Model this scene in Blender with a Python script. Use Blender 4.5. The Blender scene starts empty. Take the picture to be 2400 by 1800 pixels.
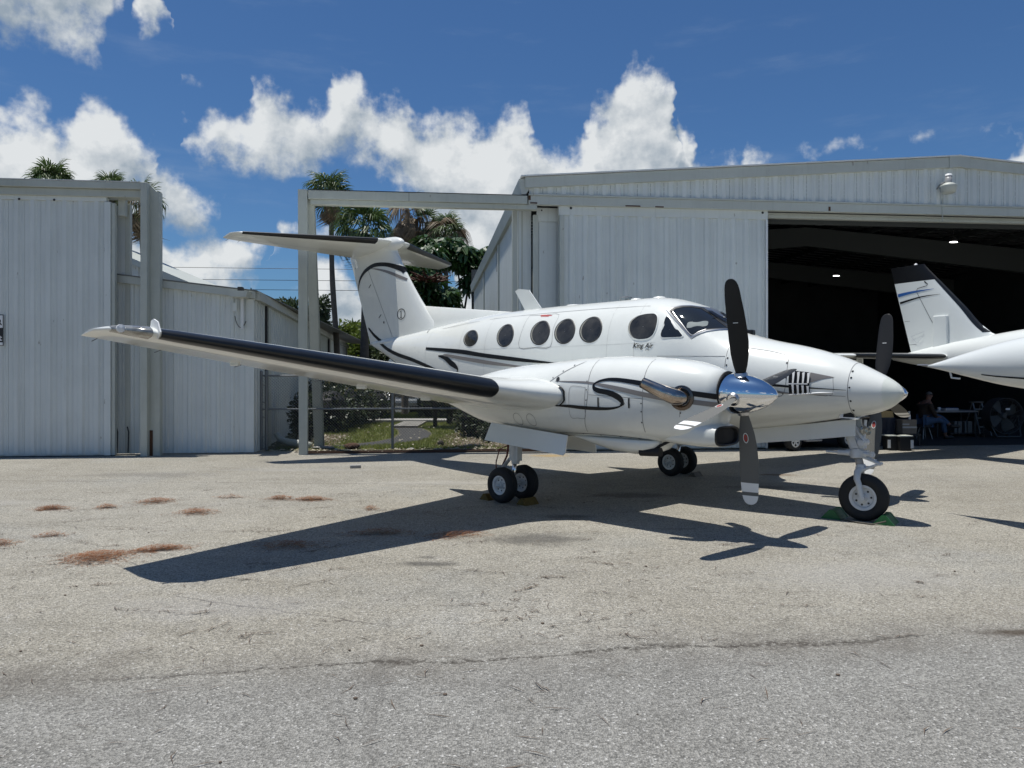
import bpy, math, random
from mathutils import Vector, Matrix
random.seed(11)
SC = bpy.context.scene
COL = SC.collection
R = math.radians

# ---------------------------------------------------------------- camera
cam_d = bpy.data.cameras.new("camera")
cam = bpy.data.objects.new("camera", cam_d)
COL.objects.link(cam)
cam.location = (0, 0, 1.72)
cam.rotation_euler = (R(90), 0, 0)
cam_d.sensor_width = 36
cam_d.lens = 26.85
cam_d.shift_y = -0.0077
cam_d.clip_start = 0.05
cam_d.clip_end = 4000
SC.camera = cam

# ---------------------------------------------------------------- sun, sky, exposure
SUN_DX, SUN_DY = 0.19, -0.022          # ground shift of a shadow per metre of height
SUN_EL = math.atan(1 / math.hypot(SUN_DX, SUN_DY))
sun_d = bpy.data.lights.new("sun", "SUN")
sun_d.energy = 4.9
sun_d.angle = R(0.53)
sun_d.color = (1.0, 0.975, 0.915)
sun = bpy.data.objects.new("sun", sun_d)
COL.objects.link(sun)
sun.location = (-20, 5, 60)
sun.rotation_euler = Vector((SUN_DX, SUN_DY, -1)).to_track_quat("-Z", "Y").to_euler()

SC.view_settings.view_transform = "Standard"
SC.view_settings.look = "None"
SC.view_settings.exposure = 0.0
SC.view_settings.gamma = 1.0
SC.view_settings.use_curve_mapping = False
SC.render.engine = "CYCLES"
SC.cycles.max_bounces = 8
SC.cycles.diffuse_bounces = 4
SC.cycles.glossy_bounces = 4
SC.cycles.transparent_max_bounces = 12
SC.cycles.caustics_reflective = False
SC.cycles.caustics_refractive = False

SKY_STRENGTH = 0.085
W = bpy.data.worlds.new("World")
SC.world = W
W.use_nodes = True
W.cycles.sampling_method = "MANUAL"
W.cycles.sample_map_resolution = 512
wt = W.node_tree
wt.nodes.clear()


class NT_:
    """tiny wrapper for writing node trees"""
    def __init__(s, t):
        s.t = t

    def n(s, typ, **kw):
        nd = s.t.nodes.new(typ)
        for k, v in kw.items():
            setattr(nd, k, v)
        return nd

    def put(s, sock, v):
        if isinstance(v, bpy.types.NodeSocket):
            s.t.links.new(v, sock)
        else:
            sock.default_value = v

    def m(s, op, a, b=0.0, c=None, clamp=False):
        nd = s.n("ShaderNodeMath", operation=op, use_clamp=clamp)
        s.put(nd.inputs[0], a)
        s.put(nd.inputs[1], b)
        if c is not None:
            s.put(nd.inputs[2], c)
        return nd.outputs[0]

    def v(s, op, a, b=(0, 0, 0)):
        nd = s.n("ShaderNodeVectorMath", operation=op)
        s.put(nd.inputs[0], a)
        s.put(nd.inputs[1], b)
        return nd.outputs["Value"] if op in ("LENGTH", "DOT_PRODUCT") else nd.outputs["Vector"]

    def noise(s, vec, scale, detail=4.0, rough=0.55, col=False):
        nd = s.n("ShaderNodeTexNoise")
        s.put(nd.inputs["Vector"], vec)
        nd.inputs["Scale"].default_value = scale
        nd.inputs["Detail"].default_value = detail
        nd.inputs["Roughness"].default_value = rough
        return nd.outputs["Color" if col else "Fac"]

    def ramp(s, f, lo, hi, a=0.0, b=1.0, smooth=True):
        nd = s.n("ShaderNodeMapRange")
        nd.interpolation_type = "SMOOTHSTEP" if smooth else "LINEAR"
        s.put(nd.inputs[0], f)
        s.put(nd.inputs[1], lo)
        s.put(nd.inputs[2], hi)
        s.put(nd.inputs[3], a)
        s.put(nd.inputs[4], b)
        return nd.outputs[0]

    def mix(s, f, a, b, typ="MIX"):
        nd = s.n("ShaderNodeMix", data_type="RGBA", blend_type=typ)
        s.put(nd.inputs[0], f)
        s.put(nd.inputs[6], a)
        s.put(nd.inputs[7], b)
        return nd.outputs[2]


# clouds: each layer is a pair of outlines (upper, lower) over azimuth, broken up by noise.
# outline points are pixel positions on the 2400-wide photograph, turned into angles here
CLOUDS = [
    # big bank along the middle
    ([(-900, 380), (-500, 300), (-250, 340), (-60, 300), (0, 288), (30, 258), (72, 246), (110, 266), (150, 300), (180, 268), (240, 236), (275, 282), (330, 330), (380, 372), (400, 470), (412, 400), (425, 322), (450, 285), (480, 276), (520, 262), (580, 266), (600, 216), (632, 210), (668, 226), (700, 266), (742, 268), (770, 240), (792, 186), (812, 180), (842, 216), (900, 230), (950, 255), (990, 300), (1012, 288), (1060, 278), (1092, 278), (1128, 302), (1150, 286), (1192, 262), (1232, 276), (1252, 300), (1268, 352), (1290, 362), (1340, 346), (1368, 322), (1386, 262), (1420, 236), (1446, 215), (1454, 190), (1480, 160), (1510, 156), (1546, 172), (1575, 215), (1582, 252), (1602, 302), (1596, 340), (1622, 370), (1650, 405), (1690, 392), (1722, 374), (1745, 398), (1762, 345), (1782, 345), (1812, 384), (1840, 450), (1920, 470), (2050, 480), (2200, 480), (2320, 450), (2370, 372), (2400, 325), (2470, 300), (2620, 360), (2900, 330), (3300, 380)],
     [(-900, 640), (-60, 600), (0, 600), (250, 580), (300, 470), (330, 442), (385, 440), (396, 380), (412, 345), (440, 366), (480, 372), (520, 368), (560, 386), (610, 398), (680, 392), (740, 388), (800, 366), (850, 362), (880, 390), (910, 420), (960, 450), (1000, 520), (1050, 640), (1100, 800), (1640, 800), (1700, 800), (3300, 800)]),
    # corner cloud, top left
    ([(-900, -60), (-300, -200), (0, -300), (240, -300), (262, -60), (285, 20), (300, 60), (318, -10), (350, -60), (385, 0), (400, 90), (420, 200), (3300, 200)],
     [(-900, 40), (-300, 60), (0, 78), (100, 86), (150, 96), (200, 104), (235, 92), (250, 50), (285, 0), (302, 0), (318, 20), (345, 66), (370, 56), (392, 20), (420, 150), (3300, 150)]),
    # middle left tufts
    ([(-900, 460), (0, 470), (200, 470), (300, 440), (340, 412), (380, 404), (420, 424), (470, 468), (505, 480), (540, 530), (560, 640), (3300, 640)],
     [(-900, 560), (0, 560), (300, 560), (345, 512), (400, 530), (460, 524), (520, 520), (545, 500), (560, 560), (3300, 560)]),
    # low row above the shed
    ([(-900, 600), (200, 600), (280, 545), (330, 535), (372, 562), (432, 575), (480, 568), (520, 558), (562, 556), (595, 580), (620, 612), (640, 700), (700, 690), (728, 602), (752, 590), (775, 622), (802, 642), (822, 656), (850, 690), (874, 706), (900, 730), (1000, 760), (1300, 740), (3300, 740)],
     [(-900, 730), (200, 700), (330, 720), (420, 715), (500, 690), (560, 680), (606, 660), (630, 620), (640, 640), (700, 650), (735, 780), (800, 860), (900, 860), (3300, 860)]),
    # thin wisps
    ([(-900, 700), (500, 690), (530, 674), (560, 668), (592, 688), (620, 712), (640, 560), (680, 516), (720, 540), (745, 520), (790, 560), (830, 700), (3300, 700)],
     [(-900, 640), (500, 680), (530, 704), (590, 708), (625, 690), (640, 575), (690, 566), (730, 575), (790, 575), (830, 640), (3300, 640)]),
]
AZ0, AZ1, ELM = -.86, .86, .62


def ang(px, py):
    az = math.atan((px - 1200) / 1790)
    return az, math.atan((881.5 - py) / 1790 * math.cos(az))


def curve_node(T, src, pts):
    nd = T.n("ShaderNodeFloatCurve")
    T.put(nd.inputs[1], src)
    c = nd.mapping.curves[0]
    q = []
    for px, py in pts:
        a, e = ang(px, py)
        q.append((min(1, max(0, (a - AZ0) / (AZ1 - AZ0))), min(1, max(0, (e + .02) / ELM))))
    c.points[0].location = q[0]
    c.points[1].location = q[-1]
    for p in q[1:-1]:
        c.points.new(*p)
    for p in c.points:
        p.handle_type = "AUTO_CLAMPED"
    nd.mapping.update()
    return T.m("MULTIPLY_ADD", nd.outputs[0], ELM, -.02)


def noise2(T, vec, scale, detail, rough, col=False):
    nd = T.n("ShaderNodeTexNoise", noise_dimensions="2D")
    T.put(nd.inputs["Vector"], vec)
    nd.inputs["Scale"].default_value = scale
    nd.inputs["Detail"].default_value = detail
    nd.inputs["Roughness"].default_value = rough
    return nd.outputs["Color" if col else "Fac"]


g = bpy.data.node_groups.new("cloud_field", "ShaderNodeTree")
g.interface.new_socket("Vector", in_out="INPUT", socket_type="NodeSocketVector")
g.interface.new_socket("Density", in_out="OUTPUT", socket_type="NodeSocketFloat")
G = NT_(g)
gi = g.nodes.new("NodeGroupInput")
go = g.nodes.new("NodeGroupOutput")
pv = gi.outputs[0]
w1 = G.v("MULTIPLY", G.v("SUBTRACT", noise2(G, pv, 24.0, 3.0, .6, True), (.5, .5, .5)), (.040, .036, 0))
pw = G.v("ADD", pv, w1)
sep = G.n("ShaderNodeSeparateXYZ")
G.put(sep.inputs[0], pw)
azu = G.m("DIVIDE", G.m("SUBTRACT", sep.outputs[0], AZ0), AZ1 - AZ0, clamp=True)
acc = None
for k, (top, bot) in enumerate(CLOUDS):
    ct = curve_node(G, azu, top)
    cbt = curve_node(G, azu, bot)
    a_ = G.m("DIVIDE", G.m("SUBTRACT", ct, sep.outputs[1]), .040 if k < 4 else .03)
    b_ = G.m("DIVIDE", G.m("SUBTRACT", sep.outputs[1], cbt), .050 if k != 1 else .045)
    d_ = G.m("SMOOTH_MIN", a_, b_, .25)
    if k == 4:
        d_ = G.m("SUBTRACT", d_, .12)
    acc = d_ if acc is None else G.m("SMOOTH_MAX", acc, d_, .15)
acc = G.m("MINIMUM", acc, 1.6)
# the same kind of broken cumulus goes on all round the horizon, outside the frame too
side = G.ramp(G.m("ABSOLUTE", sep.outputs[0]), .70, .84)
band = G.m("MULTIPLY", G.ramp(sep.outputs[1], 0.0, .12), G.ramp(sep.outputs[1], .62, .30))
gen = G.m("SUBTRACT", noise2(G, G.v("MULTIPLY", pw, (1, 1.7, 0)), 3.1, 2.0, .5), .5)
gen = G.m("MULTIPLY_ADD", gen, 5.0, .35)
gen = G.m("SUBTRACT", G.m("MULTIPLY", gen, G.m("MULTIPLY", band, side)), G.m("MULTIPLY", side, 1.0))
acc = G.m("ADD", G.m("MULTIPLY", acc, G.m("SUBTRACT", 1.0, side)), gen)
fb = G.m("SUBTRACT", noise2(G, pv, 21.0, 6.0, .60), .5)
acc = G.m("ADD", G.m("MULTIPLY_ADD", fb, G.ramp(acc, -1.0, -.15, 0.0, 1.9), acc), .18)
G.put(go.inputs[0], acc)

K = NT_(wt)
tc = K.n("ShaderNodeTexCoord")
sp = K.n("ShaderNodeSeparateXYZ")
K.put(sp.inputs[0], tc.outputs["Generated"])
azn = K.m("ARCTAN2", sp.outputs[0], sp.outputs[1])
eln = K.m("ARCSINE", sp.outputs[2])
cb = K.n("ShaderNodeCombineXYZ")
K.put(cb.inputs[0], azn)
K.put(cb.inputs[1], eln)
P0 = cb.outputs[0]


def field(vec):
    nd = K.n("ShaderNodeGroup")
    nd.node_tree = g
    K.put(nd.inputs[0], vec)
    return nd.outputs[0]


d0 = field(P0)
d1 = field(K.v("ADD", P0, (-0.010, 0.026, 0)))
alpha = K.ramp(d0, -.14, .74)
up = K.ramp(eln, -0.01, 0.03)
alpha = K.m("MULTIPLY", K.m("MULTIPLY", alpha, up), 0.96)
lit = K.m("MULTIPLY_ADD", K.m("SUBTRACT", d0, d1), .55, 0.50)
big = noise2(K, K.v("MULTIPLY", P0, (1, 1.5, 0)), 13.0, 5.0, .55)
lit = K.m("MULTIPLY_ADD", K.m("SUBTRACT", big, .5), 1.9, lit, clamp=True)
CW = 0.80 / SKY_STRENGTH
ccol = K.mix(lit, (.40 * CW, .48 * CW, .56 * CW, 1), (.96 * CW, .99 * CW, 1.0 * CW, 1))
# thin high cirrus streaks
cir = K.noise(K.v("MULTIPLY", K.v("ADD", P0, (.3, .1, 0)), (2.0, 9.0, 0)), 2.2, 6, .6)
cir = K.m("MULTIPLY", K.ramp(cir, .52, .85), .22)
cir = K.m("MULTIPLY", cir, up)
sky = K.n("ShaderNodeTexSky", sky_type="NISHITA")
sky.sun_disc = False
sky.sun_elevation = SUN_EL
sky.sun_rotation = math.atan2(-SUN_DX, -SUN_DY)
sky.altitude = 0
sky.air_density = 1.0
sky.dust_density = 0.6
sky.ozone_density = 2.2
skyc = K.mix(1.0, sky.outputs[0], (.45, .70, .965, 1), "MULTIPLY")
skyc = K.mix(cir, skyc, (.5 * CW, .6 * CW, .75 * CW, 1))
bg = K.n("ShaderNodeBackground")
bg.inputs["Strength"].default_value = SKY_STRENGTH
K.put(bg.inputs["Color"], K.mix(alpha, skyc, ccol))
wo = K.n("ShaderNodeOutputWorld")
wt.links.new(bg.outputs[0], wo.inputs[0])

# ---------------------------------------------------------------- helpers
class MB:
    """collects faces into one mesh"""
    def __init__(s):
        s.v, s.f, s.mi, s.cur = [], [], [], 0

    def face(s, pts):
        b = len(s.v)
        s.v += [tuple(p) for p in pts]
        s.f.append(tuple(range(b, b + len(pts))))
        s.mi.append(s.cur)

    def box(s, x0, x1, y0, y1, z0, z1):
        b = len(s.v)
        s.v += [(x0, y0, z0), (x1, y0, z0), (x1, y1, z0), (x0, y1, z0), (x0, y0, z1), (x1, y0, z1), (x1, y1, z1), (x0, y1, z1)]
        for q in ((0, 3, 2, 1), (4, 5, 6, 7), (0, 1, 5, 4), (1, 2, 6, 5), (2, 3, 7, 6), (3, 0, 4, 7)):
            s.f.append(tuple(b + i for i in q))
            s.mi.append(s.cur)
        return s

    def grid(s, rows, close=False, flip=False, cap0=False, cap1=False):
        b = len(s.v)
        n = len(rows[0])
        for r in rows:
            s.v += [tuple(p) for p in r]
        for i in range(len(rows) - 1):
            for j in range(n if close else n - 1):
                k = (j + 1) % n
                q = (b + i * n + j, b + i * n + k, b + (i + 1) * n + k, b + (i + 1) * n + j)
                s.f.append(q[::-1] if flip else q)
                s.mi.append(s.cur)
        if cap0:
            q = tuple(b + j for j in range(n))
            s.f.append(q if flip else q[::-1])
            s.mi.append(s.cur)
        if cap1:
            q = tuple(b + (len(rows) - 1) * n + j for j in range(n))
            s.f.append(q[::-1] if flip else q)
            s.mi.append(s.cur)
        return s

    def tube(s, pts, r, n=8, caps=True):
        pts = [Vector(p) for p in pts]
        rs = r if isinstance(r, (list, tuple)) else [r] * len(pts)
        rows = []
        up = None
        for i, p in enumerate(pts):
            a = pts[max(i - 1, 0)]
            c = pts[min(i + 1, len(pts) - 1)]
            t = (c - a).normalized()
            if up is None:
                up = Vector((0, 0, 1)) if abs(t.z) < .9 else Vector((1, 0, 0))
            x = t.cross(up).normalized()
            yv = x.cross(t).normalized()
            up = yv
            rows.append([p + rs[i] * (math.cos(2 * math.pi * k / n) * x + math.sin(2 * math.pi * k / n) * yv) for k in range(n)])
        return s.grid(rows, True, False, caps, caps)

    def lathe(s, prof, origin, axis, n=28):
        """prof: (distance along axis, radius)"""
        o = Vector(origin)
        t = Vector(axis).normalized()
        a = Vector((0, 0, 1)) if abs(t.z) < .9 else Vector((1, 0, 0))
        x = t.cross(a).normalized()
        y = x.cross(t)
        rows = [[o + t * d + r * (math.cos(2 * math.pi * k / n) * x + math.sin(2 * math.pi * k / n) * y) for k in range(n)] for d, r in prof]
        return s.grid(rows, True)

    def prism(s, outline, fn0, fn1):
        """outline list of 2-D points; fn0/fn1 map them to the two end faces"""
        a = [fn0(*p) for p in outline]
        c = [fn1(*p) for p in outline]
        s.face(a[::-1])
        s.face(c)
        n = len(a)
        for i in range(n):
            j = (i + 1) % n
            s.face([a[i], a[j], c[j], c[i]])
        return s

    def mesh(s, name, mats, smooth=False):
        me = bpy.data.meshes.new(name)
        me.from_pydata(s.v, [], s.f)
        for m in (mats if isinstance(mats, (list, tuple)) else [mats]):
            me.materials.append(m)
        if any(s.mi):
            me.polygons.foreach_set("material_index", s.mi)
        if smooth:
            me.polygons.foreach_set("use_smooth", [True] * len(s.f))
        me.update()
        return me

    def build(s, name, mats, parent=None, smooth=False, weld=False, angle=None, bevel=0):
        o = bpy.data.objects.new(name, s.mesh(name, mats, smooth))
        if weld:
            import bmesh
            bm = bmesh.new()
            bm.from_mesh(o.data)
            bmesh.ops.remove_doubles(bm, verts=bm.verts, dist=1e-4)
            bmesh.ops.recalc_face_normals(bm, faces=bm.faces)
            bm.to_mesh(o.data)
            bm.free()
        COL.objects.link(o)
        if parent:
            o.parent = parent
        if bevel:
            md = o.modifiers.new("bevel", "BEVEL")
            md.width = bevel
            md.segments = 2
            md.limit_method = "ANGLE"
        if angle and smooth:
            o.data.set_sharp_from_angle(angle=R(angle))
        return o


def empty(name, loc=(0, 0, 0), rz=0.0, parent=None):
    o = bpy.data.objects.new(name, None)
    o.empty_display_size = .2
    COL.objects.link(o)
    o.location = loc
    o.rotation_euler = (0, 0, rz)
    if parent:
        o.parent = parent
    return o


def tag(o, label=None, cat=None, group=None, kind=None):
    if label:
        o["label"] = label
    if cat:
        o["category"] = cat
    if group:
        o["group"] = group
    if kind:
        o["kind"] = kind
    return o


def inst(name, me, parent=None, loc=(0, 0, 0), rot=(0, 0, 0), scale=None):
    o = bpy.data.objects.new(name, me)
    COL.objects.link(o)
    if parent:
        o.parent = parent
    o.location = loc
    o.rotation_euler = rot
    if scale:
        o.scale = scale
    return o


# ---------------------------------------------------------------- materials
def mat(name, col, rough=.6, metal=0.0, coat=0.0, spec=.5, vary=0.0, vscale=3.0, bump=0.0, bscale=60.0, emit=None, streak=0.0, vcol=None, world=False):
    m = bpy.data.materials.new(name)
    m.use_nodes = True
    t = NT_(m.node_tree)
    b = m.node_tree.nodes["Principled BSDF"]
    b.inputs["Roughness"].default_value = rough
    b.inputs["Metallic"].default_value = metal
    b.inputs["Coat Weight"].default_value = coat
    b.inputs["Coat Roughness"].default_value = .06
    b.inputs["Specular IOR Level"].default_value = spec
    c = (*col, 1)
    tcn = t.n("ShaderNodeTexCoord")
    vec = t.n("ShaderNodeNewGeometry").outputs["Position"] if world else tcn.outputs["Object"]
    if vary or streak:
        k = t.ramp(t.noise(vec, vscale, 6, .65), .3, .7)
        dk = (*(vcol or [x * (1 - .55) for x in col]), 1)
        out = t.mix(t.m("MULTIPLY", k, vary), c, dk)
        if streak:
            st = t.noise(t.v("MULTIPLY", vec, (14, 14, .55)), 1.0, 5, .6)
            out = t.mix(t.m("MULTIPLY", t.ramp(st, .5, .8), streak), out, (*[x * .5 for x in col], 1))
        if world:      # each sheet a shade of its own, scuffs and specks of rust here and there
            rnd = t.n("ShaderNodeObjectInfo").outputs["Random"]
            out = t.mix(t.m("MULTIPLY", rnd, .13), out, (*[x * .55 for x in col], 1))
            sc_ = t.noise(t.v("MULTIPLY", vec, (9, 9, 3)), 1.0, 3, .5)
            out = t.mix(t.m("MULTIPLY", t.ramp(sc_, .72, .76), .55), out, (.16, .13, .10, 1))
        t.put(b.inputs["Base Color"], out)
    else:
        b.inputs["Base Color"].default_value = c
    if bump:
        bn = t.n("ShaderNodeBump")
        bn.inputs["Strength"].default_value = bump
        bn.inputs["Distance"].default_value = .02
        t.put(bn.inputs["Height"], t.noise(vec, bscale, 5, .6))
        t.put(b.inputs["Normal"], bn.outputs[0])
    if emit:
        b.inputs["Emission Color"].default_value = (*emit[0], 1)
        b.inputs["Emission Strength"].default_value = emit[1]
    return m


M = {}
M["paint"] = mat("aircraft_white", (.735, .745, .705), .25, coat=.5, vary=.20, vscale=2.2, vcol=(.60, .60, .55), streak=.06)
M["paint2"] = mat("second_aircraft_white", (.69, .71, .69), .3, coat=.4, vary=.10, vscale=1.6, vcol=(.62, .62, .6))
M["black"] = mat("black_paint", (.007, .007, .008), .35, spec=.3)
M["taupe"] = mat("taupe_paint", (.19, .175, .165), .35, coat=.3)
M["blue"] = mat("blue_paint", (.02, .10, .33), .35, coat=.3)
M["boot"] = mat("deice_rubber", (.008, .0085, .009), .30, vary=.5, vscale=6, vcol=(.016, .017, .018))
M["chrome"] = mat("polished_metal", (.86, .86, .87), .045, metal=1)
M["steel"] = mat("brushed_steel", (.5, .5, .5), .35, metal=1)
M["exhaust"] = mat("heat_stained_steel", (.55, .48, .42), .16, metal=1, vary=.8, vscale=7, vcol=(.27, .21, .165))
M["flange"] = mat("dark_collar", (.16, .13, .11), .25, metal=1)
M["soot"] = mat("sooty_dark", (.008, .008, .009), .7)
M["bladeblack"] = mat("blade_black", (.010, .010, .010), .42, spec=.3)
M["bladegrey"] = mat("blade_grey", (.15, .15, .142), .9, spec=.08)
M["white"] = mat("marking_white", (.78, .78, .77), .4)
M["tyre"] = mat("tyre_rubber", (.013, .013, .014), .75, bump=.15, bscale=90)
M["rim"] = mat("wheel_white", (.70, .71, .71), .38, vary=.25, vscale=14, vcol=(.4, .39, .37))
M["gear"] = mat("gear_white", (.62, .64, .65), .42, vary=.3, vscale=9, vcol=(.36, .36, .35))
M["gearwell"] = mat("gear_well", (.10, .11, .10), .7)
M["hose"] = mat("red_hose", (.12, .02, .015), .5)
M["glass"] = mat("tinted_glass", (.016, .018, .020), .03, spec=.7)
M["cabin"] = mat("cabin_glass", (.017, .017, .016), .04, spec=.6, vary=.8, vscale=3.2, vcol=(.075, .070, .060))  # brown mottling painted into the panes for reflections and cabin interior
M["seal"] = mat("dark_seal", (.03, .03, .03), .5)
M["seam"] = mat("panel_seam", (.16, .16, .16), .6)
M["red"] = mat("red_marking", (.5, .03, .02), .5)
M["clear"] = mat("lamp_lens", (.45, .44, .40), .06, metal=.55, vary=.7, vscale=14, vcol=(.12, .11, .1))
M["radome"] = mat("radome_tip", (.66, .68, .62), .34, coat=.3, vary=.25, vscale=8, vcol=(.55, .57, .5))
M["siding"] = mat("grey_white_siding", (.69, .72, .695), .55, vary=.36, vscale=.9, vcol=(.53, .56, .54), streak=.30, world=True)
M["trim"] = mat("grey_trim", (.52, .54, .49), .5, vary=.35, vscale=1.3, vcol=(.38, .385, .34), streak=.22, world=True)
M["beam"] = mat("beam_paint", (.49, .51, .455), .55, vary=.4, vscale=1.6, vcol=(.35, .36, .31), streak=.24, world=True)
M["roofwhite"] = mat("roof_edge_white", (.74, .75, .74), .4, vary=.2, vscale=2)
M["gap"] = mat("dark_gap", (.03, .03, .032), .8)
M["rust"] = mat("rust", (.085, .042, .022), .85, vary=.6, vscale=20, vcol=(.07, .03, .015))
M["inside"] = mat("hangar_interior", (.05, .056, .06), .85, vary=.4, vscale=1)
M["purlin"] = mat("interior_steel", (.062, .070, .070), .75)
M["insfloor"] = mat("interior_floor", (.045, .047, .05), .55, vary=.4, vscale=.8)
M["concrete"] = mat("pale_concrete", (.34, .33, .31), .85, vary=.4, vscale=4, bump=.2, bscale=40)
M["paver"] = mat("paver_block", (.30, .285, .26), .85, vary=.4, vscale=9)
M["asphalt"] = mat("path_asphalt", (.055, .054, .054), .9, vary=.5, vscale=3, bump=.3, bscale=80)
M["soil"] = mat("soil_lawn", (.075, .085, .025), .95, vary=.7, vscale=2.5, vcol=(.13, .10, .05), bump=.4, bscale=30)
M["gravel"] = mat("leaf_litter_base", (.16, .12, .085), .95, vary=.8, vscale=7, bump=.5, bscale=40)
M["galv"] = mat("galvanised_steel", (.24, .25, .25), .5, metal=.5)
M["wire"] = mat("dark_wire", (.02, .02, .022), .6)
M["bark"] = mat("palm_bark", (.12, .105, .09), .9, vary=.6, vscale=5, bump=.5, bscale=20)
M["bark2"] = mat("tree_bark", (.06, .05, .042), .9, vary=.6, vscale=5, bump=.5, bscale=20)
M["green"] = mat("chock_green", (.012, .13, .035), .5, vary=.5, vscale=16, vcol=(.008, .07, .02))
M["yellow"] = mat("chock_yellow", (.17, .105, .015), .75, vary=.7, vscale=12, vcol=(.06, .04, .012))
M["rope"] = mat("rope", (.10, .09, .07), .9)
M["wood"] = mat("weathered_wood", (.20, .17, .14), .85, vary=.5, vscale=6)
M["carton"] = mat("cardboard", (.24, .20, .16), .85, vary=.3, vscale=5)
M["tape"] = mat("carton_tape", (.45, .45, .45), .4)
M["ochre"] = mat("ochre_box", (.48, .33, .14), .7)
M["bin"] = mat("navy_bin", (.02, .028, .05), .5)
M["skin"] = mat("skin", (.20, .10, .07), .6)
M["shirt"] = mat("brown_shirt", (.035, .022, .014), .85)
M["denim"] = mat("blue_denim", (.05, .095, .17), .85, vary=.4, vscale=9)
M["shoe"] = mat("dark_shoe", (.02, .018, .016), .6)
M["hair"] = mat("grey_hair", (.12, .11, .10), .8)
M["paper"] = mat("paper_white", (.7, .7, .7), .7)
M["binder"] = mat("grey_binder", (.12, .13, .13), .6)
M["carwhite"] = mat("car_white", (.72, .73, .74), .2, coat=.6)
M["carblue"] = mat("car_blue", (.03, .07, .20), .2, coat=.6)
M["carblack"] = mat("car_black", (.012, .012, .014), .25, coat=.5)
M["mirror"] = mat("lamp_grey", (.3, .3, .3), .3)
M["seam_light"] = mat("skin_lap", (.42, .42, .40), .5)
M["reveal"] = mat("window_reveal", (.30, .29, .25), .5)
M["shedroof"] = mat("shed_roof", (.20, .205, .20), .6, vary=.4)
M["visor"] = mat("visor_grey", (.16, .19, .19), .6)
M["tabletop"] = mat("dull_tabletop", (.22, .22, .22), .6)
M["led"] = mat("lit_lamp", (.9, .9, .9), .5, emit=((1.0, .98, .93), 5.0))


def leafmat(name, col, col2, trans=.35, rough=.42, sc=1.3):
    m = bpy.data.materials.new(name)
    m.use_nodes = True
    t = NT_(m.node_tree)
    b = m.node_tree.nodes["Principled BSDF"]
    out = m.node_tree.nodes["Material Output"]
    tcn = t.n("ShaderNodeTexCoord")
    k = t.ramp(t.noise(tcn.outputs["Object"], sc, 5, .7), .32, .68)
    geo = t.n("ShaderNodeNewGeometry")
    k = t.m("MULTIPLY_ADD", geo.outputs["Random Per Island"], .5, t.m("MULTIPLY", k, .6), clamp=True)
    c = t.mix(k, (*col, 1), (*col2, 1))
    t.put(b.inputs["Base Color"], c)
    b.inputs["Roughness"].default_value = rough
    tr = t.n("ShaderNodeBsdfTranslucent")
    t.put(tr.inputs[0], c)
    mx = t.n("ShaderNodeMixShader")
    mx.inputs[0].default_value = trans
    m.node_tree.links.new(b.outputs[0], mx.inputs[1])
    m.node_tree.links.new(tr.outputs[0], mx.inputs[2])
    m.node_tree.links.new(mx.outputs[0], out.inputs[0])
    return m


M["frond"] = leafmat("palm_green", (.036, .075, .020), (.085, .125, .034), .28, .46)
M["frondry"] = leafmat("palm_dry", (.13, .085, .045), (.26, .20, .13), .25, .6)
M["umbrella"] = leafmat("umbrella_leaf", (.016, .042, .011), (.045, .095, .022), .25, .42)
M["flower"] = leafmat("red_flower", (.055, .020, .012), (.09, .03, .016), .2, .7)
M["treeleaf"] = leafmat("tree_leaf", (.030, .050, .022), (.07, .095, .04), .3, .5)
M["lime"] = leafmat("lime_leaf", (.065, .105, .012), (.14, .18, .03), .45, .45)
M["hedge"] = leafmat("hedge_leaf", (.018, .028, .012), (.05, .07, .025), .2, .45)
M["croton"] = leafmat("croton_leaf", (.10, .10, .03), (.18, .17, .08), .3, .5)
M["grass"] = leafmat("grass_blade", (.12, .17, .024), (.25, .28, .06), .3, .6, .9)
M["dead"] = leafmat("dead_leaf", (.36, .32, .25), (.55, .5, .40), .2, .7)
M["needle"] = leafmat("pine_needle", (.17, .066, .022), (.32, .13, .045), .15, .7, 6)
M["twig"] = leafmat("grey_twig", (.07, .055, .045), (.14, .10, .07), .0, .9)

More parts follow.
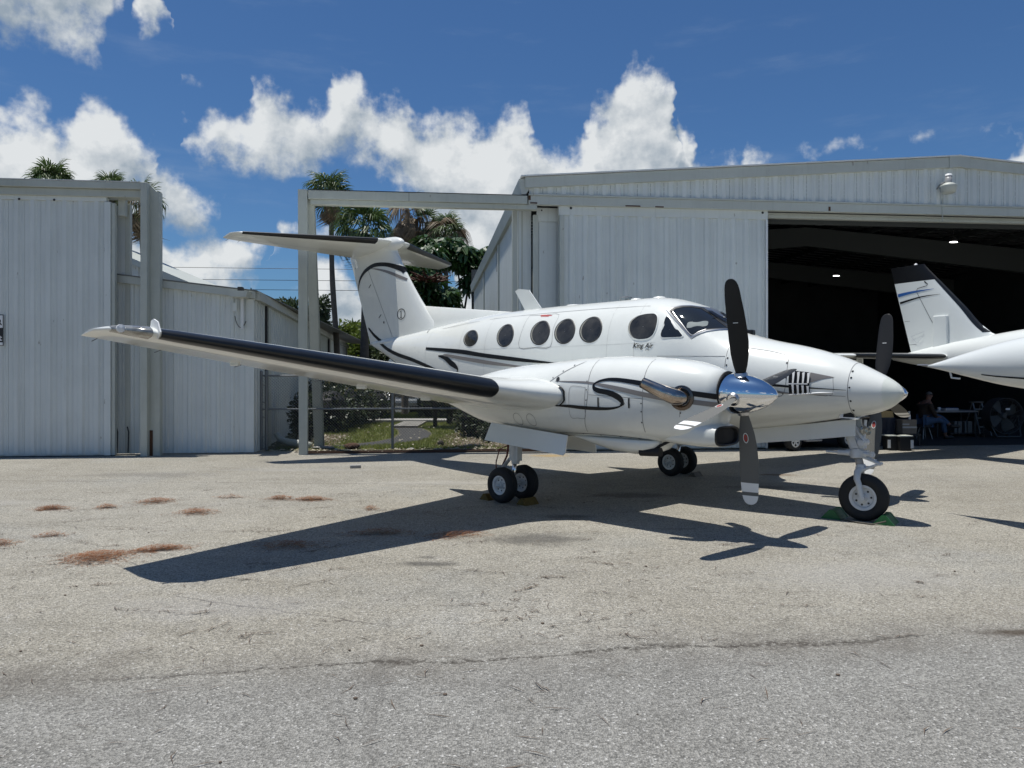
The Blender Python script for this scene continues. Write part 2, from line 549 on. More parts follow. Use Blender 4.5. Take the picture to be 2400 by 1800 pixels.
# ================================================================ GROUND
def ground_material():
    m = bpy.data.materials.new("apron_asphalt")
    m.use_nodes = True
    t = NT_(m.node_tree)
    b = m.node_tree.nodes["Principled BSDF"]
    P = t.n("ShaderNodeTexCoord").outputs["Object"]
    sx = t.n("ShaderNodeSeparateXYZ")
    t.put(sx.inputs[0], P)
    X, Y = sx.outputs[0], sx.outputs[1]
    # join between the newer grey strip in front and the worn pale apron behind
    wob = t.m("MULTIPLY", t.m("SUBTRACT", t.noise(P, .8, 4, .6), .5), .5)
    line = t.m("ADD", t.m("SUBTRACT", t.m("SUBTRACT", Y, t.m("MULTIPLY", X, .132)), 4.68), wob)
    far = t.ramp(line, -.45, .55)
    wide = t.noise(P, .33, 5, .6)
    mid = t.noise(P, 1.7, 6, .65)
    strx = t.noise(t.v("MULTIPLY", P, (.5, 2.6, 1)), 1.0, 6, .65)
    grey = t.mix(t.ramp(mid, .3, .7), (.295, .284, .258, 1), (.350, .338, .308, 1))
    warm = t.mix(t.ramp(wide, .35, .65), (.382, .352, .292, 1), (.452, .422, .358, 1))
    warm = t.mix(t.m("MULTIPLY", t.ramp(strx, .48, .75), .42), warm, (.275, .252, .205, 1))
    warm = t.mix(t.m("MULTIPLY", t.ramp(mid, .56, .72), .40), warm, (.47, .44, .40, 1))
    cool = t.ramp(t.noise(t.v("ADD", P, (7, 3, 0)), .5, 4, .6), .52, .70)
    warm = t.mix(t.m("MULTIPLY", cool, .40), warm, (.35, .345, .32, 1))
    base = t.mix(far, grey, warm)
    blot = t.noise(t.v("ADD", P, (3, 11, 0)), 1.15, 8, .74)
    base = t.mix(t.m("MULTIPLY", t.ramp(blot, .50, .70), .34), base, (.21, .195, .165, 1))
    pale = t.noise(t.v("MULTIPLY", t.v("ADD", P, (5, 2, 0)), (.42, 1.5, 1)), 1.0, 7, .70)
    base = t.mix(t.m("MULTIPLY", t.m("MULTIPLY", t.ramp(pale, .54, .70), far), .45), base, (.52, .49, .42, 1))
    # aggregate: pale and dark stone chips
    vor = t.n("ShaderNodeTexVoronoi", feature="F1")
    t.put(vor.inputs["Vector"], P)
    vor.inputs["Scale"].default_value = 95
    chip = vor.outputs["Color"]
    sc = t.n("ShaderNodeSeparateColor")
    t.put(sc.inputs[0], chip)
    chipv = sc.outputs[0]
    fine = t.noise(P, 60, 3, .7)
    chips = t.m("MULTIPLY_ADD", chipv, .90, .57)
    base = t.mix(1.0, base, chips, "MULTIPLY")
    base = t.mix(t.m("MULTIPLY", t.ramp(fine, .50, .70), .55), base, (.10, .098, .092, 1))
    base = t.mix(t.m("MULTIPLY", t.ramp(chipv, .965, .985), .7), base, (.72, .70, .66, 1))
    # dirty cracked joint
    crack = t.m("ABSOLUTE", line)
    cn = t.noise(P, 1.1, 5, .7)
    wid = t.m("MULTIPLY_ADD", t.ramp(cn, .42, .66), .13, .018)
    ck = t.m("SUBTRACT", 1.0, t.m("DIVIDE", crack, wid), clamp=True)
    ck = t.m("MULTIPLY", ck, t.ramp(t.noise(P, 24, 4, .7), .36, .60))
    ck = t.m("MULTIPLY", ck, t.m("MULTIPLY", t.ramp(X, 4.2, 1.2, .18, .95), t.ramp(X, -3.0, -.9, .35, 1.0)))
    base = t.mix(t.m("MULTIPLY", t.ramp(ck, 0.0, .8), .80), base, (.035, .028, .022, 1))
    halo = t.m("MULTIPLY", t.ramp(crack, .65, .0), t.ramp(t.noise(P, 2.2, 5, .7), .35, .7))
    base = t.mix(t.m("MULTIPLY", halo, .46), base, (.13, .11, .09, 1))

    # thin hairline cracks
    def hair(ax, ay, bx, by, w, k, col=(.10, .09, .08, 1)):
        nonlocal base
        L = math.hypot(bx - ax, by - ay)
        ux, uy = (bx - ax) / L, (by - ay) / L
        q = t.v("SUBTRACT", P, (ax, ay, 0))
        jit = t.m("MULTIPLY", t.m("SUBTRACT", t.noise(P, 2.6, 5, .7), .5), .22)
        al = t.v("DOT_PRODUCT", q, (ux, uy, 0))
        ac = t.m("ABSOLUTE", t.m("ADD", t.v("DOT_PRODUCT", q, (-uy, ux, 0)), jit))
        f = t.m("MULTIPLY", t.ramp(ac, w, 0.0), t.m("MULTIPLY", t.ramp(al, 0, .2), t.ramp(al, L, L - .3)))
        base = t.mix(t.m("MULTIPLY", f, k), base, col)
    hair(-2.75, 6.0, -.7, 5.2, .014, .75)
    hair(-.9, 5.6, -.62, 3.2, .05, .22)
    hair(-9, 12.6, 0, 12.1, .03, .55)
    hair(-8, 9.2, -1.0, 8.2, .018, .35)
    hair(1.2, 7.4, 8, 10.3, .018, .35)

    def stain(cx, cy, rx, ry, k, col, soft=.8):
        nonlocal base
        q = t.v("MULTIPLY", t.v("SUBTRACT", P, (cx, cy, 0)), (1 / rx, 1 / ry, 0))
        d = t.m("ADD", t.v("LENGTH", q), t.m("MULTIPLY", t.m("SUBTRACT", t.noise(P, 3.2, 5, .7), .5), 1.3))
        base = t.mix(t.m("MULTIPLY", t.ramp(d, 1.0, 1.0 - soft), k), base, col)
    oil = (.06, .057, .054, 1)
    stain(.25, 8.05, .75, .42, .62, oil)
    stain(-.78, 7.0, .42, .14, .62, oil)
    stain(-.80, 7.25, .16, .10, .5, oil)
    stain(.68, 9.35, .42, .20, .55, oil)
    stain(1.9, 8.6, .3, .09, .35, oil)
    stain(2.4, 7.6, .25, .05, .4, oil)
    stain(3.8, 11.8, .8, .3, .5, oil)
    stain(1.7, 11.0, .9, .35, .5, oil)
    stain(4.61, 13.3, .42, .24, .65, (.17, .10, .05, 1))
    stain(.83, 16.5, .55, .38, .75, (.50, .34, .14, 1))
    stain(3.4, 5.12, .35, .10, .7, (.07, .045, .025, 1))
    stain(-6.3, 13.3, 1.6, .5, .35, (.16, .155, .15, 1))
    stain(-3.9, 14.0, 2.0, .3, .3, (.5, .48, .45, 1))
    stain(-1.0, 12.3, 1.5, .35, .4, (.52, .50, .46, 1))
    stain(-7.5, 10.4, 1.6, .35, .4, (.52, .50, .47, 1))
    stain(-2.2, 5.7, 1.1, .5, .22, (.42, .41, .42, 1))
    stain(3.0, 6.6, 1.4, .7, .25, (.44, .43, .42, 1))
    t.put(b.inputs["Base Color"], base)
    b.inputs["Roughness"].default_value = .88
    b.inputs["Specular IOR Level"].default_value = .3
    bn = t.n("ShaderNodeBump")
    bn.inputs["Strength"].default_value = .55
    bn.inputs["Distance"].default_value = .012
    h = t.m("ADD", t.m("MULTIPLY", vor.outputs["Distance"], 55.0), t.m("MULTIPLY", fine, 1.0))
    h = t.m("SUBTRACT", h, t.m("MULTIPLY", ck, 2.0))
    t.put(bn.inputs["Height"], h)
    t.put(b.inputs["Normal"], bn.outputs[0])
    return m


FE, FB_ = Vector((.9941, .1084, 0)), Vector((-.1084, .9941, 0))   # along the hangar fronts, and into the buildings
F0 = Vector((0, 17.35, 0))
FRZ = math.atan2(.1084, .9941)


def fpt(s, d, z=0.0):
    return F0 + s * FE + d * FB_ + Vector((0, 0, z))


mb = MB()
mb.face([(-900, -300, 0), (900, -300, 0), (900, 1500, 0), (-900, 1500, 0)])
gr = mb.build("ground", ground_material())
tag(gr, kind="structure")

# lawn behind the fence, sheets a few millimetres apart
mb = MB()
mb.face([fpt(-5.6, .75, .004), fpt(.15, .75, .004), fpt(.15, 30, .004), fpt(-12, 30, .004)])
lawn = mb.build("lawn", M["soil"])
tag(lawn, kind="structure")
mb = MB()
rows = []
for (lx, ly, rx, ry) in [(-4.9, 18.45, -4.0, 18.3), (-4.2, 19.0, -3.3, 18.95), (-3.55, 20.0, -2.55, 19.9), (-3.25, 21.2, -2.35, 21.3), (-3.35, 22.8, -2.4, 22.8), (-3.6, 24.2, -2.72, 24.2), (-3.89, 25.34, -3.05, 25.34)]:
    rows.append([(lx, ly, .008), (rx, ry, .008)])
mb.grid(rows)
tag(mb.build("path", M["asphalt"]), kind="structure")
# side walk with its paver landing
walk = MB().box(-8, 6, 28.1, 29.3, .0, .10).build("sidewalk", M["concrete"])
tag(walk, kind="structure")
land = empty("paver_landing", (-3.55, 25.34, 0))
tag(land, kind="structure")
MB().box(-.42, .42, 0, 2.76, .006, .03).build("bed", M["gravel"], land)
pm = MB().box(-.064, .064, -.105, .105, 0, .05).mesh("paver", M["paver"])
for i in range(6):
    for j in range(12):
        inst("paver", pm, land, (-.35 + .14 * i, .12 + .228 * j + (.0 if i % 2 else .0), .022 + random.uniform(-.004, .004)), (0, 0, random.uniform(-.02, .02)))
# pale litter bed by the right hedge
mb = MB()
mb.face([(-1.9, 18.6, .012), (.1, 18.5, .012), (.3, 23.5, .012), (-1.6, 23.8, .012), (-2.0, 21, .012)])
tag(mb.build("planting_bed", M["gravel"]), kind="structure")
mb = MB()
mb.face([(-5.6, 18.2, .012), (-4.4, 18.25, .012), (-4.5, 20.5, .012), (-4.9, 23.2, .012), (-6.3, 23.2, .012)])
tag(mb.build("planting_bed", M["gravel"]), kind="structure")

# grass blades
mb = MB()
rg = random.Random(3)


def on_path(x, y):
    pts = [(-4.9, -4.0, 18.4), (-4.2, -3.3, 19.0), (-3.55, -2.55, 20.0), (-3.25, -2.35, 21.2), (-3.35, -2.4, 22.8), (-3.6, -2.72, 24.2), (-3.89, -3.05, 25.34)]
    if y > 25.3:
        return -4.0 < x < -3.1
    for a, b in zip(pts, pts[1:]):
        if a[2] <= y <= b[2]:
            k = (y - a[2]) / (b[2] - a[2])
            return a[0] + (b[0] - a[0]) * k - .05 < x < a[1] + (b[1] - a[1]) * k + .05
    return False


for i in range(30000):
    y = 18.0 + 9.9 * rg.random() ** 1.3
    x = rg.uniform(-5.6, .1)
    if on_path(x, y):
        continue
    if x > -1.5 + rg.uniform(-.5, .3) and rg.random() < .8:
        continue
    if x < -4.5 + rg.uniform(-.4, .3) and y < 22 and rg.random() < .8:
        continue
    h = rg.uniform(.03, .09)
    a = rg.uniform(0, math.pi)
    w = rg.uniform(.006, .014)
    dx, dy = math.cos(a) * w, math.sin(a) * w
    lx, ly = rg.gauss(0, .03), rg.gauss(0, .03)
    mb.face([(x - dx, y - dy, 0), (x + dx, y + dy, 0), (x + lx, y + ly, h)])
for i in range(9000):
    y = rg.uniform(29.6, 35)
    x = rg.uniform(-6.3, -2.6)
    h = rg.uniform(.05, .12)
    w = rg.uniform(.01, .025)
    mb.face([(x - w, y, 0), (x + w, y, 0), (x + rg.gauss(0, .03), y, h)])
tag(mb.build("grass", M["grass"]), kind="stuff")
mb = MB()
for i in range(800):
    if rg.random() < .62:
        x, y = rg.gauss(-.75, .5), rg.uniform(18.3, 23.5)
    elif rg.random() < .7:
        x, y = rg.gauss(-5.0, .35), rg.uniform(18.3, 22)
    else:
        x, y = rg.uniform(-5, 0), rg.uniform(18.2, 26)
    s = rg.uniform(.02, .06)
    a = rg.uniform(0, 6.28)
    ca, sa = math.cos(a) * s, math.sin(a) * s
    z = rg.uniform(.02, .07)
    mb.face([(x - ca, y - sa, z), (x + sa * .4, y - ca * .4, z + rg.uniform(0, .03)), (x + ca, y + sa, z + rg.uniform(0, .02)), (x - sa * .4, y + ca * .4, z)])
tag(mb.build("fallen_leaves", M["dead"]), kind="stuff")

# door track let into the ground in front of the fence
mb = MB()
mb.box(-4.7, 1.2, .02, .07, .0, .035)
mb.box(-4.7, 1.2, .30, .35, .0, .035)
tr = mb.build("door_track", M["rust"])
tr.location, tr.rotation_euler = F0, (0, 0, FRZ)
tag(tr, "rusty steel door rail set in the ground below the open frame", "rail")
mb = MB()
mb.face([fpt(-4.6, -.05, .004), fpt(1.1, -.05, .004), fpt(1.1, .72, .004), fpt(-4.6, .72, .004)])
tag(mb.build("track_channel", M["gap"]), kind="structure")


# ================================================================ HANGARS
def rib_panel(w, z0, z1, z1b=None, rib=.06, dep=.038):
    """one bay of ribbed sheet: pan, raised rib, a shadow lap; local x along the wall, -y outward"""
    z1b = z1 if z1b is None else z1b
    b = MB()
    c = w * .5
    prof = [(0, 0), (c - rib * 1.25, 0), (c - rib * .62, -dep), (c + rib * .62, -dep), (c + rib * 1.25, 0), (w * .80, 0), (w * .83, -.008), (w * .87, -.008), (w * .90, 0), (w - .006, 0), (w - .006, .012)]
    lo, hi = [], []
    for x, y in prof:
        lo.append((x, y, z0))
        hi.append((x, y, z1 + (z1b - z1) * x / w))
    b.grid([lo, hi], flip=False)
    return b


def frame_empty(name, label, cat, s, d):
    o = empty(name, fpt(s, d), FRZ)
    tag(o, label, cat)
    return o


def wall_panels(parent, x0, x1, step, z0, z1, y=0.0):
    n = max(1, round((x1 - x0) / step))
    w = (x1 - x0) / n
    me = rib_panel(w, z0, z1).mesh("siding_panel", M["siding"])
    return [inst("siding_panel", me, parent, (x0 + i * w, y, 0)) for i in range(n)]


# ---- left hangar: its open sliding door under an outrigger beam and post
LH = frame_empty("left_hangar", "white metal hangar door and outrigger post at left edge", "hangar", 0, 0)
LH.name = "metal_hangar"
door = MB()
door.box(-13.0, -8.80, .012, .10, .02, 5.42)                # backing
door_o = door.build("sliding_door", M["siding"], LH)
wall_panels(door_o, -13.0, -8.79, .325, .05, 5.46, 0)
MB().box(-13.0, -8.74, -.045, .09, 5.462, 5.70).build("top_rail", M["siding"], door_o, bevel=.006)
MB().box(-8.788, -8.66, -.05, .10, .02, 5.455).build("edge_post", M["siding"], door_o, bevel=.006)
MB().box(-8.656, -8.585, -.012, .105, .02, 5.44).build("edge_post", M["trim"], door_o, bevel=.004)
MB().box(-13.0, -8.6, -.02, .06, .0, .018).build("bottom_gap", M["gap"], door_o)
for x in (-12.6, -11.9, -11.2, -10.5, -9.8, -9.1):
    MB().lathe([(0, .0), (0, .026), (.012, .02), (.018, 0)], (x, -.045, 5.62 if x > -9.3 else 5.47), (0, -1, 0), 8).build("bolt", M["gap"], door_o)
d2 = MB().box(-13.0, -8.50, .36, .44, .02, 5.46).build("rear_sliding_door", M["siding"], LH)
MB().box(-8.505, -8.40, .33, .46, .02, 5.50).build("edge_post", M["trim"], d2, bevel=.005)
MB().box(-8.57, -8.44, .12, .30, 5.20, 5.68).build("roller_plate", M["trim"], LH)
MB().lathe([(0, 0), (0, .04), (.02, .035), (.02, 0)], (-8.505, .12, 5.60), (0, -1, 0), 10).build("bolt", M["gap"], LH)
b = MB()
b.box(-16, -8.0, -.17, .30, 5.71, 5.86)
b.box(-16, -8.0, -.10, .24, 5.55, 5.708)
b.build("track_beam", M["beam"], LH, bevel=.01)
MB().box(-16, -8.0, -.18, .31, 5.862, 5.875).build("beam_cap", M["roofwhite"], LH)
b = MB()
b.box(-7.995, -7.86, -.20, .05, .0, 5.86)                     # front flange and web of the post
b.prism([(-7.858, 5.84), (-7.72, 5.70), (-7.66, 5.70), (-7.66, 0), (-7.858, 0)], lambda x, z: (x, -.02, z), lambda x, z: (x, .16, z))
b.build("outrigger_post", M["beam"], LH, bevel=.008)
MB().box(-7.86, -7.80, -.04, -.021, .0, .55).build("rust_stain", M["rust"], LH)
for s_ in (-8.63, -8.40):
    MB().tube([(s_, .22, .05), (s_ + .02, .2, .5), (s_ - .01, .2, .62)], .014, 6).build("cable", M["wire"], LH)
# hangar body behind the doors
b = MB()
b.box(-34, -16.2, .6, 16, 0, 5.7)
b.build("building_body", M["siding"], LH)

# sign, cut by the picture's edge
sg = empty("warning_sign", fpt(-11.06, -.045), FRZ)
tag(sg, "small black and white sign on the left hangar door", "sign")
MB().box(-.25, .25, -.012, 0, 2.36, 3.02).build("sign_panel", M["gap"], sg)
MB().box(-.24, .24, -.0155, -.0122, 2.74, 3.005).build("upper_field", M["white"], sg)
MB().box(-.24, .24, -.0155, -.0122, 2.372, 2.432).build("lower_field", M["white"], sg)


def text_mesh(txt, size, shear=0.0, ext=0.0, align="LEFT", spacing=1.0, offset=0.0):
    cu = bpy.data.curves.new("lettering", "FONT")
    cu.body = txt
    cu.size = size
    cu.shear = shear
    cu.extrude = ext
    cu.align_x = align
    cu.space_character = spacing
    cu.offset = offset
    cu.resolution_u = 3
    tmp = bpy.data.objects.new("lettering", cu)
    COL.objects.link(tmp)
    dg = bpy.context.evaluated_depsgraph_get()
    me = bpy.data.meshes.new_from_object(tmp.evaluated_get(dg))
    bpy.data.objects.remove(tmp)
    return me


def flat_text(txt, size, m, parent, loc, rot, **kw):
    me = text_mesh(txt, size, **kw)
    me.materials.clear()
    me.materials.append(m)
    return inst("lettering", me, parent, loc, rot)


flat_text("R", .17, M["black"], sg, (.225, -.0165, 2.80), (R(90), 0, 0), align="RIGHT", offset=.004)
flat_text("t", .17, M["white"], sg, (.225, -.0135, 2.47), (R(90), 0, 0), align="RIGHT", offset=.004)

# ---- right hangar
RHG = frame_empty("metal_hangar", "large white metal hangar with open door and low gable at right", "hangar", 0, 0)
RIDGE, EAVE_L, EAVE_R = 10.78, .30, 21.26


def roof_z(s, top=6.98, low=6.20):
    return top - (top - low) * abs(s - RIDGE) / (RIDGE - EAVE_L)


# gable siding bays
n = 66
w = (EAVE_R - .16 - (EAVE_L + .08)) / n
for i in range(n):
    x0 = EAVE_L + .08 + i * w
    xm = x0 + w
    b = rib_panel(w, 5.845, roof_z(x0) - .23, roof_z(xm) - .23, .07, .038)
    inst("siding_panel", b.mesh("siding_panel", M["siding"]), RHG, (x0, -.10, 0))
for (a, c) in ((EAVE_L - .02, 5.93), (5.935, RIDGE - .17)):
    b = MB()
    b.prism([(a, roof_z(a)), (c, roof_z(c)), (c, roof_z(c) - .24), (a, roof_z(a) - .24)], lambda x, z: (x, -.20, z), lambda x, z: (x, -.06, z))
    b.build("rake_trim", M["trim"], RHG, bevel=.012)
b = MB()
b.prism([(RIDGE + .17, roof_z(RIDGE + .17)), (EAVE_R, roof_z(EAVE_R)), (EAVE_R, roof_z(EAVE_R) - .24), (RIDGE + .17, roof_z(RIDGE + .17) - .24)], lambda x, z: (x, -.20, z), lambda x, z: (x, -.06, z))
b.build("rake_trim", M["trim"], RHG, bevel=.012)
b = MB()
b.prism([(RIDGE - .27, 6.965), (RIDGE, 7.03), (RIDGE + .27, 6.965), (RIDGE + .27, 6.70), (RIDGE, 6.74), (RIDGE - .27, 6.70)], lambda x, z: (x, -.222, z), lambda x, z: (x, .4, z))
b.build("ridge_cap", M["trim"], RHG, bevel=.01)
# roof sheets, lit edge shows along the rake
b = MB()
for (a, c) in ((EAVE_L - .12, RIDGE), (RIDGE, EAVE_R + .12)):
    za, zc = roof_z(a) + .012, roof_z(c) + .012
    b.prism([(a, za), (c, zc), (c, zc + .03), (a, za + .03)], lambda x, z: (x, -.235, z), lambda x, z: (x, 20.2, z))
b.build("roof", M["roofwhite"], RHG)
# eave gutter running back along the left side
b = MB()
b.prism([(EAVE_L - .16, 6.16), (EAVE_L + .10, 6.19), (EAVE_L + .10, 5.98), (EAVE_L + .0, 5.82), (EAVE_L - .10, 5.82)], lambda x, z: (x, -.16, z), lambda x, z: (x, 20.2, z))
b.build("eave_gutter", M["trim"], RHG, bevel=.008)
# fascia and tracks over the doors
MB().box(.36, EAVE_R, -.135, .0, 5.60, 5.80).build("door_fascia", M["trim"], RHG, bevel=.006)
MB().box(.36, EAVE_R, -.16, -.06, 5.803, 5.842).build("drip_flashing", M["trim"], RHG, bevel=.004)
MB().box(.52, EAVE_R, .02, .12, 5.63, 5.66).build("door_track", M["rust"], RHG)
b = MB()
b.box(6.06, EAVE_R, .10, .30, 5.56, 5.60)
b.box(6.06, EAVE_R, .13, .28, 5.485, 5.556)
b.build("door_header", M["trim"], RHG, bevel=.004)
for (s_, zz, l_) in ((.40, 5.62, .16), (.36, 5.70, .05), (2.6, 5.605, .35), (3.3, 5.60, .2), (7.5, 5.62, .05)):
    MB().box(s_, s_ + l_, -.142, -.1355, zz, zz + (.03 if l_ > .1 else .1)).build("rust_stain", M["rust"], RHG)
# front sliding door leaf
dr = MB().box(1.10, 6.02, .012, .10, .03, 5.38).build("sliding_door", M["siding"], RHG)
wall_panels(dr, 1.20, 6.00, .322, .05, 5.40, 0)
MB().box(1.07, 6.05, -.045, .11, 5.402, 5.635).build("top_rail", M["siding"], dr, bevel=.006)
MB().box(1.09, 1.195, -.05, .11, .02, 5.40).build("edge_post", M["trim"], dr, bevel=.006)
MB().box(6.002, 6.05, -.05, .11, .02, 5.40).build("edge_post", M["roofwhite"], dr, bevel=.006)
for x in (1.35, 5.92):
    MB().lathe([(0, .0), (0, .03), (.012, .024), (.018, 0)], (x, -.045, 5.56), (0, -1, 0), 10).build("bolt", M["gap"], dr)
# second leaf and corner behind it
dr2 = MB().box(.55, 1.6, .30, .36, .02, 5.36).build("rear_sliding_door", M["siding"], RHG)
MB().box(.60, 1.60, .26, .297, 5.30, 5.62).build("top_rail", M["siding"], dr2, bevel=.006)
MB().box(.52, .64, .255, .36, .02, 5.45).build("edge_post", M["trim"], dr2, bevel=.006)
MB().box(.66, 1.07, .285, .297, .05, 5.29).build("siding_panel", M["siding"], dr2)
MB().lathe([(0, 0), (0, .02), (.01, 0)], (.72, .26, 5.56), (0, -1, 0), 8).build("bolt", M["gap"], dr2)
b = MB()
b.box(.20, .50, .42, .60, 0, 5.86)
b.build("corner_post", M["siding"], RHG, bevel=.008)
MB().box(.262, .30, .405, .419, 0, 5.80).build("downpipe", M["trim"], RHG)
MB().box(.05, .17, .40, .52, 0, 5.84).build("downpipe", M["trim"], RHG, bevel=.015)
# left side wall, ribbed, too fine to pick apart
b = MB()
xs = []
yy = .62
while yy < 20.0:
    for dx, off in ((0, 0), (.10, 0), (.125, -.03), (.175, -.03), (.20, 0)):
        xs.append((yy + dx, off))
    yy += .30
b.grid([[(.325 + o, y, 0) for y, o in xs], [(.325 + o, y, 5.9) for y, o in xs]], flip=True)
tag(b.build("side_siding", M["siding"], RHG), kind="stuff")
for y in (6.3, 12.6, 19.9):
    MB().box(.25, .325, y, y + .22, 0, 5.85).build("wall_post", M["trim"], RHG)
# interior
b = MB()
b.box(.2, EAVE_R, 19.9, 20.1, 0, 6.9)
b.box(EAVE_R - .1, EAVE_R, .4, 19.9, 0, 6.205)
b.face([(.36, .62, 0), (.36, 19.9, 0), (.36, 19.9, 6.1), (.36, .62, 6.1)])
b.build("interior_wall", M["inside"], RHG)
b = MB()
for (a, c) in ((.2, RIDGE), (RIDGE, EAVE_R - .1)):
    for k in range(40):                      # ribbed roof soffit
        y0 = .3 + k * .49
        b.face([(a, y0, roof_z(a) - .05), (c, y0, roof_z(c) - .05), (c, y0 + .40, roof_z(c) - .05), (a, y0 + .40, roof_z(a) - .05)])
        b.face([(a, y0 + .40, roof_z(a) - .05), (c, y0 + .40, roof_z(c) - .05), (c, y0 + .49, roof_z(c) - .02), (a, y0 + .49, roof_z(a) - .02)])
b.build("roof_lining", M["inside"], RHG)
for yr in (7.2, 14.0):
    b = MB()
    d0, d1 = .62, .85
    b.prism([(.3, roof_z(.3) - .26), (RIDGE, roof_z(RIDGE) - .26), (EAVE_R - .2, roof_z(EAVE_R - .2) - .26), (EAVE_R - .2, roof_z(EAVE_R) - .26 - d1), (RIDGE, roof_z(RIDGE) - .26 - d0), (.3, roof_z(.3) - .26 - d1)],
            lambda x, z: (x, yr, z), lambda x, z: (x, yr + .2, z))
    b.build("rafter", M["purlin"], RHG)
for k in range(14):                         # purlins run front to back
    s_ = 1.4 + k * 1.45
    z = roof_z(s_) - .06
    MB().box(s_, s_ + .07, .35, 19.8, z - .19, z - .003).build("purlin", M["purlin"], RHG)
MB().box(.3, EAVE_R - .2, .62, .70, 5.45, 5.75).build("front_girt", M["purlin"], RHG)
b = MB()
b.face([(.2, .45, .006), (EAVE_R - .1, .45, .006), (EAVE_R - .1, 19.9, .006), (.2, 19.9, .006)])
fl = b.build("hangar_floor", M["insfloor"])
fl.location, fl.rotation_euler = F0, (0, 0, FRZ)
tag(fl, kind="structure")
b = MB()
b.face([(6.0, .36, .004), (EAVE_R - .1, .36, .004), (EAVE_R - .1, .44, .004), (6.0, .44, .004)])
th = b.build("floor_track", M["gap"])
th.location, th.rotation_euler = F0, (0, 0, FRZ)
tag(th, kind="structure")
# stained roof lights far back, daylight through them painted as amber emission
ms = bpy.data.materials.new("rooflight_glow")
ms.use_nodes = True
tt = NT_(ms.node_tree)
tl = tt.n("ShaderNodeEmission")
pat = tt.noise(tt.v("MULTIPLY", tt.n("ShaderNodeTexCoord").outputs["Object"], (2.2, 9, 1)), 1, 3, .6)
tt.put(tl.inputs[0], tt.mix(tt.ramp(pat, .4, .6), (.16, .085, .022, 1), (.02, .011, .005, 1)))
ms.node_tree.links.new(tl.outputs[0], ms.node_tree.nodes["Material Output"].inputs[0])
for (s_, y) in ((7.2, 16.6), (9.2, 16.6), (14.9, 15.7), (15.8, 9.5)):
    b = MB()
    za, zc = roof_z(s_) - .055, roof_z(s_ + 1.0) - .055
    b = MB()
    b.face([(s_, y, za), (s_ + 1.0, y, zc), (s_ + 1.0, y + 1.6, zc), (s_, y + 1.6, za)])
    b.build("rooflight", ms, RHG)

# lit hangar lamps
for k, (px, py, Y, lab) in enumerate(((1960, 647, 29.5, "lit oval lamp hanging deeper inside the dark hangar"), (2235, 568, 24.0, "lit oval lamp nearer the door under the hangar roof"))):
    x, z = (px - 1200) / 1790 * Y, 1.72 + (881.5 - py) / 1790 * Y
    lo = empty("ceiling_lamp", (x, Y, z), FRZ)
    tag(lo, lab, "ceiling lamp", "lit lamps in the hangar")
    MB().lathe([(.03, 0), (.02, .075), (0, .09), (0, 0)], (0, 0, 0), (0, 0, 1), 16).build("lamp_lens", M["led"], lo).scale = (1.5, .9, 1)
    MB().lathe([(.031, .11), (.10, .10), (.16, .05), (.16, 0)], (0, 0, 0), (0, 0, 1), 16).build("lamp_housing", M["gap"], lo)
    MB().tube([(0, 0, .15), (0, 0, .55)], .01, 6).build("suspension_rod", M["wire"], lo)

# yard lamp on the gable
yl = empty("yard_lamp", fpt(10.38, -.36, 6.18), FRZ)
tag(yl, "bell shaped white yard lamp mounted under the hangar ridge", "wall lamp")
MB().lathe([(-.13, .0), (-.13, .105), (-.10, .15), (.04, .185), (.055, .185), (.11, .11), (.13, .06)], (0, 0, 0), (0, 0, 1), 24).build("lamp_shade", M["trim"], yl, True)
MB().lathe([(.125, .075), (.28, .072), (.285, 0)], (0, 0, 0), (0, 0, 1), 20).build("lamp_head", M["mirror"], yl, True)
MB().lathe([(.285, .076), (.33, .07), (.335, 0)], (0, 0, 0), (0, 0, 1), 20).build("photocell", M["white"], yl, True)
MB().tube([(-.06, .05, .16), (-.14, .12, .10), (-.14, .24, .02)], .018, 8).build("bracket", M["galv"], yl)
MB().tube([(0, .22, -.2), (0, .22, -.75)], .012, 6).build("conduit", M["trim"], yl)

# ---- outrigger frame between the hangars
fr = frame_empty("outrigger_frame", "white steel outrigger frame with tapered post beside the palms", "steel frame", 0, 0)
b = MB()
b.box(-4.50, .33, -.17, .10, 5.60, 5.79)
b.box(-4.46, .56, -.12, .06, 5.49, 5.597)
b.build("track_beam", M["beam"], fr, bevel=.006)
MB().box(-4.50, .33, -.18, .11, 5.793, 5.803).build("beam_cap", M["gap"], fr)
MB().box(-2.32, -2.312, -.1715, -.17, 5.60, 5.79).build("beam_joint", M["gap"], fr)
b = MB()
b.prism([(-4.70, 0), (-4.52, 0), (-4.52, 5.80), (-4.72, 5.80)], lambda x, z: (x, -.17, z), lambda x, z: (x, -.03, z))
b.build("front_post", M["beam"], fr, bevel=.006)
b = MB()   # tapered brace leaning back
b.prism([(-.025, 5.66), (.14, 5.60), (1.72, 0), (1.42, 0)], lambda y, z: (-4.515, y, z), lambda y, z: (-4.49, y, z))
b.prism([(.14, 5.60), (.16, 5.60), (1.74, 0), (1.72, 0)], lambda y, z: (-4.60, y, z), lambda y, z: (-4.40, y, z))
b.prism([(-.045, 5.66), (-.027, 5.66), (1.42, 0), (1.39, 0)], lambda y, z: (-4.60, y, z), lambda y, z: (-4.40, y, z))
b.build("rear_brace", M["beam"], fr)

# ---- low shed between the hangars
sh = empty("metal_shed", (0, 0, 0))
tag(sh, "low white metal shed with wall lamp behind the left post", "shed")
A0 = Vector((-8.8, 16.75, 0))
A1 = Vector((-5.77, 17.05, 0))
e2 = (A1 - A0).normalized()
sideD = Vector((-.144, .985, 0)).normalized()
wid = (A1 - A0).length


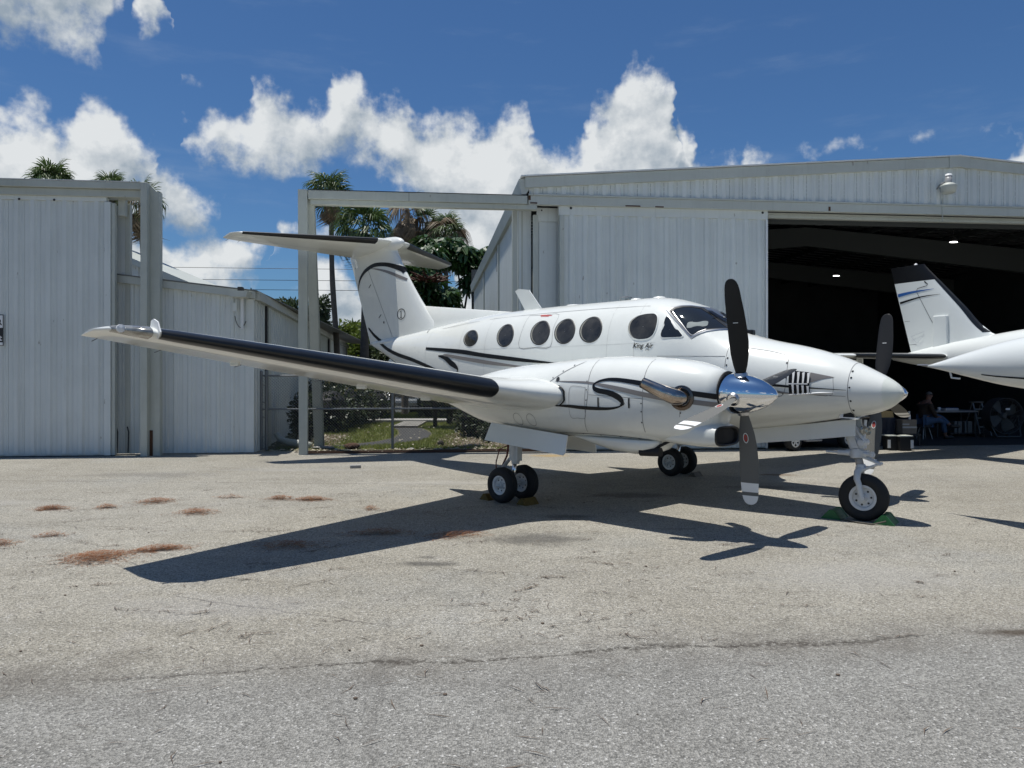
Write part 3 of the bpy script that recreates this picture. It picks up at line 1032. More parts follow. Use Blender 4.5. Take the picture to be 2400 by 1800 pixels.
def shed_top(s):            # front eave falls to the right
    return 3.72 + (wid - s) * .045 * 3


inst_rz = math.atan2(e2.y, e2.x)
shf = empty("front_wall", A0, inst_rz, sh)
nb = 10
w = wid / nb
for i in range(nb):
    z0_, z1_ = 3.46 + (wid - i * w) * .118, 3.46 + (wid - (i + 1) * w) * .118
    inst("siding_panel", rib_panel(w, .02, z0_, z1_, .045, .028).mesh("siding_panel", M["siding"]), shf, (i * w, 0, 0))
MB().box(wid - .16, wid + .02, -.05, .02, .02, 3.44).build("corner_trim", M["siding"], shf, bevel=.005)
b = MB()
b.prism([(-.1, 3.60 + wid * .118), (wid + .06, 3.60), (wid + .06, 3.44), (-.1, 3.44 + wid * .118)], lambda x, z: (x, -.12, z), lambda x, z: (x, -.02, z))
b.build("roof_trim", M["trim"], shf, bevel=.01)
b = MB()
b.prism([(-.1, 3.605 + wid * .118), (wid + .10, 3.605), (wid + .10, 3.625), (-.1, 3.625 + wid * .118)], lambda x, z: (x, -.14, z), lambda x, z: (x, 30, z))
b.build("roof", M["shedroof"], shf)
SL = 30.0
p0 = A1.copy()
b = MB()
prof = []
tt_ = .12
while tt_ < SL:
    for dx, off in ((0, 0), (.12, 0), (.14, .028), (.19, .028), (.21, 0)):
        prof.append((tt_ + dx, off))
    tt_ += .32
nrm = Vector((sideD.y, -sideD.x, 0))
b.grid([[p0 + sideD * t_ + nrm * o for t_, o in prof], [p0 + sideD * t_ + nrm * o + Vector((0, 0, 3.44)) for t_, o in prof]])
tag(b.build("side_siding", M["siding"], sh), kind="stuff")
b = MB()
for zz0, zz1, o0, o1 in ((3.42, 3.61, -.02, .14),):
    q = [p0 + sideD * 0 + nrm * o0, p0 + nrm * o1, p0 + sideD * SL + nrm * o1, p0 + sideD * SL + nrm * o0]
    lo_ = [Vector((v.x, v.y, zz0)) for v in q]
    hi_ = [Vector((v.x, v.y, zz1)) for v in q]
    b.face(lo_[::-1])
    b.face(hi_)
    for i in range(4):
        b.face([lo_[i], lo_[(i + 1) % 4], hi_[(i + 1) % 4], hi_[i]])
b.build("eave_gutter", M["trim"], sh, bevel=.01)
for t_, w_, m_ in ((1.3, .12, "gap"), (1.6, .34, "trim"), (14.0, .3, "trim"), (17.5, .5, "gap"), (18.2, .25, "trim"), (21.5, .6, "gap"), (29.3, .3, "trim")):
    a = p0 + sideD * t_
    b = MB()
    q = [a, a + nrm * .07, a + sideD * w_ + nrm * .07, a + sideD * w_]
    lo_ = [Vector((v.x, v.y, 0)) for v in q]
    hi_ = [Vector((v.x, v.y, 3.40)) for v in q]
    b.face(hi_)
    for i in range(4):
        b.face([lo_[i], lo_[(i + 1) % 4], hi_[(i + 1) % 4], hi_[i]])
    b.build("wall_post", M[m_], sh)
# floodlight and its cable on the shed
sl = empty("flood_lamp", (-5.97, 16.95, 3.52), inst_rz)
tag(sl, "flat wall flood lamp with hanging cable on shed corner", "wall lamp")
b = MB()
b.prism([(-.22, .05), (.20, .05), (.16, -.08), (-.18, -.08)], lambda x, z: (x, -.42, z), lambda x, z: (x, -.02, z))
b.build("lamp_body", M["trim"], sl, bevel=.015)
MB().box(-.05, .05, -.28, -.12, .05, .15).build("sensor", M["gap"], sl)
MB().box(-.03, .03, -.08, -.025, -.75, -.085).build("bracket", M["roofwhite"], sl)
MB().box(-.20, -.12, -.07, -.03, -.36, -.18).build("junction_box", M["siding"], sl)
pts = []
for i in range(17):
    k = i / 16
    pts.append((-.16 + .24 * k, -.06, -.37 - .40 * math.sin(math.pi * (.02 + .80 * k)) ** .5 + .08 * k))
MB().tube(pts, .009, 6).build("cable", M["wire"], sl)

# bigger shed roof behind
bs = empty("rear_building", (0, 0, 0))
tag(bs, "white ribbed building with sloping roof behind the low shed", "building")
b = MB()
zs = lambda x: 5.55 - (x + 13.6) * .128 * 1.75
prof = []
x = -17.0
while x < -7.6:
    for dx, off in ((0, 0), (.11, 0), (.13, -.03), (.18, -.03), (.2, 0)):
        prof.append((x + dx, off))
    x += .3
YB = 24.6
zt = lambda x: 1.72 + (881.5 - (608 + (1200 + 1790 * x / YB - 294) * .42)) / 1790 * YB
b.grid([[(x, YB + o, 0) for x, o in prof], [(x, YB + o, zt(x) - .03) for x, o in prof]])
tag(b.build("wall_siding", M["siding"], bs), kind="stuff")
b = MB()
xa, xb = -17.0, 1790 ** -1 * (474 - 1200) * YB
b.prism([(xa, zt(xa) + .14), (xb, zt(xb) + .14), (xb, zt(xb) - .06), (xa, zt(xa) - .06)], lambda x, z: (x, YB - .2, z), lambda x, z: (x, YB + 6, z))
b.build("roof", M["trim"], bs)

# ================================================================ FENCE
def fence():
    fo = empty("chain_link_fence", fpt(0, .95), FRZ)
    tag(fo, "grey chain link fence closing the lawn between the hangars", "fence")
    x0, x1 = -5.75, .1
    b = MB()
    pitch = .068
    H_ = 1.72
    k = x0 - H_
    r_ = .0023
    while k < x1:
        for sgn in (1, -1):
            # diagonal from (k,0) rising with sgn
            a = (k, 0.0) if sgn > 0 else (k, H_)
            c = (k + H_, H_) if sgn > 0 else (k + H_, 0.0)
            # clip to x0..x1
            (ax, az), (cx, cz) = a, c
            if cx <= x0 or ax >= x1:
                continue
            if ax < x0:
                f_ = (x0 - ax) / (cx - ax)
                ax, az = x0, az + (cz - az) * f_
            if cx > x1:
                f_ = (x1 - ax) / (cx - ax)
                cx, cz = x1, az + (cz - az) * f_
            yo = .003 * sgn
            b.tube([(ax, yo, az + .03), (cx, yo, cz + .03)], r_ * (1.5 if sgn < 0 else 1.0), 3, False)
        k += pitch
    tag(b.build("wire_mesh", M["galv"], fo), kind="stuff")
    for z in (.95, 1.73):
        MB().tube([(x0, .02, z), (x1, .02, z)], .021, 8).build("rail", M["galv"], fo)
    for x in (-5.74, -5.62, -2.73, .08):
        MB().tube([(x, .03, 0), (x, .03, 1.80)], .034, 10).build("post", M["galv"], fo)
        MB().lathe([(0, .04), (.02, .04), (.05, .015), (.055, 0)], (x, .03, 1.80), (0, 0, 1), 10).build("post_cap", M["galv"], fo)
    for z in (.3, .75, 1.1, 1.5):
        MB().box(-5.79, -5.58, 0, .06, z, z + .02).build("hinge_band", M["galv"], fo)


fence()
# fallen downspout and stones by the shed corner
ds = empty("downspout_elbow", (-5.15, 18.35, 0))
tag(ds, "pale bent downspout lying on the ground by the shed", "pipe")
MB().tube([(-.55, .1, .34), (-.46, .1, .20), (-.25, .05, .13), (.1, 0, .09), (.34, -.05, .06)], [.06, .075, .09, .095, .08], 10).build("pipe", M["trim"], ds, True)
rk = random.Random(5)


def rock(name, label, loc, s, m, grp=None, cat="stone"):
    b = MB()
    rows = []
    for i in range(6):
        th_ = math.pi * i / 5
        rows.append([(s[0] * math.sin(th_) * math.cos(p) * rk.uniform(.8, 1.15), s[1] * math.sin(th_) * math.sin(p) * rk.uniform(.8, 1.15), s[2] * (math.cos(th_) * .5 + .45)) for p in [k * math.pi / 4 for k in range(8)]])
    b.grid(rows, True)
    o = b.build(name, m)
    o.location = loc
    tag(o, label, cat, grp)
    return o


rock("stone", "dark reddish stone at the kerb below the fence", (-3.75, 18.0, 0), (.2, .12, .16), M["rust"], "stones along the fence foot")
rock("stone", "flat pale stone beside the fence post foot", (-2.35, 17.75, 0), (.09, .06, .06), M["concrete"], "stones along the fence foot")
rock("stone", "small brown stone standing in the lawn", (-1.75, 18.75, 0), (.08, .06, .16), M["bark2"], "stones along the fence foot")
rock("stone", "broad grey stone left of the fence post", (-4.45, 18.05, 0), (.28, .12, .07), M["concrete"], "stones along the fence foot")
bk = MB()
bk.box(-.10, .10, -.05, .05, 0, .06)
bk = bk.build("brick", M["concrete"], bevel=.01)
bk.location, bk.rotation_euler = (-2.93, 14.29, 0), (0, 0, .25)
tag(bk, "lone pale brick lying on the apron near the tail shadow", "brick")

# ================================================================ POWER LINES
def wire(y, xa, xb, za, zb, sag, lab):
    pts = []
    for i in range(25):
        k = i / 24
        pts.append((xa + (xb - xa) * k, y + 3 * k, za + (zb - za) * k - sag * 4 * k * (1 - k)))
    o = MB().tube(pts, .016, 5).build("power_line", M["wire"])
    tag(o, lab, "power line", "power lines behind the hangars")


wire(46, -45, 30, 8.62, 8.25, .1, "highest of the three thin power lines crossing the sky")
wire(46, -45, 30, 7.85, 7.6, .1, "middle one of the three thin power lines")
wire(46, -45, 30, 7.25, 7.0, .1, "lowest of the three thin power lines above the shed")
wire(60, -45, 30, 6.2, 6.1, .1, "faint power line low behind the palm trunk")

def pchip(xs,ys):
    n=len(xs);h=[xs[i+1]-xs[i] for i in range(n-1)];d=[(ys[i+1]-ys[i])/h[i] for i in range(n-1)]
    m=[0.]*n;m[0]=d[0];m[-1]=d[-1]
    for i in range(1,n-1):
        if d[i-1]*d[i]>0:
            a=2*h[i]+h[i-1];b=h[i]+2*h[i-1];m[i]=(a+b)/(a/d[i-1]+b/d[i])
    def f(x):
        if x<=xs[0]: return ys[0]
        if x>=xs[-1]: return ys[-1]
        i=0
        while x>xs[i+1]: i+=1
        t=(x-xs[i])/h[i];t2=t*t;t3=t2*t
        return (2*t3-3*t2+1)*ys[i]+(t3-2*t2+t)*h[i]*m[i]+(-2*t3+3*t2)*ys[i+1]+(t3-t2)*h[i]*m[i+1]
    return f
def curve(pts): return pchip([p[0] for p in pts],[p[1] for p in pts])
FT=curve([(-6.46,2.44),(-6.2,2.48),(-5.5,2.53),(-4.5,2.62),(-3.3,2.74),(-2.07,2.832),(-.6,2.862),(.98,2.864),(1.26,2.842),(1.6,2.757),(1.8,2.68),(2.095,2.505),(2.42,2.303),(2.775,2.194),(3.292,2.08),(3.766,1.929),(4.063,1.788),(4.283,1.66),(4.35,1.60),(4.385,1.53)])
FB=curve([(-6.46,2.40),(-5.81,2.147),(-5.44,1.99),(-3.6,1.27),(-2.8,1.09),(-2.,1.0),(0,.97),(1.5,.985),(2.45,1.019),(2.775,1.057),(3.292,1.13),(3.871,1.232),(4.179,1.319),(4.338,1.432),(4.385,1.52)])
FW=curve([(-6.46,.03),(-6.2,.09),(-5.5,.22),(-4.5,.41),(-3.5,.57),(-2.5,.69),(-1.5,.74),(1.2,.74),(1.6,.73),(2.0,.70),(2.42,.645),(2.775,.59),(3.3,.49),(3.88,.345),(4.18,.225),(4.3,.14),(4.36,.075),(4.385,.01)])
FC=curve([(-6.46,2.42),(-5.44,2.25),(-3.6,1.98),(-2.,1.9),(1.5,1.85),(2.42,1.72),(3.29,1.6),(3.88,1.55),(4.385,1.525)])
FN=curve([(-6.46,2.),(-4,2.2),(-2,2.5),(1.5,2.5),(2.42,2.25),(3.3,2.1),(4.385,2.)])
def fus_y(x,z):
    w=FW(x);c=FC(x);n=FN(x);h=(FT(x)-c) if z>=c else (c-FB(x))
    t=abs(z-c)/max(h,1e-6)
    return w*(1-t**n)**(1/n) if t<1 else 0.
NT=curve([(-1.7,1.48),(-1.0,1.62),(-.5,1.729),(-.09,1.805),(.355,1.86),(.88,1.893),(1.34,1.93),(1.7,1.95),(2.1,1.953),(2.44,1.937),(2.78,1.91),(3.0,1.878),(3.2,1.82),(3.335,1.765)])
NB=curve([(-1.7,1.42),(-1.31,1.33),(-1.,1.25),(-.36,1.076),(.3,1.0),(1.06,.975),(2.34,.975),(2.7,.972),(3.05,.98),(3.18,1.02),(3.26,1.10),(3.31,1.22),(3.335,1.345)])
NW=curve([(-1.7,.03),(-1.3,.16),(-1,.25),(-.3,.37),(.5,.43),(1.5,.45),(2.3,.44),(2.8,.405),(3.1,.335),(3.25,.265),(3.335,.21)])
NC=curve([(-1.7,1.45),(-.3,1.44),(1,1.46),(2.4,1.48),(3.335,1.555)])
NN=curve([(-1.7,2.),(0,2.2),(1,2.4),(2.4,2.4),(3.0,2.45),(3.2,2.2),(3.335,2.)])
def nac_y(x,z):
    w=NW(x);c=NC(x);n=NN(x);h=(NT(x)-c) if z>=c else (c-NB(x))
    t=abs(z-c)/max(h,1e-6)
    return w*(1-t**n)**(1/n) if t<1 else 0.
NY=-2.08
# ================================================================ TREES AND SHRUBS
def at(px, py, Y):
    return Vector(((px - 1200) / 1790 * Y, Y, 1.72 + (881.5 - py) / 1790 * Y))


rp = random.Random(21)


def frond_mesh(m, seed, droop=.5, dry=False):
    """one fan frond along +x: stalk, then a pleated fan of leaflets with hanging tips"""
    r = random.Random(seed)
    b = MB()
    L = .55
    b.tube([(0, 0, 0), (L * .5, 0, .05), (L, 0, .04)], .014, 4, False)
    n = 20
    for i in range(n):
        a = (i / (n - 1) - .5) * 3.3 + r.gauss(0, .04)
        ln = (1.0 - .25 * abs(i / (n - 1) - .5)) * r.uniform(.8, 1.05) * (.62 if dry else .72)
        w = .030 * r.uniform(.8, 1.15)
        dirv = Vector((math.cos(a), math.sin(a), 0))
        sidev = Vector((-math.sin(a), math.cos(a), 0))
        o = Vector((L, 0, .04))
        fall = droop * r.uniform(.7, 1.4)
        p1 = o + dirv * ln * .5 + Vector((0, 0, -.06 * fall + .03 * (i % 2)))
        p2 = o + dirv * ln * (.82 - .1 * fall) + Vector((0, 0, -.28 * fall))
        p3 = o + dirv * ln * (.95 - .22 * fall) + Vector((0, 0, -.28 * fall - .34 * fall * r.uniform(.7, 1.3)))
        b.grid([[o - sidev * .006, o + sidev * .006], [p1 - sidev * w, p1 + sidev * w], [p2 - sidev * w * .6, p2 + sidev * w * .6], [p3 - sidev * .004, p3 + sidev * .004]])
    return b.mesh("frond", m)


FR = [frond_mesh(M["frond"], s, d) for s, d in ((1, .35), (2, .6), (3, .9), (4, .5))]
FD = [frond_mesh(M["frondry"], s, 1.5, True) for s in (5, 6, 7)]


def palm(px, py, Y, size, label, tr=.14, n=34, dead=16, ground=None, lean=.0, dryk=0.0, tx=None, skirt=1.0):
    c = at(px, py, Y)
    root = empty("fan_palm", (c.x + lean, Y, 0))
    tag(root, label, "palm tree", "fan palms behind the hangars")
    h = c.z
    pts, rs = [], []
    for i in range(13):
        k = i / 12
        pts.append((-lean * k ** 1.4 + .04 * math.sin(k * 9 + px), .03 * math.sin(k * 7), h * k))
        rs.append(tr * (1.35 - .45 * k + (.18 if k < .08 else 0)) * (1 + .05 * math.sin(i * 2.1)))
    MB().tube(pts, rs, 9).build("trunk", M["bark"], root, True)
    top = Vector(pts[-1])
    for i in range(n + dead):
        d = i >= n
        az = i * 2.39996 + rp.uniform(-.3, .3)
        if not d:
            k = (i + .5) / n
            el = math.radians(78 - 112 * k ** .9) + rp.uniform(-.15, .15)
            me = FD[i % 3] if rp.random() < dryk * k else FR[(0 if k < .25 else 1 if k < .55 else 2) if rp.random() < .8 else 3]
            sc = size * rp.uniform(.85, 1.12)
        else:
            el = math.radians(rp.uniform(-82, -38))
            me = FD[i % 3]
            sc = size * rp.uniform(.7, 1.0) * skirt
        o = inst("frond", me, root, top + Vector((rp.uniform(-.05, .05), rp.uniform(-.05, .05), rp.uniform(-.25, .12) * size - (.35 * size if d else 0))))
        o.rotation_euler = (rp.uniform(-.5, .5), -el, az)
        o.scale = (sc, sc, sc)
    return root


palm(772, 448, 34, 1.04, "tall fan palm with thin trunk rising behind the white frame post", .11, 24, 12, lean=.35)
palm(856, 532, 31, 1.26, "broad green fan palm crown above the airplane tailplane", .15, 27, 4)
palm(956, 490, 45, 1.38, "shaggy fan palm with mostly dead hanging fronds", .13, 9, 46, dryk=1.2, skirt=1.35)
palm(1044, 548, 45, 1.40, "lower fan palm half dry, right of the shaggy one", .13, 30, 14, dryk=.55)
palm(1002, 520, 46, 1.25, "brown fan palm crowded between the shaggy palm and the lower palm", .15, 9, 18, dryk=.9, skirt=1.0)
palm(122, 430, 30, .92, "fan palm crown showing over the left hangar beam, larger one", .13, 34, 8)
palm(258, 444, 31, .82, "fan palm crown over the left beam, nearer the post", .13, 28, 10)
palm(335, 478, 30, .95, "drooping fan palm seen through the left outrigger gap", .13, 20, 22, dryk=.5, lean=.1)


def leafcloud(b, blobs, count, size, r, hang=0.0, asp=.45, shell=.55):
    """leaf-sized faces through the volume of several ellipsoids"""
    tot = sum(q[3] * q[4] * q[5] for q in blobs) or 1
    for (cx, cy, cz, rx, ry, rz) in blobs:
        n = int(count * rx * ry * rz / tot)
        for i in range(n):
            while True:
                u = Vector((r.gauss(0, 1), r.gauss(0, 1), r.gauss(0, 1)))
                if u.length > .01:
                    break
            u.normalize()
            k = shell + (1 - shell) * r.random() if r.random() < .75 else r.random()
            k *= r.uniform(.82, 1.12)
            p = Vector((cx + u.x * rx * k, cy + u.y * ry * k, cz + u.z * rz * k))
            s = size * r.uniform(.6, 1.35)
            d = (u + Vector((r.gauss(0, .7), r.gauss(0, .7), r.gauss(0, .5) - hang))).normalized()
            t = d.cross(Vector((r.gauss(0, 1), r.gauss(0, 1), r.gauss(0, 1)))).normalized()
            b.face([p, p + d * s * .5 + t * s * asp * .5, p + d * s, p + d * s * .5 - t * s * asp * .5])


def rosette(b, p, r, size, n=8):
    """umbrella-tree leaf: a ring of drooping leaflets"""
    tilt = Vector((r.gauss(0, .4), r.gauss(0, .4), 1)).normalized()
    x = tilt.cross(Vector((1, .3, .1))).normalized()
    y = tilt.cross(x)
    for i in range(n):
        a = 2 * math.pi * i / n + r.uniform(-.15, .15)
        d = x * math.cos(a) + y * math.sin(a)
        s = tilt.cross(d)
        L = size * r.uniform(.8, 1.15)
        w = L * .17
        q0 = p + d * L * .15
        q1 = p + d * L * .55 + tilt * L * .02
        q2 = p + d * L * .95 - tilt * L * r.uniform(.3, .55)
        b.grid([[q0 - s * .01, q0 + s * .01], [q1 - s * w, q1 + s * w], [q2 - s * w * .3, q2 + s * w * .3]])


def umbrella_tree(label, base, stems, blobs, n, size, flowers=()):
    root = empty("umbrella_tree", base)
    tag(root, label, "tree", "umbrella trees beside the hangar wall")
    r = random.Random(int(base[0] * 100) + 7)
    for s in stems:
        MB().tube([Vector(p) - Vector(base) for p in s], [.07, .06, .05, .035][:len(s)] if len(s) <= 4 else .05, 7).build("trunk", M["bark2"], root, True)
    b = MB()
    tot = sum(q[3] * q[4] * q[5] for q in blobs)
    for (c, rx, ry, rz) in [(Vector(q[:3]) - Vector(base), q[3], q[4], q[5]) for q in blobs]:
        for i in range(int(n * rx * ry * rz / tot)):
            u = Vector((r.gauss(0, 1), r.gauss(0, 1), r.gauss(0, 1))).normalized()
            k = r.uniform(.6, 1.05) if r.random() < .8 else r.random()
            rosette(b, c + Vector((u.x * rx, u.y * ry, u.z * rz)) * k, r, size * r.uniform(.75, 1.2), 8)
    b.build("crown", M["umbrella"], root)
    for f in flowers:
        b = MB()
        o = Vector(f) - Vector(base)
        for i in range(14):
            a = 2 * math.pi * i / 14
            d = Vector((math.cos(a), math.sin(a), r.uniform(.0, .45)))
            b.tube([o, o + d * .28, o + d * .55 + Vector((0, 0, .02))], [.02, .03, .012], 4)
        b.build("flower_spray", M["flower"], root)
    return root


def wp(px, py, Y):
    return tuple(at(px, py, Y))


def blob(px, py, Y, rpx, rpy, ry=None):
    c = at(px, py, Y)
    return (c.x, c.y, c.z, rpx / 1790 * Y, ry or rpx / 1790 * Y, rpy / 1790 * Y)


Y = 39.5
umbrella_tree("tall umbrella tree with two bare leaning stems by the hangar wall", tuple(at(1080, 990, Y))[:2] + (0,),
              [[(at(1082, 0, Y).x, Y, 0), wp(1079, 800, Y), wp(1077, 660, Y), wp(1068, 605, Y)], [(at(1076, 0, Y).x, Y, 0), wp(1088, 730, Y), wp(1098, 670, Y), wp(1104, 640, Y)]],
              [blob(1042, 590, Y, 58, 26), blob(1000, 576, Y, 28, 22), blob(1084, 606, Y, 36, 26), blob(1116, 642, Y, 26, 32), blob(1100, 668, Y, 20, 18), blob(1135, 605, Y, 24, 24)], 330, .62)
Y = 25.5
umbrella_tree("low dense umbrella tree with red flower sprays behind the fin", tuple(at(1020, 990, Y))[:2] + (0,),
              [[(at(1020, 0, Y).x, Y, 0), wp(1020, 800, Y), wp(1015, 720, Y)]],
              [blob(1018, 702, Y, 52, 28), blob(995, 668, Y, 42, 18), blob(1045, 692, Y, 28, 20), blob(1030, 755, Y, 54, 42), blob(965, 640, Y, 32, 26)], 250, .40,
              [wp(1004, 655, Y - .8), wp(1018, 660, Y - .6), wp(990, 658, Y - .7)])
Y = 33.0
umbrella_tree("dark umbrella tree deep behind the tailplane", tuple(at(985, 990, Y))[:2] + (0,),
              [[(at(985, 0, Y).x, Y, 0), wp(985, 700, Y), wp(985, 630, Y)]],
              [blob(975, 628, Y, 50, 36), blob(1000, 606, Y, 38, 26)], 150, .45)


def bushy_tree(label, px, py, Y, rx, ry, m, size=.16, n=2200, stem=True, group="trees behind the shed", name="broadleaf_tree", extra=()):
    c = at(px, py, Y)
    root = empty(name, (c.x, Y, 0))
    tag(root, label, "tree", group)
    r = random.Random(int(px * 7 + py))
    k = Y / 1790
    blobs = [(0, 0, c.z, rx * k * .7, rx * k * .7, ry * k * .75)]
    limbs = []
    for i in range(9):
        a = r.uniform(0, 6.28)
        q = (math.cos(a) * rx * k * r.uniform(.3, .75), math.sin(a) * rx * k * .6, c.z + r.uniform(-.6, .7) * ry * k)
        limbs.append(q)
        s = r.uniform(.28, .45)
        blobs.append((*q, rx * k * s, rx * k * s, ry * k * s))
    for (ex, ey, erx, ery) in extra:
        e = at(ex, ey, Y)
        blobs.append((e.x - c.x, 0, e.z, erx * k, erx * k, ery * k))
        limbs.append((e.x - c.x, 0, e.z))
    b = MB()
    b.tube([(0, 0, 0), (.05, 0, c.z * .5), (0, .05, c.z * .85)], [.09, .07, .04], 8)
    for q in limbs:
        b.tube([(0, .0, c.z * .55), (q[0] * .5, q[1] * .5, (q[2] + c.z * .55) * .5 + .1), q], [.06, .04, .012], 5)
    b.build("trunk", M["bark2"], root, True)
    b = MB()
    leafcloud(b, blobs, n, size, r, .25)
    b.build("crown", m, root)


bushy_tree("dark feathery tree left of the frame post above the shed roof", 672, 735, 44, 50, 46, M["treeleaf"], .28, 2600)
bushy_tree("dark feathery tree right of the frame post", 745, 765, 40, 40, 72, M["treeleaf"], .24, 2600)
bushy_tree("yellow green bush tree at the shed end", 815, 800, 52, 46, 45, M["lime"], .30, 2400)
bushy_tree("yellow green tree behind the rudder with a tall sprig", 872, 820, 48, 62, 45, M["lime"], .30, 3000, extra=((853, 768, 8, 26),))
bushy_tree("dark round tree low behind the airplane tail", 935, 850, 46, 90, 55, M["treeleaf"], .28, 3000)
bushy_tree("small tree peeping over the shed ridge", 590, 698, 50, 26, 20, M["treeleaf"], .25, 800)
bushy_tree("far dark tree behind the parked cars", 860, 880, 55, 130, 40, M["treeleaf"], .32, 3000)
bushy_tree("far dark tree right of the white car", 1010, 905, 50, 60, 45, M["hedge"], .30, 2600)


def hedge(label, boxes, m, n, size, m2=None, n2=0, name="hedge", group="hedges around the lawn", seed=1):
    r = random.Random(seed)
    cx = sum(q[0] for q in boxes) / len(boxes)
    cy = sum(q[1] for q in boxes) / len(boxes)
    root = empty(name, (cx, cy, 0))
    tag(root, label, "hedge" if name == "hedge" else "shrub", group)
    b = MB()
    bl = [(x - cx, y - cy, z, rx, ry, rz) for x, y, z, rx, ry, rz in boxes]
    leafcloud(b, bl, n, size, r, 0, .55, .75)
    b.build("foliage", m, root)
    if m2:
        b = MB()
        bl2 = [(x, y - ry * .2, z + rz * .25, rx, ry, rz * .85) for x, y, z, rx, ry, rz in bl]
        leafcloud(b, bl2, n2, size * 1.6, r, .1, .5, .92)
        b.build("pale_leaves", m2, root)
    b = MB()
    for x, y, z, rx, ry, rz in bl:
        for i in range(3):
            dx, dy = r.uniform(-.3, .3) * rx, r.uniform(-.3, .3) * ry
            b.tube([(x + dx, y + dy, 0), (x + dx * 1.3, y + dy * 1.3, z * .6), (x + dx * 2, y + dy * 2, z)], [.03, .02, .01], 5)
    tag(b.build("stems", M["bark2"], root), kind="stuff")
    # solid dark heart added so the leaves do not show daylight straight through
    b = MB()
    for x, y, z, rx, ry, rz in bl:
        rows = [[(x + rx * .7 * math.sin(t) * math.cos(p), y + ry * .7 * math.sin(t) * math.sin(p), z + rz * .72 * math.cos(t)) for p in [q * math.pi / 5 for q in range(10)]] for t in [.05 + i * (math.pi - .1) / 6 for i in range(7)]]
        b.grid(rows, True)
    tag(b.build("dark_heart", M["soot"], root), kind="stuff")


hedge("long hedge with mottled pale leaves left of the lawn", [(-5.55, 23.4, .72, .75, .9, .8), (-5.5, 25.2, .75, .75, 1.2, .85), (-5.45, 27.2, .7, .7, 1.2, .85), (-5.3, 29.6, .62, .7, 1.1, .8), (-6.6, 26, .75, .8, 1.5, .85)], M["hedge"], 6200, .12, M["croton"], 80, seed=2)
hedge("dark clipped bush behind the frame post at shed wall", [(-5.35, 19.6, .78, .38, .4, .55), (-5.3, 19.5, .45, .35, .35, .45)], M["hedge"], 1500, .09, seed=3)
hedge("dense dark hedge under the nacelle at right of lawn", [(-1.15, 21.6, .55, .5, .7, .62), (-.55, 20.9, .5, .55, .6, .58), (-.7, 22.6, .7, .7, .8, .75), (.1, 22.0, .6, .5, .8, .7)], M["hedge"], 4200, .11, M["croton"], 16, seed=4)
hedge("dark square hedge behind the sidewalk", [(-3.35, 30.6, .55, .45, .5, .65), (-2.7, 30.8, .6, .5, .5, .7), (-2.0, 30.8, .6, .55, .5, .72), (-1.2, 30.8, .6, .6, .5, .72)], M["hedge"], 3600, .13, seed=5)
hedge("dark hedge at the far left end of the sidewalk", [(-5.85, 31.0, .5, .35, .6, .6), (-6.2, 31.6, .55, .5, .5, .62)], M["hedge"], 1600, .13, seed=6)
hedge("small mop headed shrub with variegated leaves on dark stem", [(-2.25, 27.3, .95, .34, .3, .24), (-2.2, 27.3, .55, .2, .2, .45)], M["hedge"], 700, .11, M["croton"], 150, name="shrub", seed=7)
hedge("low dark shrub beside the flat stones at the lawn corner", [(-.45, 19.9, .25, .4, .35, .3)], M["hedge"], 900, .09, name="shrub", seed=8)

# wooden posts, parking stop and small notice beyond the sidewalk
for k, (x, y, h, r_, lab) in enumerate(((-5.25, 33.5, 1.05, .13, "short grey wooden bollard left of the white car"), (-4.65, 33.2, 1.6, .16, "taller wooden post right of the white car"))):
    o = MB().tube([(0, 0, 0), (0, 0, h * .5), (.01, 0, h)], [r_, r_ * .97, r_ * .92], 10).build("wooden_post", M["wood"], None, True, angle=40)
    o.location = (x, y, 0)
    tag(o, lab, "post", "wooden posts by the parking")
bs_ = MB()
bs_.prism([(-.10, 0), (.10, 0), (.07, .32), (-.07, .32)], lambda a, z: (-6.1, a, z), lambda a, z: (-4.75, a, z))
o = bs_.build("parking_kerb", M["carwhite"], bevel=.01)
o.location = (0, 35.3, 0)
tag(o, "low white concrete parking stop on the grass", "parking stop")
nb_ = empty("notice_board", (-6.63, 32.0, 0))
tag(nb_, "small beige notice hanging above the blue car", "notice board")
MB().box(-.16, .16, -.01, .01, 1.40, 1.78).build("panel", M["concrete"], nb_)
for x in (-.15, .15):
    MB().tube([(x, .03, 0), (x, .03, 1.78)], .018, 6).build("post", M["galv"], nb_)
# car park surface
b = MB()
b.face([(-30, 35.6, .004), (8, 35.6, .004), (8, 48, .004), (-30, 48, .004)])
tag(b.build("car_park", M["asphalt"]), kind="structure")


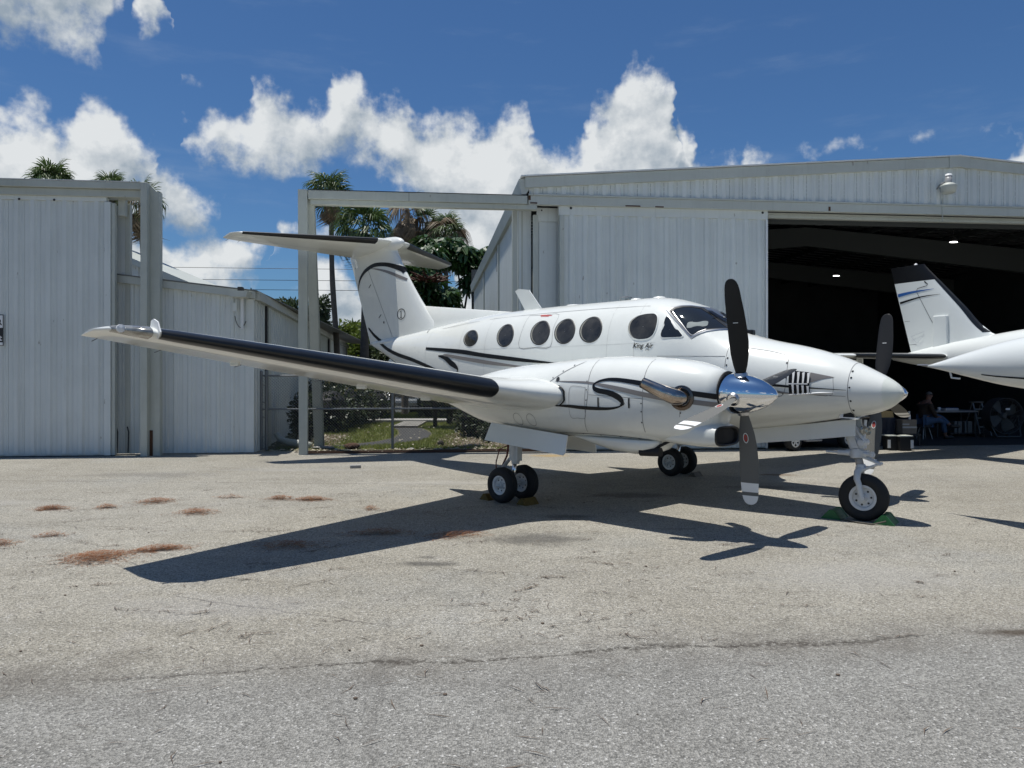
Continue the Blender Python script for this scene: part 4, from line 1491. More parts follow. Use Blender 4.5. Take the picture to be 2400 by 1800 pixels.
def car(label, cat, loc, rz, body, L=4.6, Wd=1.85, H=1.75, hood=1.05, rimdark=False):
    """boxy wagon, front toward -y; body, glasshouse, four wheels, lamps"""
    root = empty("parked_car", loc, rz)
    tag(root, label, cat)
    hw = Wd / 2
    prof = [(-L / 2, .45), (-L / 2 + .04, .78), (-L / 2 + .25, hood - .06), (-L / 2 + 1.15, hood), (-L / 2 + 1.95, H - .06), (-L / 2 + 2.3, H), (L / 2 - .55, H - .02), (L / 2 - .15, hood), (L / 2 - .02, .8), (L / 2, .45), (L / 2 - .1, .28), (-L / 2 + .1, .28)]
    b = MB()
    rows = []
    for (x, k) in ((-hw, .9), (-hw * .985, .97), (-hw * .9, 1.0), (hw * .9, 1.0), (hw * .985, .97), (hw, .9)):
        r_ = []
        for (y, z) in prof:
            inn = .78 if z > hood + .1 else 1.0
            r_.append((x * inn, y * (.99 if abs(x) > hw * .95 else 1), .28 + (z - .28) * (k if z > .5 else 1)))
        rows.append(r_)
    b.grid(rows, True, False, True, True)
    b.build("body", body, root, True, angle=35)
    g_ = MB()
    g_.face([(-hw * .68, -L / 2 + 1.24, hood + .06), (hw * .68, -L / 2 + 1.24, hood + .06), (hw * .64, -L / 2 + 1.86, H - .12), (-hw * .64, -L / 2 + 1.86, H - .12)])
    g_.build("windscreen", M["glass"], root)
    for s_ in (-1, 1):
        g_ = MB()
        xx = s_ * hw * .80
        for (y0, y1) in ((-L / 2 + 1.75, -L / 2 + 2.75), (-L / 2 + 2.82, L / 2 - .45)):
            g_.face([(xx * 1.02, y0, hood + .08), (xx * 1.02, y1, hood + .08), (xx * .985, y1 - .08, H - .16), (xx * .985, y0 + .22, H - .16)])
        g_.build("side_window", M["glass"], root)
        h_ = MB().box(s_ * hw * .5 - .17, s_ * hw * .5 + .22, -L / 2 - .02, -L / 2 + .05, .74, .90)
        h_.build("headlight", M["clear"], root, bevel=.02)
        for y in (-L / 2 + .9, L / 2 - .95):
            wv = MB().lathe([(-.1, .2), (-.1, .32), (-.07, .345), (.07, .345), (.1, .32), (.1, .2)], (s_ * (hw - .08), y, .345), (1, 0, 0), 20).build("wheel", M["tyre"], root, True, angle=40)
            rim_b = MB()
            sx = s_ * (hw + .025)
            rim_b.lathe([(0, .215), (.015, .22), (.02, .18), (.0, .17)], (sx, y, .345), (s_, 0, 0), 20)
            rim_b.lathe([(0, .0), (.022, .055), (.0, .06)], (sx, y, .345), (s_, 0, 0), 12)
            for k in range(5):
                a = 2 * math.pi * k / 5 + .3
                ca, sa = math.cos(a), math.sin(a)
                pts = [(sx + s_ * .012, y + ca * .03 - sa * .025, .345 + sa * .03 + ca * .025), (sx + s_ * .012, y + ca * .03 + sa * .025, .345 + sa * .03 - ca * .025), (sx + s_ * .004, y + ca * .2 + sa * .03, .345 + sa * .2 - ca * .03), (sx + s_ * .004, y + ca * .2 - sa * .03, .345 + sa * .2 + ca * .03)]
                rim_b.face(pts)
            rim_b.build("rim", M["rim"], wv)
    MB().box(-hw * .45, hw * .45, -L / 2 - .015, -L / 2 + .03, .70, .92).build("grille", M["gap"], root)
    MB().box(-hw * .97, hw * .97, -L / 2 - .06, -L / 2 + .10, .42, .60).build("bumper", body, root, bevel=.03)
    return root


car("white pickup style car parked nose on beyond the hedge", "car", (-5.3, 38.6, 0), .12, M["carwhite"], H=1.8)
car("dark blue car parked behind the hedge under the notice", "car", (-8.6, 40.0, 0), .1, M["carblue"], H=1.62)


def cart():
    """low utility cart; local +y runs back from its nose"""
    root = empty("utility_cart", (6.05, 17.94, 0), math.atan2(.43, .90) - math.pi / 2)
    tag(root, "low black utility cart behind the nose gear door", "cart")
    b = MB()
    b.prism([(-.05, .30), (-.02, .62), (.20, .78), (.42, .70), (.50, .40), (1.05, .38), (1.10, .62), (2.3, .62), (2.32, .28), (.0, .26)], lambda y, z: (-.52, y, z), lambda y, z: (.52, y, z))
    b.build("body", M["carblack"], root, bevel=.03)
    MB().box(-.48, .48, 1.15, 1.62, .622, .76).build("seat", M["gap"], root, bevel=.04)
    MB().box(-.48, .48, 1.60, 1.72, .70, 1.15).build("backrest", M["gap"], root, bevel=.04)
    MB().box(.50, .60, .55, 1.05, .20, .245).build("running_board", M["mirror"], root, bevel=.01)
    MB().tube([(.2, .45, .70), (.2, .72, 1.0)], .02, 6).build("steering_column", M["wire"], root)
    MB().lathe([(0, .17), (.02, .19), (.04, .17), (.02, .15), (0, .17)], (.2, .72, 1.0), (0, .75, .65), 18).build("steering_wheel", M["wire"], root, True)
    for sx in (-1, 1):
        for y in (.22, 1.92):
            wv = MB().lathe([(-.09, .11), (-.09, .19), (-.06, .215), (.06, .215), (.09, .19), (.09, .11)], (sx * .50, y, .215), (1, 0, 0), 22).build("wheel", M["tyre"], root, True, angle=40)
            rb = MB()
            x0 = sx * .575
            rb.lathe([(0, .122), (.016, .13), (.022, .105), (.006, .098)], (x0, y, .215), (sx, 0, 0), 22)
            rb.lathe([(0, 0), (.02, .04), (0, .045)], (x0, y, .215), (sx, 0, 0), 12)
            for k in range(5):
                a = 2 * math.pi * k / 5 + .3
                ca, sa = math.cos(a), math.sin(a)
                rb.face([(x0 + sx * .012, y + ca * .03 - sa * .022, .215 + sa * .03 + ca * .022), (x0 + sx * .012, y + ca * .03 + sa * .022, .215 + sa * .03 - ca * .022), (x0 + sx * .012, y + ca * .105 + sa * .028, .215 + sa * .105 - ca * .028), (x0 + sx * .012, y + ca * .105 - sa * .028, .215 + sa * .105 + ca * .028)])
            rb.build("rim", M["rim"], wv)


cart()
# ================================================================ THE MAIN AIRPLANE (x forward, y to its left, z up)
PL = empty("airplane", (1.45, 11.92, 0), R(-45.83))
tag(PL, "white twin propeller airplane with T tail and black ribbon stripes", "airplane")
ZERO = (0, 0, 0)


def sect(x, c, w, h1, h2, n, N=72, y0=0.0):
    out = []
    for k in range(N):
        t = 2 * math.pi * (k + .5) / N
        cs, sn = math.cos(t), math.sin(t)
        y = w * math.copysign(abs(cs) ** (2 / n), cs)
        z = c + (h1 if sn > 0 else h2) * math.copysign(abs(sn) ** (2 / n), sn)
        out.append((x, y0 + y, z))
    return out


def stations(a, b, step, extra=()):
    n = int((b - a) / step)
    return sorted(set([round(a + (b - a) * i / n, 4) for i in range(n + 1)] + list(extra)))


def fus_sect(x):
    return sect(x, FC(x), max(FW(x), .003), max(FT(x) - FC(x), .003), max(FC(x) - FB(x), .003), FN(x))


b = MB()
xs = stations(-6.46, 3.88, .12)
b.grid([fus_sect(x) for x in xs], True, True, True, False)
b.build("fuselage", M["paint"], PL, True)
b = MB()
b.grid([fus_sect(x) for x in stations(3.883, 4.21, .05)], True, True)
b.build("radome", M["paint"], PL, True)
b = MB()
b.grid([fus_sect(x) for x in stations(4.21, 4.385, .02, (4.375, 4.38))], True, True, False, True)
b.build("radome_tip", M["radome"], PL, True)


def F_near(sgn):
    return lambda x, z: sgn * fus_y(x, z)


NCY = {-1: -2.08, 1: 1.86}
NDZ = {-1: 0.0, 1: -.05}


def N_near(sgn, side):       # side: which nacelle; sgn -1 outer face toward -y
    return lambda x, z: NCY[side] + sgn * nac_y(x, z)


def lift_pt(fn, x, z, off, sgn):
    e = .004
    fx = (fn(x + e, z) - fn(x - e, z)) / (2 * e)
    fz = (fn(x, z + e) - fn(x, z - e)) / (2 * e)
    n = Vector((-fx * sgn, 1.0 * 1, -fz * sgn))
    n = Vector((-fx, 1.0, -fz)) if sgn > 0 else Vector((fx, -1.0, fz))
    lim = 6.0
    if abs(n.z) > lim:
        n.z = math.copysign(lim, n.z)
    n.normalize()
    return Vector((x, fn(x, z), z)) + n * off


def smooth_pts(pts, sub=6):
    """Catmull-Rom through (x, z, width)"""
    out = []
    P = [pts[0]] + list(pts) + [pts[-1]]
    for i in range(1, len(P) - 2):
        p0, p1, p2, p3 = P[i - 1], P[i], P[i + 1], P[i + 2]
        for s in range(sub):
            t = s / sub
            out.append(tuple(.5 * (2 * p1[k] + (p2[k] - p0[k]) * t + (2 * p0[k] - 5 * p1[k] + 4 * p2[k] - p3[k]) * t * t + (3 * p1[k] - p0[k] - 3 * p2[k] + p3[k]) * t ** 3) for k in range(len(p1))))
    out.append(tuple(pts[-1]))
    return out


def ribbon(b, pts, fn, sgn, off=.006, sub=8, across=7):
    q = smooth_pts(pts, sub) if sub else pts
    rows = []
    for i, (x, z, w) in enumerate(q):
        a = q[max(i - 1, 0)]
        c = q[min(i + 1, len(q) - 1)]
        tx, tz = c[0] - a[0], c[1] - a[1]
        L = math.hypot(tx, tz) or 1
        nx, nz = -tz / L, tx / L
        rows.append([lift_pt(fn, x + nx * w * (k / (across - 1) - .5), z + nz * w * (k / (across - 1) - .5), off, sgn) for k in range(across)])
    b.grid(rows)


def patch(b, outline, fn, sgn, off=.004, rings=4, center=None):
    cx = sum(p[0] for p in outline) / len(outline)
    cz = sum(p[1] for p in outline) / len(outline)
    if center:
        cx, cz = center
    rows = []
    for r_ in range(rings + 1):
        k = max(r_ / rings, .02)
        rows.append([lift_pt(fn, cx + (x - cx) * k, cz + (z - cz) * k, off, sgn) for x, z in outline])
    b.grid(rows, True)


def scale_outline(o, k):
    cx = sum(p[0] for p in o) / len(o)
    cz = sum(p[1] for p in o) / len(o)
    L = sum(math.hypot(p[0] - cx, p[1] - cz) for p in o) / len(o)
    return [(cx + (x - cx) * (1 + k / L), cz + (z - cz) * (1 + k / L)) for x, z in o]


def ring(b, inner, outer, fn, sgn, off0, off1):
    b.grid([[lift_pt(fn, x, z, off0, sgn) for x, z in inner], [lift_pt(fn, x, z, off1, sgn) for x, z in outer]], True)


def ell(cx, cz, a, c, n=28, sh=0.0):
    return [(cx + a * math.cos(t) + sh * c * math.sin(t), cz + c * math.sin(t)) for t in [2 * math.pi * i / n for i in range(n)]]


def round_poly(pts, r=.05, n=5):
    out = []
    m = len(pts)
    for i in range(m):
        p = Vector(pts[i])
        a = (Vector(pts[i - 1]) - p)
        c = (Vector(pts[(i + 1) % m]) - p)
        rr = min(r, a.length * .45, c.length * .45)
        p0 = p + a.normalized() * rr
        p2 = p + c.normalized() * rr
        for k in range(n + 1):
            t = k / n
            q = p0 * (1 - t) ** 2 + p * 2 * t * (1 - t) + p2 * t * t
            out.append((q.x, q.y))
    return out


# windows, both sides
WIN = [(-2.455, 2.376, .190, .133, .45), (-1.545, 2.388, .186, .177, .36), (-.753, 2.400, .195, .181, .34), (-.236, 2.402, .195, .182, .32), (.275, 2.405, .200, .182, .30)]
COCK = [(.958, 2.40), (.966, 2.492), (1.061, 2.565), (1.201, 2.588), (1.344, 2.586), (1.409, 2.535), (1.432, 2.456), (1.434, 2.356), (1.405, 2.27), (1.325, 2.229), (1.179, 2.222), (1.075, 2.246), (1.0, 2.31)]
TRI = round_poly([(1.528, 2.56), (1.520, 2.236), (1.868, 2.236)], .06)
WS = [(1.532, 2.606), (1.572, 2.652), (1.652, 2.672), (1.735, 2.672), (1.845, 2.650), (1.998, 2.558), (2.140, 2.455), (2.300, 2.345), (2.195, 2.335), (2.100, 2.318), (2.028, 2.283), (1.956, 2.238), (1.764, 2.416)]


def dens(o, n=4):
    out = []
    for i in range(len(o)):
        a, c = o[i], o[(i + 1) % len(o)]
        for k in range(n):
            out.append((a[0] + (c[0] - a[0]) * k / n, a[1] + (c[1] - a[1]) * k / n))
    return out


for sgn in (-1, 1):
    fn = F_near(sgn)
    for o, mg, rim in [(ell(cx, cz, a, c, 30, sh * -.35), "cabin", .018) for cx, cz, a, c, sh in WIN] + [(round_poly(COCK, .06, 3), "cabin", .014), (TRI, "glass", .014)]:
        b = MB()
        patch(b, o, fn, sgn, .0045)
        wn = b.build("window", M[mg], PL, True)
        b = MB()
        ring(b, scale_outline(o, -.004), scale_outline(o, rim * .35), fn, sgn, .010, .009)
        ring(b, scale_outline(o, rim * .35), scale_outline(o, rim), fn, sgn, .009, .002)
        b.build("frame", M["seal"] if rim > .015 else M["paint"], wn, True)
        if mg == "cabin":
            n_ = len(o)
            xl_ = min(p[0] for p in o)
            xr_ = max(p[0] for p in o)
            inn = [(x + .040 * max(0.0, (xl_ + (xr_ - xl_) * .62 - x) / (xr_ - xl_)), z) for x, z in scale_outline(o, -.004)]
            b = MB()
            ring(b, inn, scale_outline(o, -.003), fn, sgn, .0065, .0065)
            b.build("reveal", M["reveal"], wn, True)
    b = MB()
    o = dens(WS, 4)
    patch(b, o, fn, sgn, .006, 6, (1.90, 2.45))
    ws_ = b.build("windshield", M["glass"], PL, True)
    b = MB()
    ring(b, scale_outline(o, -.018), scale_outline(o, .002), fn, sgn, .0085, .009)
    b.build("seal", M["seal"], ws_, True)
    b = MB()
    ring(b, scale_outline(o, .002), scale_outline(o, .022), fn, sgn, .012, .010)
    ring(b, scale_outline(o, .022), scale_outline(o, .034), fn, sgn, .010, .002)
    b.build("frame", M["steel"], ws_, True)
    # sun visor seen through the glass, and the bright inner bead
    b = MB()
    patch(b, round_poly([(1.865, 2.352), (2.095, 2.378), (2.06, 2.452), (1.850, 2.438)], .03), fn, sgn, .0085, 5)
    b.build("sun_visor", M["visor"], ws_, True)
    b = MB()
    ribbon(b, [(1.585, 2.60, .006), (1.78, 2.425, .007), (1.955, 2.262, .006), (2.03, 2.302, .006), (2.1, 2.335, .005)], fn, sgn, .010, 5, 2)
    b.build("bead", M["steel"], ws_, True)
    b = MB()
    ribbon(b, [(2.37, 2.33, .02), (2.15, 2.462, .014), (1.93, 2.60, .010)], fn, sgn, .022, 4, 3)
    ribbon(b, [(2.05, 2.50, .012), (2.14, 2.52, .010)], fn, sgn, .024, 3, 2)
    b.build("wiper", M["black"], ws_, True)
b = MB()
b.box(2.40, 2.52, -.05, .05, 2.25, 2.335)
b.build("wiper_housing", M["black"], PL, bevel=.02)

# paint ribbons of the fuselage, both sides
for sgn in (-1, 1):
    fn = F_near(sgn)
    b = MB()
    ribbon(b, [(-3.9, 2.24, .045), (-2.73, 2.152, .074), (-2.07, 2.075, .070), (-1.32, 1.998, .064), (-.745, 1.946, .042), (-.36, 1.92, .012), (-.15, 1.905, .004)], fn, sgn)
    b.build("black_ribbon", M["black"], PL, True)
    b = MB()
    ribbon(b, [(-3.42, 2.09, .02), (-3.22, 2.060, .075), (-3.10, 2.015, .095), (-2.98, 1.955, .105), (-2.85, 1.900, .090), (-2.77, 1.845, .045), (-2.79, 1.79, .012)], fn, sgn)
    b.build("black_ribbon", M["black"], PL, True)
    b = MB()
    ribbon(b, [(-6.15, 2.52, .03), (-5.87, 2.395, .055), (-5.5, 2.26, .07), (-5.02, 2.145, .075), (-4.43, 2.040, .072), (-3.68, 1.872, .06), (-2.9, 1.66, .04), (-2.2, 1.50, .012)], fn, sgn)
    b.build("black_ribbon", M["black"], PL, True)
    b = MB()
    ribbon(b, [(2.2, 1.66, .05), (2.60, 1.645, .042), (2.99, 1.616, .033), (3.247, 1.594, .026), (3.493, 1.578, .016), (3.75, 1.563, .008), (3.87, 1.556, .003)], fn, sgn)
    b.build("black_ribbon", M["black"], PL, True)
    b = MB()
    ribbon(b, [(-3.25, 2.10, .02), (-3.09, 2.088, .052), (-2.42, 2.008, .064), (-1.838, 1.94, .062), (-1.17, 1.874, .030), (-.6, 1.83, .008)], fn, sgn)
    b.build("taupe_ribbon", M["taupe"], PL, True)
    b = MB()
    ribbon(b, [(2.5, 1.575, .045), (2.8, 1.556, .05), (3.05, 1.535, .04), (3.25, 1.512, .012), (3.6, 1.496, .007), (3.86, 1.483, .004)], fn, sgn)
    b.build("taupe_ribbon", M["taupe"], PL, True)
    # seams and panel lines
    b = MB()
    for q in ([(1.49, 1.990, .006), (1.95, 1.982, .006), (2.44, 1.972, .006)], [(2.45, 2.09, .006), (2.455, 1.84, .006)], [(2.656, 2.081, .005), (2.95, 2.03, .005), (3.158, 1.975, .005)],
              [(3.16, 1.975, .006), (3.195, 1.92, .006), (3.212, 1.676, .006), (3.175, 1.50, .006), (3.08, 1.468, .006), (2.94, 1.464, .006)], [(3.49, 1.50, .004), (3.72, 1.50, .004), (3.72, 1.71, .004)],
              [(-1.16, 2.70, .004), (-1.172, 2.45, .004), (-1.165, 2.175, .008), (-.82, 2.17, .009), (-.484, 2.172, .008), (-.49, 2.45, .004), (-.497, 2.68, .004), (-.82, 2.69, .004), (-1.16, 2.70, .004)],
              [(-3.6, 2.60, .004), (-2.0, 2.70, .004), (0, 2.725, .004), (1.2, 2.705, .004)], [(-3.2, 2.55, .004), (-3.23, 1.75, .004)], [(-4.35, 2.45, .005), (-4.33, 1.85, .004)]):
        ribbon(b, q, fn, sgn, .0025, 3, 3)
    tag(b.build("panel_seam", M["seam"], PL, True), kind="stuff")
    b = MB()
    for x in (-3.9, -2.75, -2.02, .62, 1.10):
        ribbon(b, [(x, FT(x) - .10, .004), (x, FC(x) + .45, .004), (x, FC(x) + .1, .004), (x, FC(x) - .3, .004)], fn, sgn, .002, 5, 2)
    for z in (2.20,):
        ribbon(b, [(-2.75, z - .02, .003), (-1.3, z - .03, .003), (.4, z - .03, .003), (1.45, z - .02, .003)], fn, sgn, .002, 5, 2)
    tag(b.build("skin_lap", M["seam_light"], PL), kind="stuff")
    b = MB()
    for x, z in ((3.90, 1.775), (3.905, 1.70), (3.90, 1.585), (3.905, 1.43), (3.905, 1.32), (3.19, 1.88), (3.20, 1.78), (3.21, 1.70), (3.17, 1.51), (2.475, 1.95), (2.475, 1.86)):
        patch(b, ell(x, z, .011, .011, 8), fn, sgn, .004, 1)
    tag(b.build("fasteners", M["black"], PL), kind="stuff")
    b = MB()
    ribbon(b, [(-4.20, 2.62, .012), (-4.10, 2.545, .012)], fn, sgn, .004, 2, 3)
    b.build("static_mark", M["black"], PL)
# seam round the radome
b = MB()
b.grid([[(x, y * 1.004, 1.545 + (z - 1.545) * 1.004) for _, y, z in fus_sect(3.880)] for x in (3.878, 3.885)], True, True)
b.build("radome_seam", M["seam"], PL)

# louvred intake on the nose side
fn = F_near(-1)
for sgn in (-1, 1):
    fn = F_near(sgn)
    b = MB()
    patch(b, dens([(3.236, 1.792), (3.470, 1.764), (3.480, 1.508), (3.243, 1.490)], 3), fn, sgn, .003, 3)
    lv = b.build("nose_louver", M["black"], PL)
    for k in range(4):
        x = 3.272 + .056 * k
        for (za, zb) in ((1.635, 1.772), (1.505, 1.620)):
            b = MB()
            b.face([lift_pt(fn, x, zb - .02 * k * .3, .004, sgn), lift_pt(fn, x + .032, zb - .02 * k * .3, .030, sgn), lift_pt(fn, x + .030, za, .030, sgn), lift_pt(fn, x + .008, za, .004, sgn)])
            b.face([lift_pt(fn, x + .032, zb - .02 * k * .3, .030, sgn), lift_pt(fn, x + .034, zb - .02 * k * .3, .026, sgn), lift_pt(fn, x + .032, za, .026, sgn), lift_pt(fn, x + .030, za, .030, sgn)])
            b.build("vane", M["white"], lv)
    b = MB()
    ribbon(b, [(3.24, 1.627, .012), (3.46, 1.625, .012)], fn, sgn, .031, 3, 3)
    b.build("crossbar", M["white"], lv)
    b = MB()     # scoop shade painted as a grey patch, and bright ledge ahead of the louvre
    patch(b, dens([(3.475, 1.764), (3.74, 1.706), (3.62, 1.685), (3.475, 1.640)], 3), fn, sgn, .003, 3, (3.54, 1.705))
    b.build("scoop_shade", M["taupe"], lv)
    b = MB()
    rows = []
    for x, z, w in smooth_pts([(3.24, 1.492, .012), (3.46, 1.508, .022), (3.6, 1.520, .024), (3.74, 1.525, .004)], 5):
        rows.append([lift_pt(fn, x, z + w * .5, .003, sgn), lift_pt(fn, x, z + w * .2, .004 + w, sgn), lift_pt(fn, x, z - w * .5, .003, sgn)])
    b.grid(rows)
    b.build("ledge", M["white"], lv, True)

# lettering on the cabin side
def wrap_text(txt, size, m, name, fn, sgn, x0, z0, off=.006, tilt=0.0, flip=False, **kw):
    me = text_mesh(txt, size, **kw)
    for v in me.vertices:
        x = x0 + v.co.x * math.cos(tilt) - v.co.y * math.sin(tilt)
        z = z0 + v.co.y * math.cos(tilt) + v.co.x * math.sin(tilt)
        v.co = lift_pt(fn, x, z, off, sgn)
    me.materials.clear()
    me.materials.append(m)
    return inst(name, me, PL)


fnF = F_near(-1)
wrap_text("King", .098, M["black"], "lettering", fnF, -1, 1.080, 2.112, shear=.30, spacing=1.0, tilt=-.02, offset=.0012)
wrap_text("Air", .098, M["black"], "lettering", fnF, -1, 1.285, 2.106, shear=.30, spacing=1.0, tilt=-.02, offset=.0012)
wrap_text("F90", .036, M["black"], "lettering", fnF, -1, 1.300, 2.068, shear=.32, spacing=1.1)
b = MB()
ribbon(b, [(-.90, 2.688, .012), (-.78, 2.684, .016), (-.64, 2.672, .008)], fnF, -1, .004, 3, 3)
ribbon(b, [(-.88, 2.668, .006), (-.70, 2.660, .006)], fnF, -1, .004, 3, 3)
b.build("exit_marking", M["red"], PL)

# roof aerials
b = MB()
b.prism([(-1.92, 2.80), (-1.30, 2.80), (-1.36, 2.86), (-1.66, 3.20), (-1.90, 3.235), (-1.99, 3.20), (-1.75, 2.86)], lambda x, z: (x, -.012, z), lambda x, z: (x, .012, z))
b.build("blade_aerial", M["paint"], PL, bevel=.006)
for x, y, r_, h in ((-.62, 0, .16, .022), (.62, -.02, .10, .03), (1.02, 0, .11, .03)):
    MB().lathe([(-.03, r_), (h * .6, r_ * .8), (h, r_ * .3), (h, 0)], (x, y, FT(x) - .004), (0, 0, 1), 16).build("dome_aerial", M["paint"], PL, True)
b = MB()
b.box(.33, .49, -.06, .06, 2.85, 2.93)
b.build("beacon", M["clear"], PL, bevel=.02)

# ---------------------------------------------------------------- tail
def foil(xle, xte, n=14, t=.12):
    """half-thickness profile as list of (x, half)"""
    c = xle - xte
    out = []
    for i in range(n + 1):
        s = (1 - math.cos(math.pi * i / n)) / 2
        y = 5 * t * (.2969 * math.sqrt(s) - .126 * s - .3516 * s * s + .2843 * s ** 3 - .1036 * s ** 4)
        out.append((xle - s * c, y * c))
    return out


LEf = curve([(2.3, -3.55), (3.097, -4.532), (3.668, -5.032), (4.016, -5.294), (4.343, -5.533)])
TEf = lambda z: -6.461 - (z - 2.363) * (7.257 - 6.461) / (4.289 - 2.363)
HNf = lambda z: -5.579 - (z - 2.596) * (6.676 - 5.579) / (4.314 - 2.596)


def fin_y(x, z):
    a, c = LEf(z), TEf(z)
    s = (a - x) / (a - c)
    if s <= 0 or s >= 1:
        return 0.0
    t = .095
    return 5 * t * (.2969 * math.sqrt(s) - .126 * s - .3516 * s * s + .2843 * s ** 3 - .1036 * s ** 4) * (a - c)


zsn = [2.45 + (4.36 - 2.45) * i / 16 for i in range(17)]
b = MB()
rows = []
for z in zsn:
    a, h = LEf(z), HNf(z)
    pts = [a - (a - h) * ((1 - math.cos(math.pi * i / 14)) / 2 if i < 14 else 1) for i in range(15)]
    up_ = [(x, -fin_y(x, z), z) for x in pts]
    dn_ = [(x, fin_y(x, z), z) for x in pts[::-1]]
    rows.append(up_ + dn_[:-1])
b.grid(rows, True, False, True, True)
b.build("fin", M["paint"], PL, True, angle=50)
b = MB()
rows = []
for i in range(17):
    z = 2.40 + (4.36 - 2.40) * i / 16
    h, c = HNf(max(z, 2.5)) - .012, TEf(z)
    pts = [h + (c - h) * k / 10 for k in range(11)]
    rows.append([(x, -max(fin_y(x, max(z, 2.45)), .004), z) for x in pts] + [(x, max(fin_y(x, max(z, 2.45)), .004), z) for x in pts[::-1]])
b.grid(rows, True, False, True, True)
rud = b.build("rudder", M["paint"], PL, True, angle=50)
b = MB()     # dorsal fin
rows = []
for x in stations(-5.0, -2.05, .15):
    top = 2.845 + (x + 2.05) / (-4.56 + 2.05) * (3.115 - 2.845) if x > -4.56 else 3.115
    k = (x + 2.05) / (-5.0 + 2.05)
    base = FT(x) - .08
    rows.append([(x, -.035 - .10 * k, base), (x, -.02 - .03 * k, base + (top - base) * .45), (x, -.012 - .01 * k, top - .015), (x, 0, top), (x, .012 + .01 * k, top - .015), (x, .02 + .03 * k, base + (top - base) * .45), (x, .035 + .10 * k, base)])
b.grid(rows)
b.build("dorsal_fin", M["paint"], PL, True)
# tail cone fairing under the rudder
b = MB()
rows = []
for x in stations(-6.52, -5.2, .1):
    k = max(0.0, min(1.0, (x + 6.55) / 1.1))
    rows.append([(x, .19 * math.sin(k * 1.5) * math.cos(t), 2.40 + .02 * k + .12 * math.sin(k * 1.5) * math.sin(t)) for t in [2 * math.pi * i / 16 for i in range(16)]])
b.grid(rows, True, True, True, True)
b.build("tail_cone", M["paint"], PL, True)
b = MB()     # ventral strakes
for sy in (-1, 1):
    b.prism([(-5.6, 2.08), (-4.9, 1.80), (-5.45, 1.62), (-5.75, 1.72)], lambda x, z: (x, sy * (.10 + (2.1 - z) * .25), z), lambda x, z: (x, sy * (.12 + (2.1 - z) * .25), z))
b.build("ventral_strake", M["paint"], PL)
# fin paint, both faces
for sgn in (-1, 1):
    fn = (lambda s_: (lambda x, z: s_ * fin_y(x, z)))(sgn)
    b = MB()
    pts = [(-6.98, 3.60, .012), (-6.93, 3.715, .04), (-6.86, 3.84, .062), (-6.72, 3.95, .078), (-6.53, 4.03, .085), (-6.2, 4.09, .085), (-5.79, 4.06, .085), (-5.45, 3.977, .10), (-5.25, 3.91, .115), (-5.13, 3.86, .125)]
    pts = [(min(max(x, TEf(z) + .03), LEf(z) - .006), z, w) for x, z, w in pts]
    ribbon(b, pts, fn, sgn, .005, 6, 7)
    b.build("black_ribbon", M["black"], PL, True)
    b = MB()
    ribbon(b, [(-6.545, 2.77, .03), (-6.49, 2.725, .05), (-6.32, 2.61, .065), (-6.09, 2.495, .07), (-5.9, 2.42, .05)], fn, sgn, .005, 5, 4)
    b.build("black_ribbon", M["black"], PL, True)
    b = MB()
    ribbon(b, [(-6.39, 4.035, .006), (-6.1, 3.99, .032), (-5.69, 3.89, .058), (-5.29, 3.752, .062), (-5.10, 3.685, .05)], fn, sgn, .005, 5, 4)
    b.build("taupe_ribbon", M["taupe"], PL, True)
    b = MB()
    ribbon(b, [(-6.676, 4.32, .009), (-6.1, 3.41, .009), (-5.579, 2.60, .009)], fn, sgn, .003, 5, 2)
    ribbon(b, [(-7.10, 4.10, .012), (-6.92, 4.13, .014), (-6.72, 4.18, .012)], fn, sgn, .003, 4, 2)
    tag(b.build("hinge_gap", M["seam"], PL), kind="stuff")
    b = MB()
    for (x, z) in ((-6.42, 3.66), (-6.02, 2.99)):
        ribbon(b, [(x - .05, z - .035, .018), (x + .05, z + .035, .018)], fn, sgn, .006, 2, 2)
    patch(b, ell(-5.87, 2.85, .022, .028, 12), fn, sgn, .005, 1)
    b.build("hinge_mark", M["black"], PL)
    # circled one low on the fin
    b = MB()
    cx, cz, ra, rc = -5.21, 2.985, .135, .105
    ring(b, ell(cx, cz, ra - .010, rc - .010, 40), ell(cx, cz, ra + .008, rc + .008, 40), fn, sgn, .005, .005)
    ribbon(b, [(cx - .005, cz - .065, .02), (cx - .005, cz + .075, .02)], fn, sgn, .005, 3, 2)
    ribbon(b, [(cx - .045, cz + .045, .008), (cx - .005, cz + .072, .012)], fn, sgn, .005, 3, 2)
    ribbon(b, [(cx - .045, cz - .068, .012), (cx + .035, cz - .068, .012)], fn, sgn, .005, 3, 2)
    b.build("circled_one", M["black"], PL)

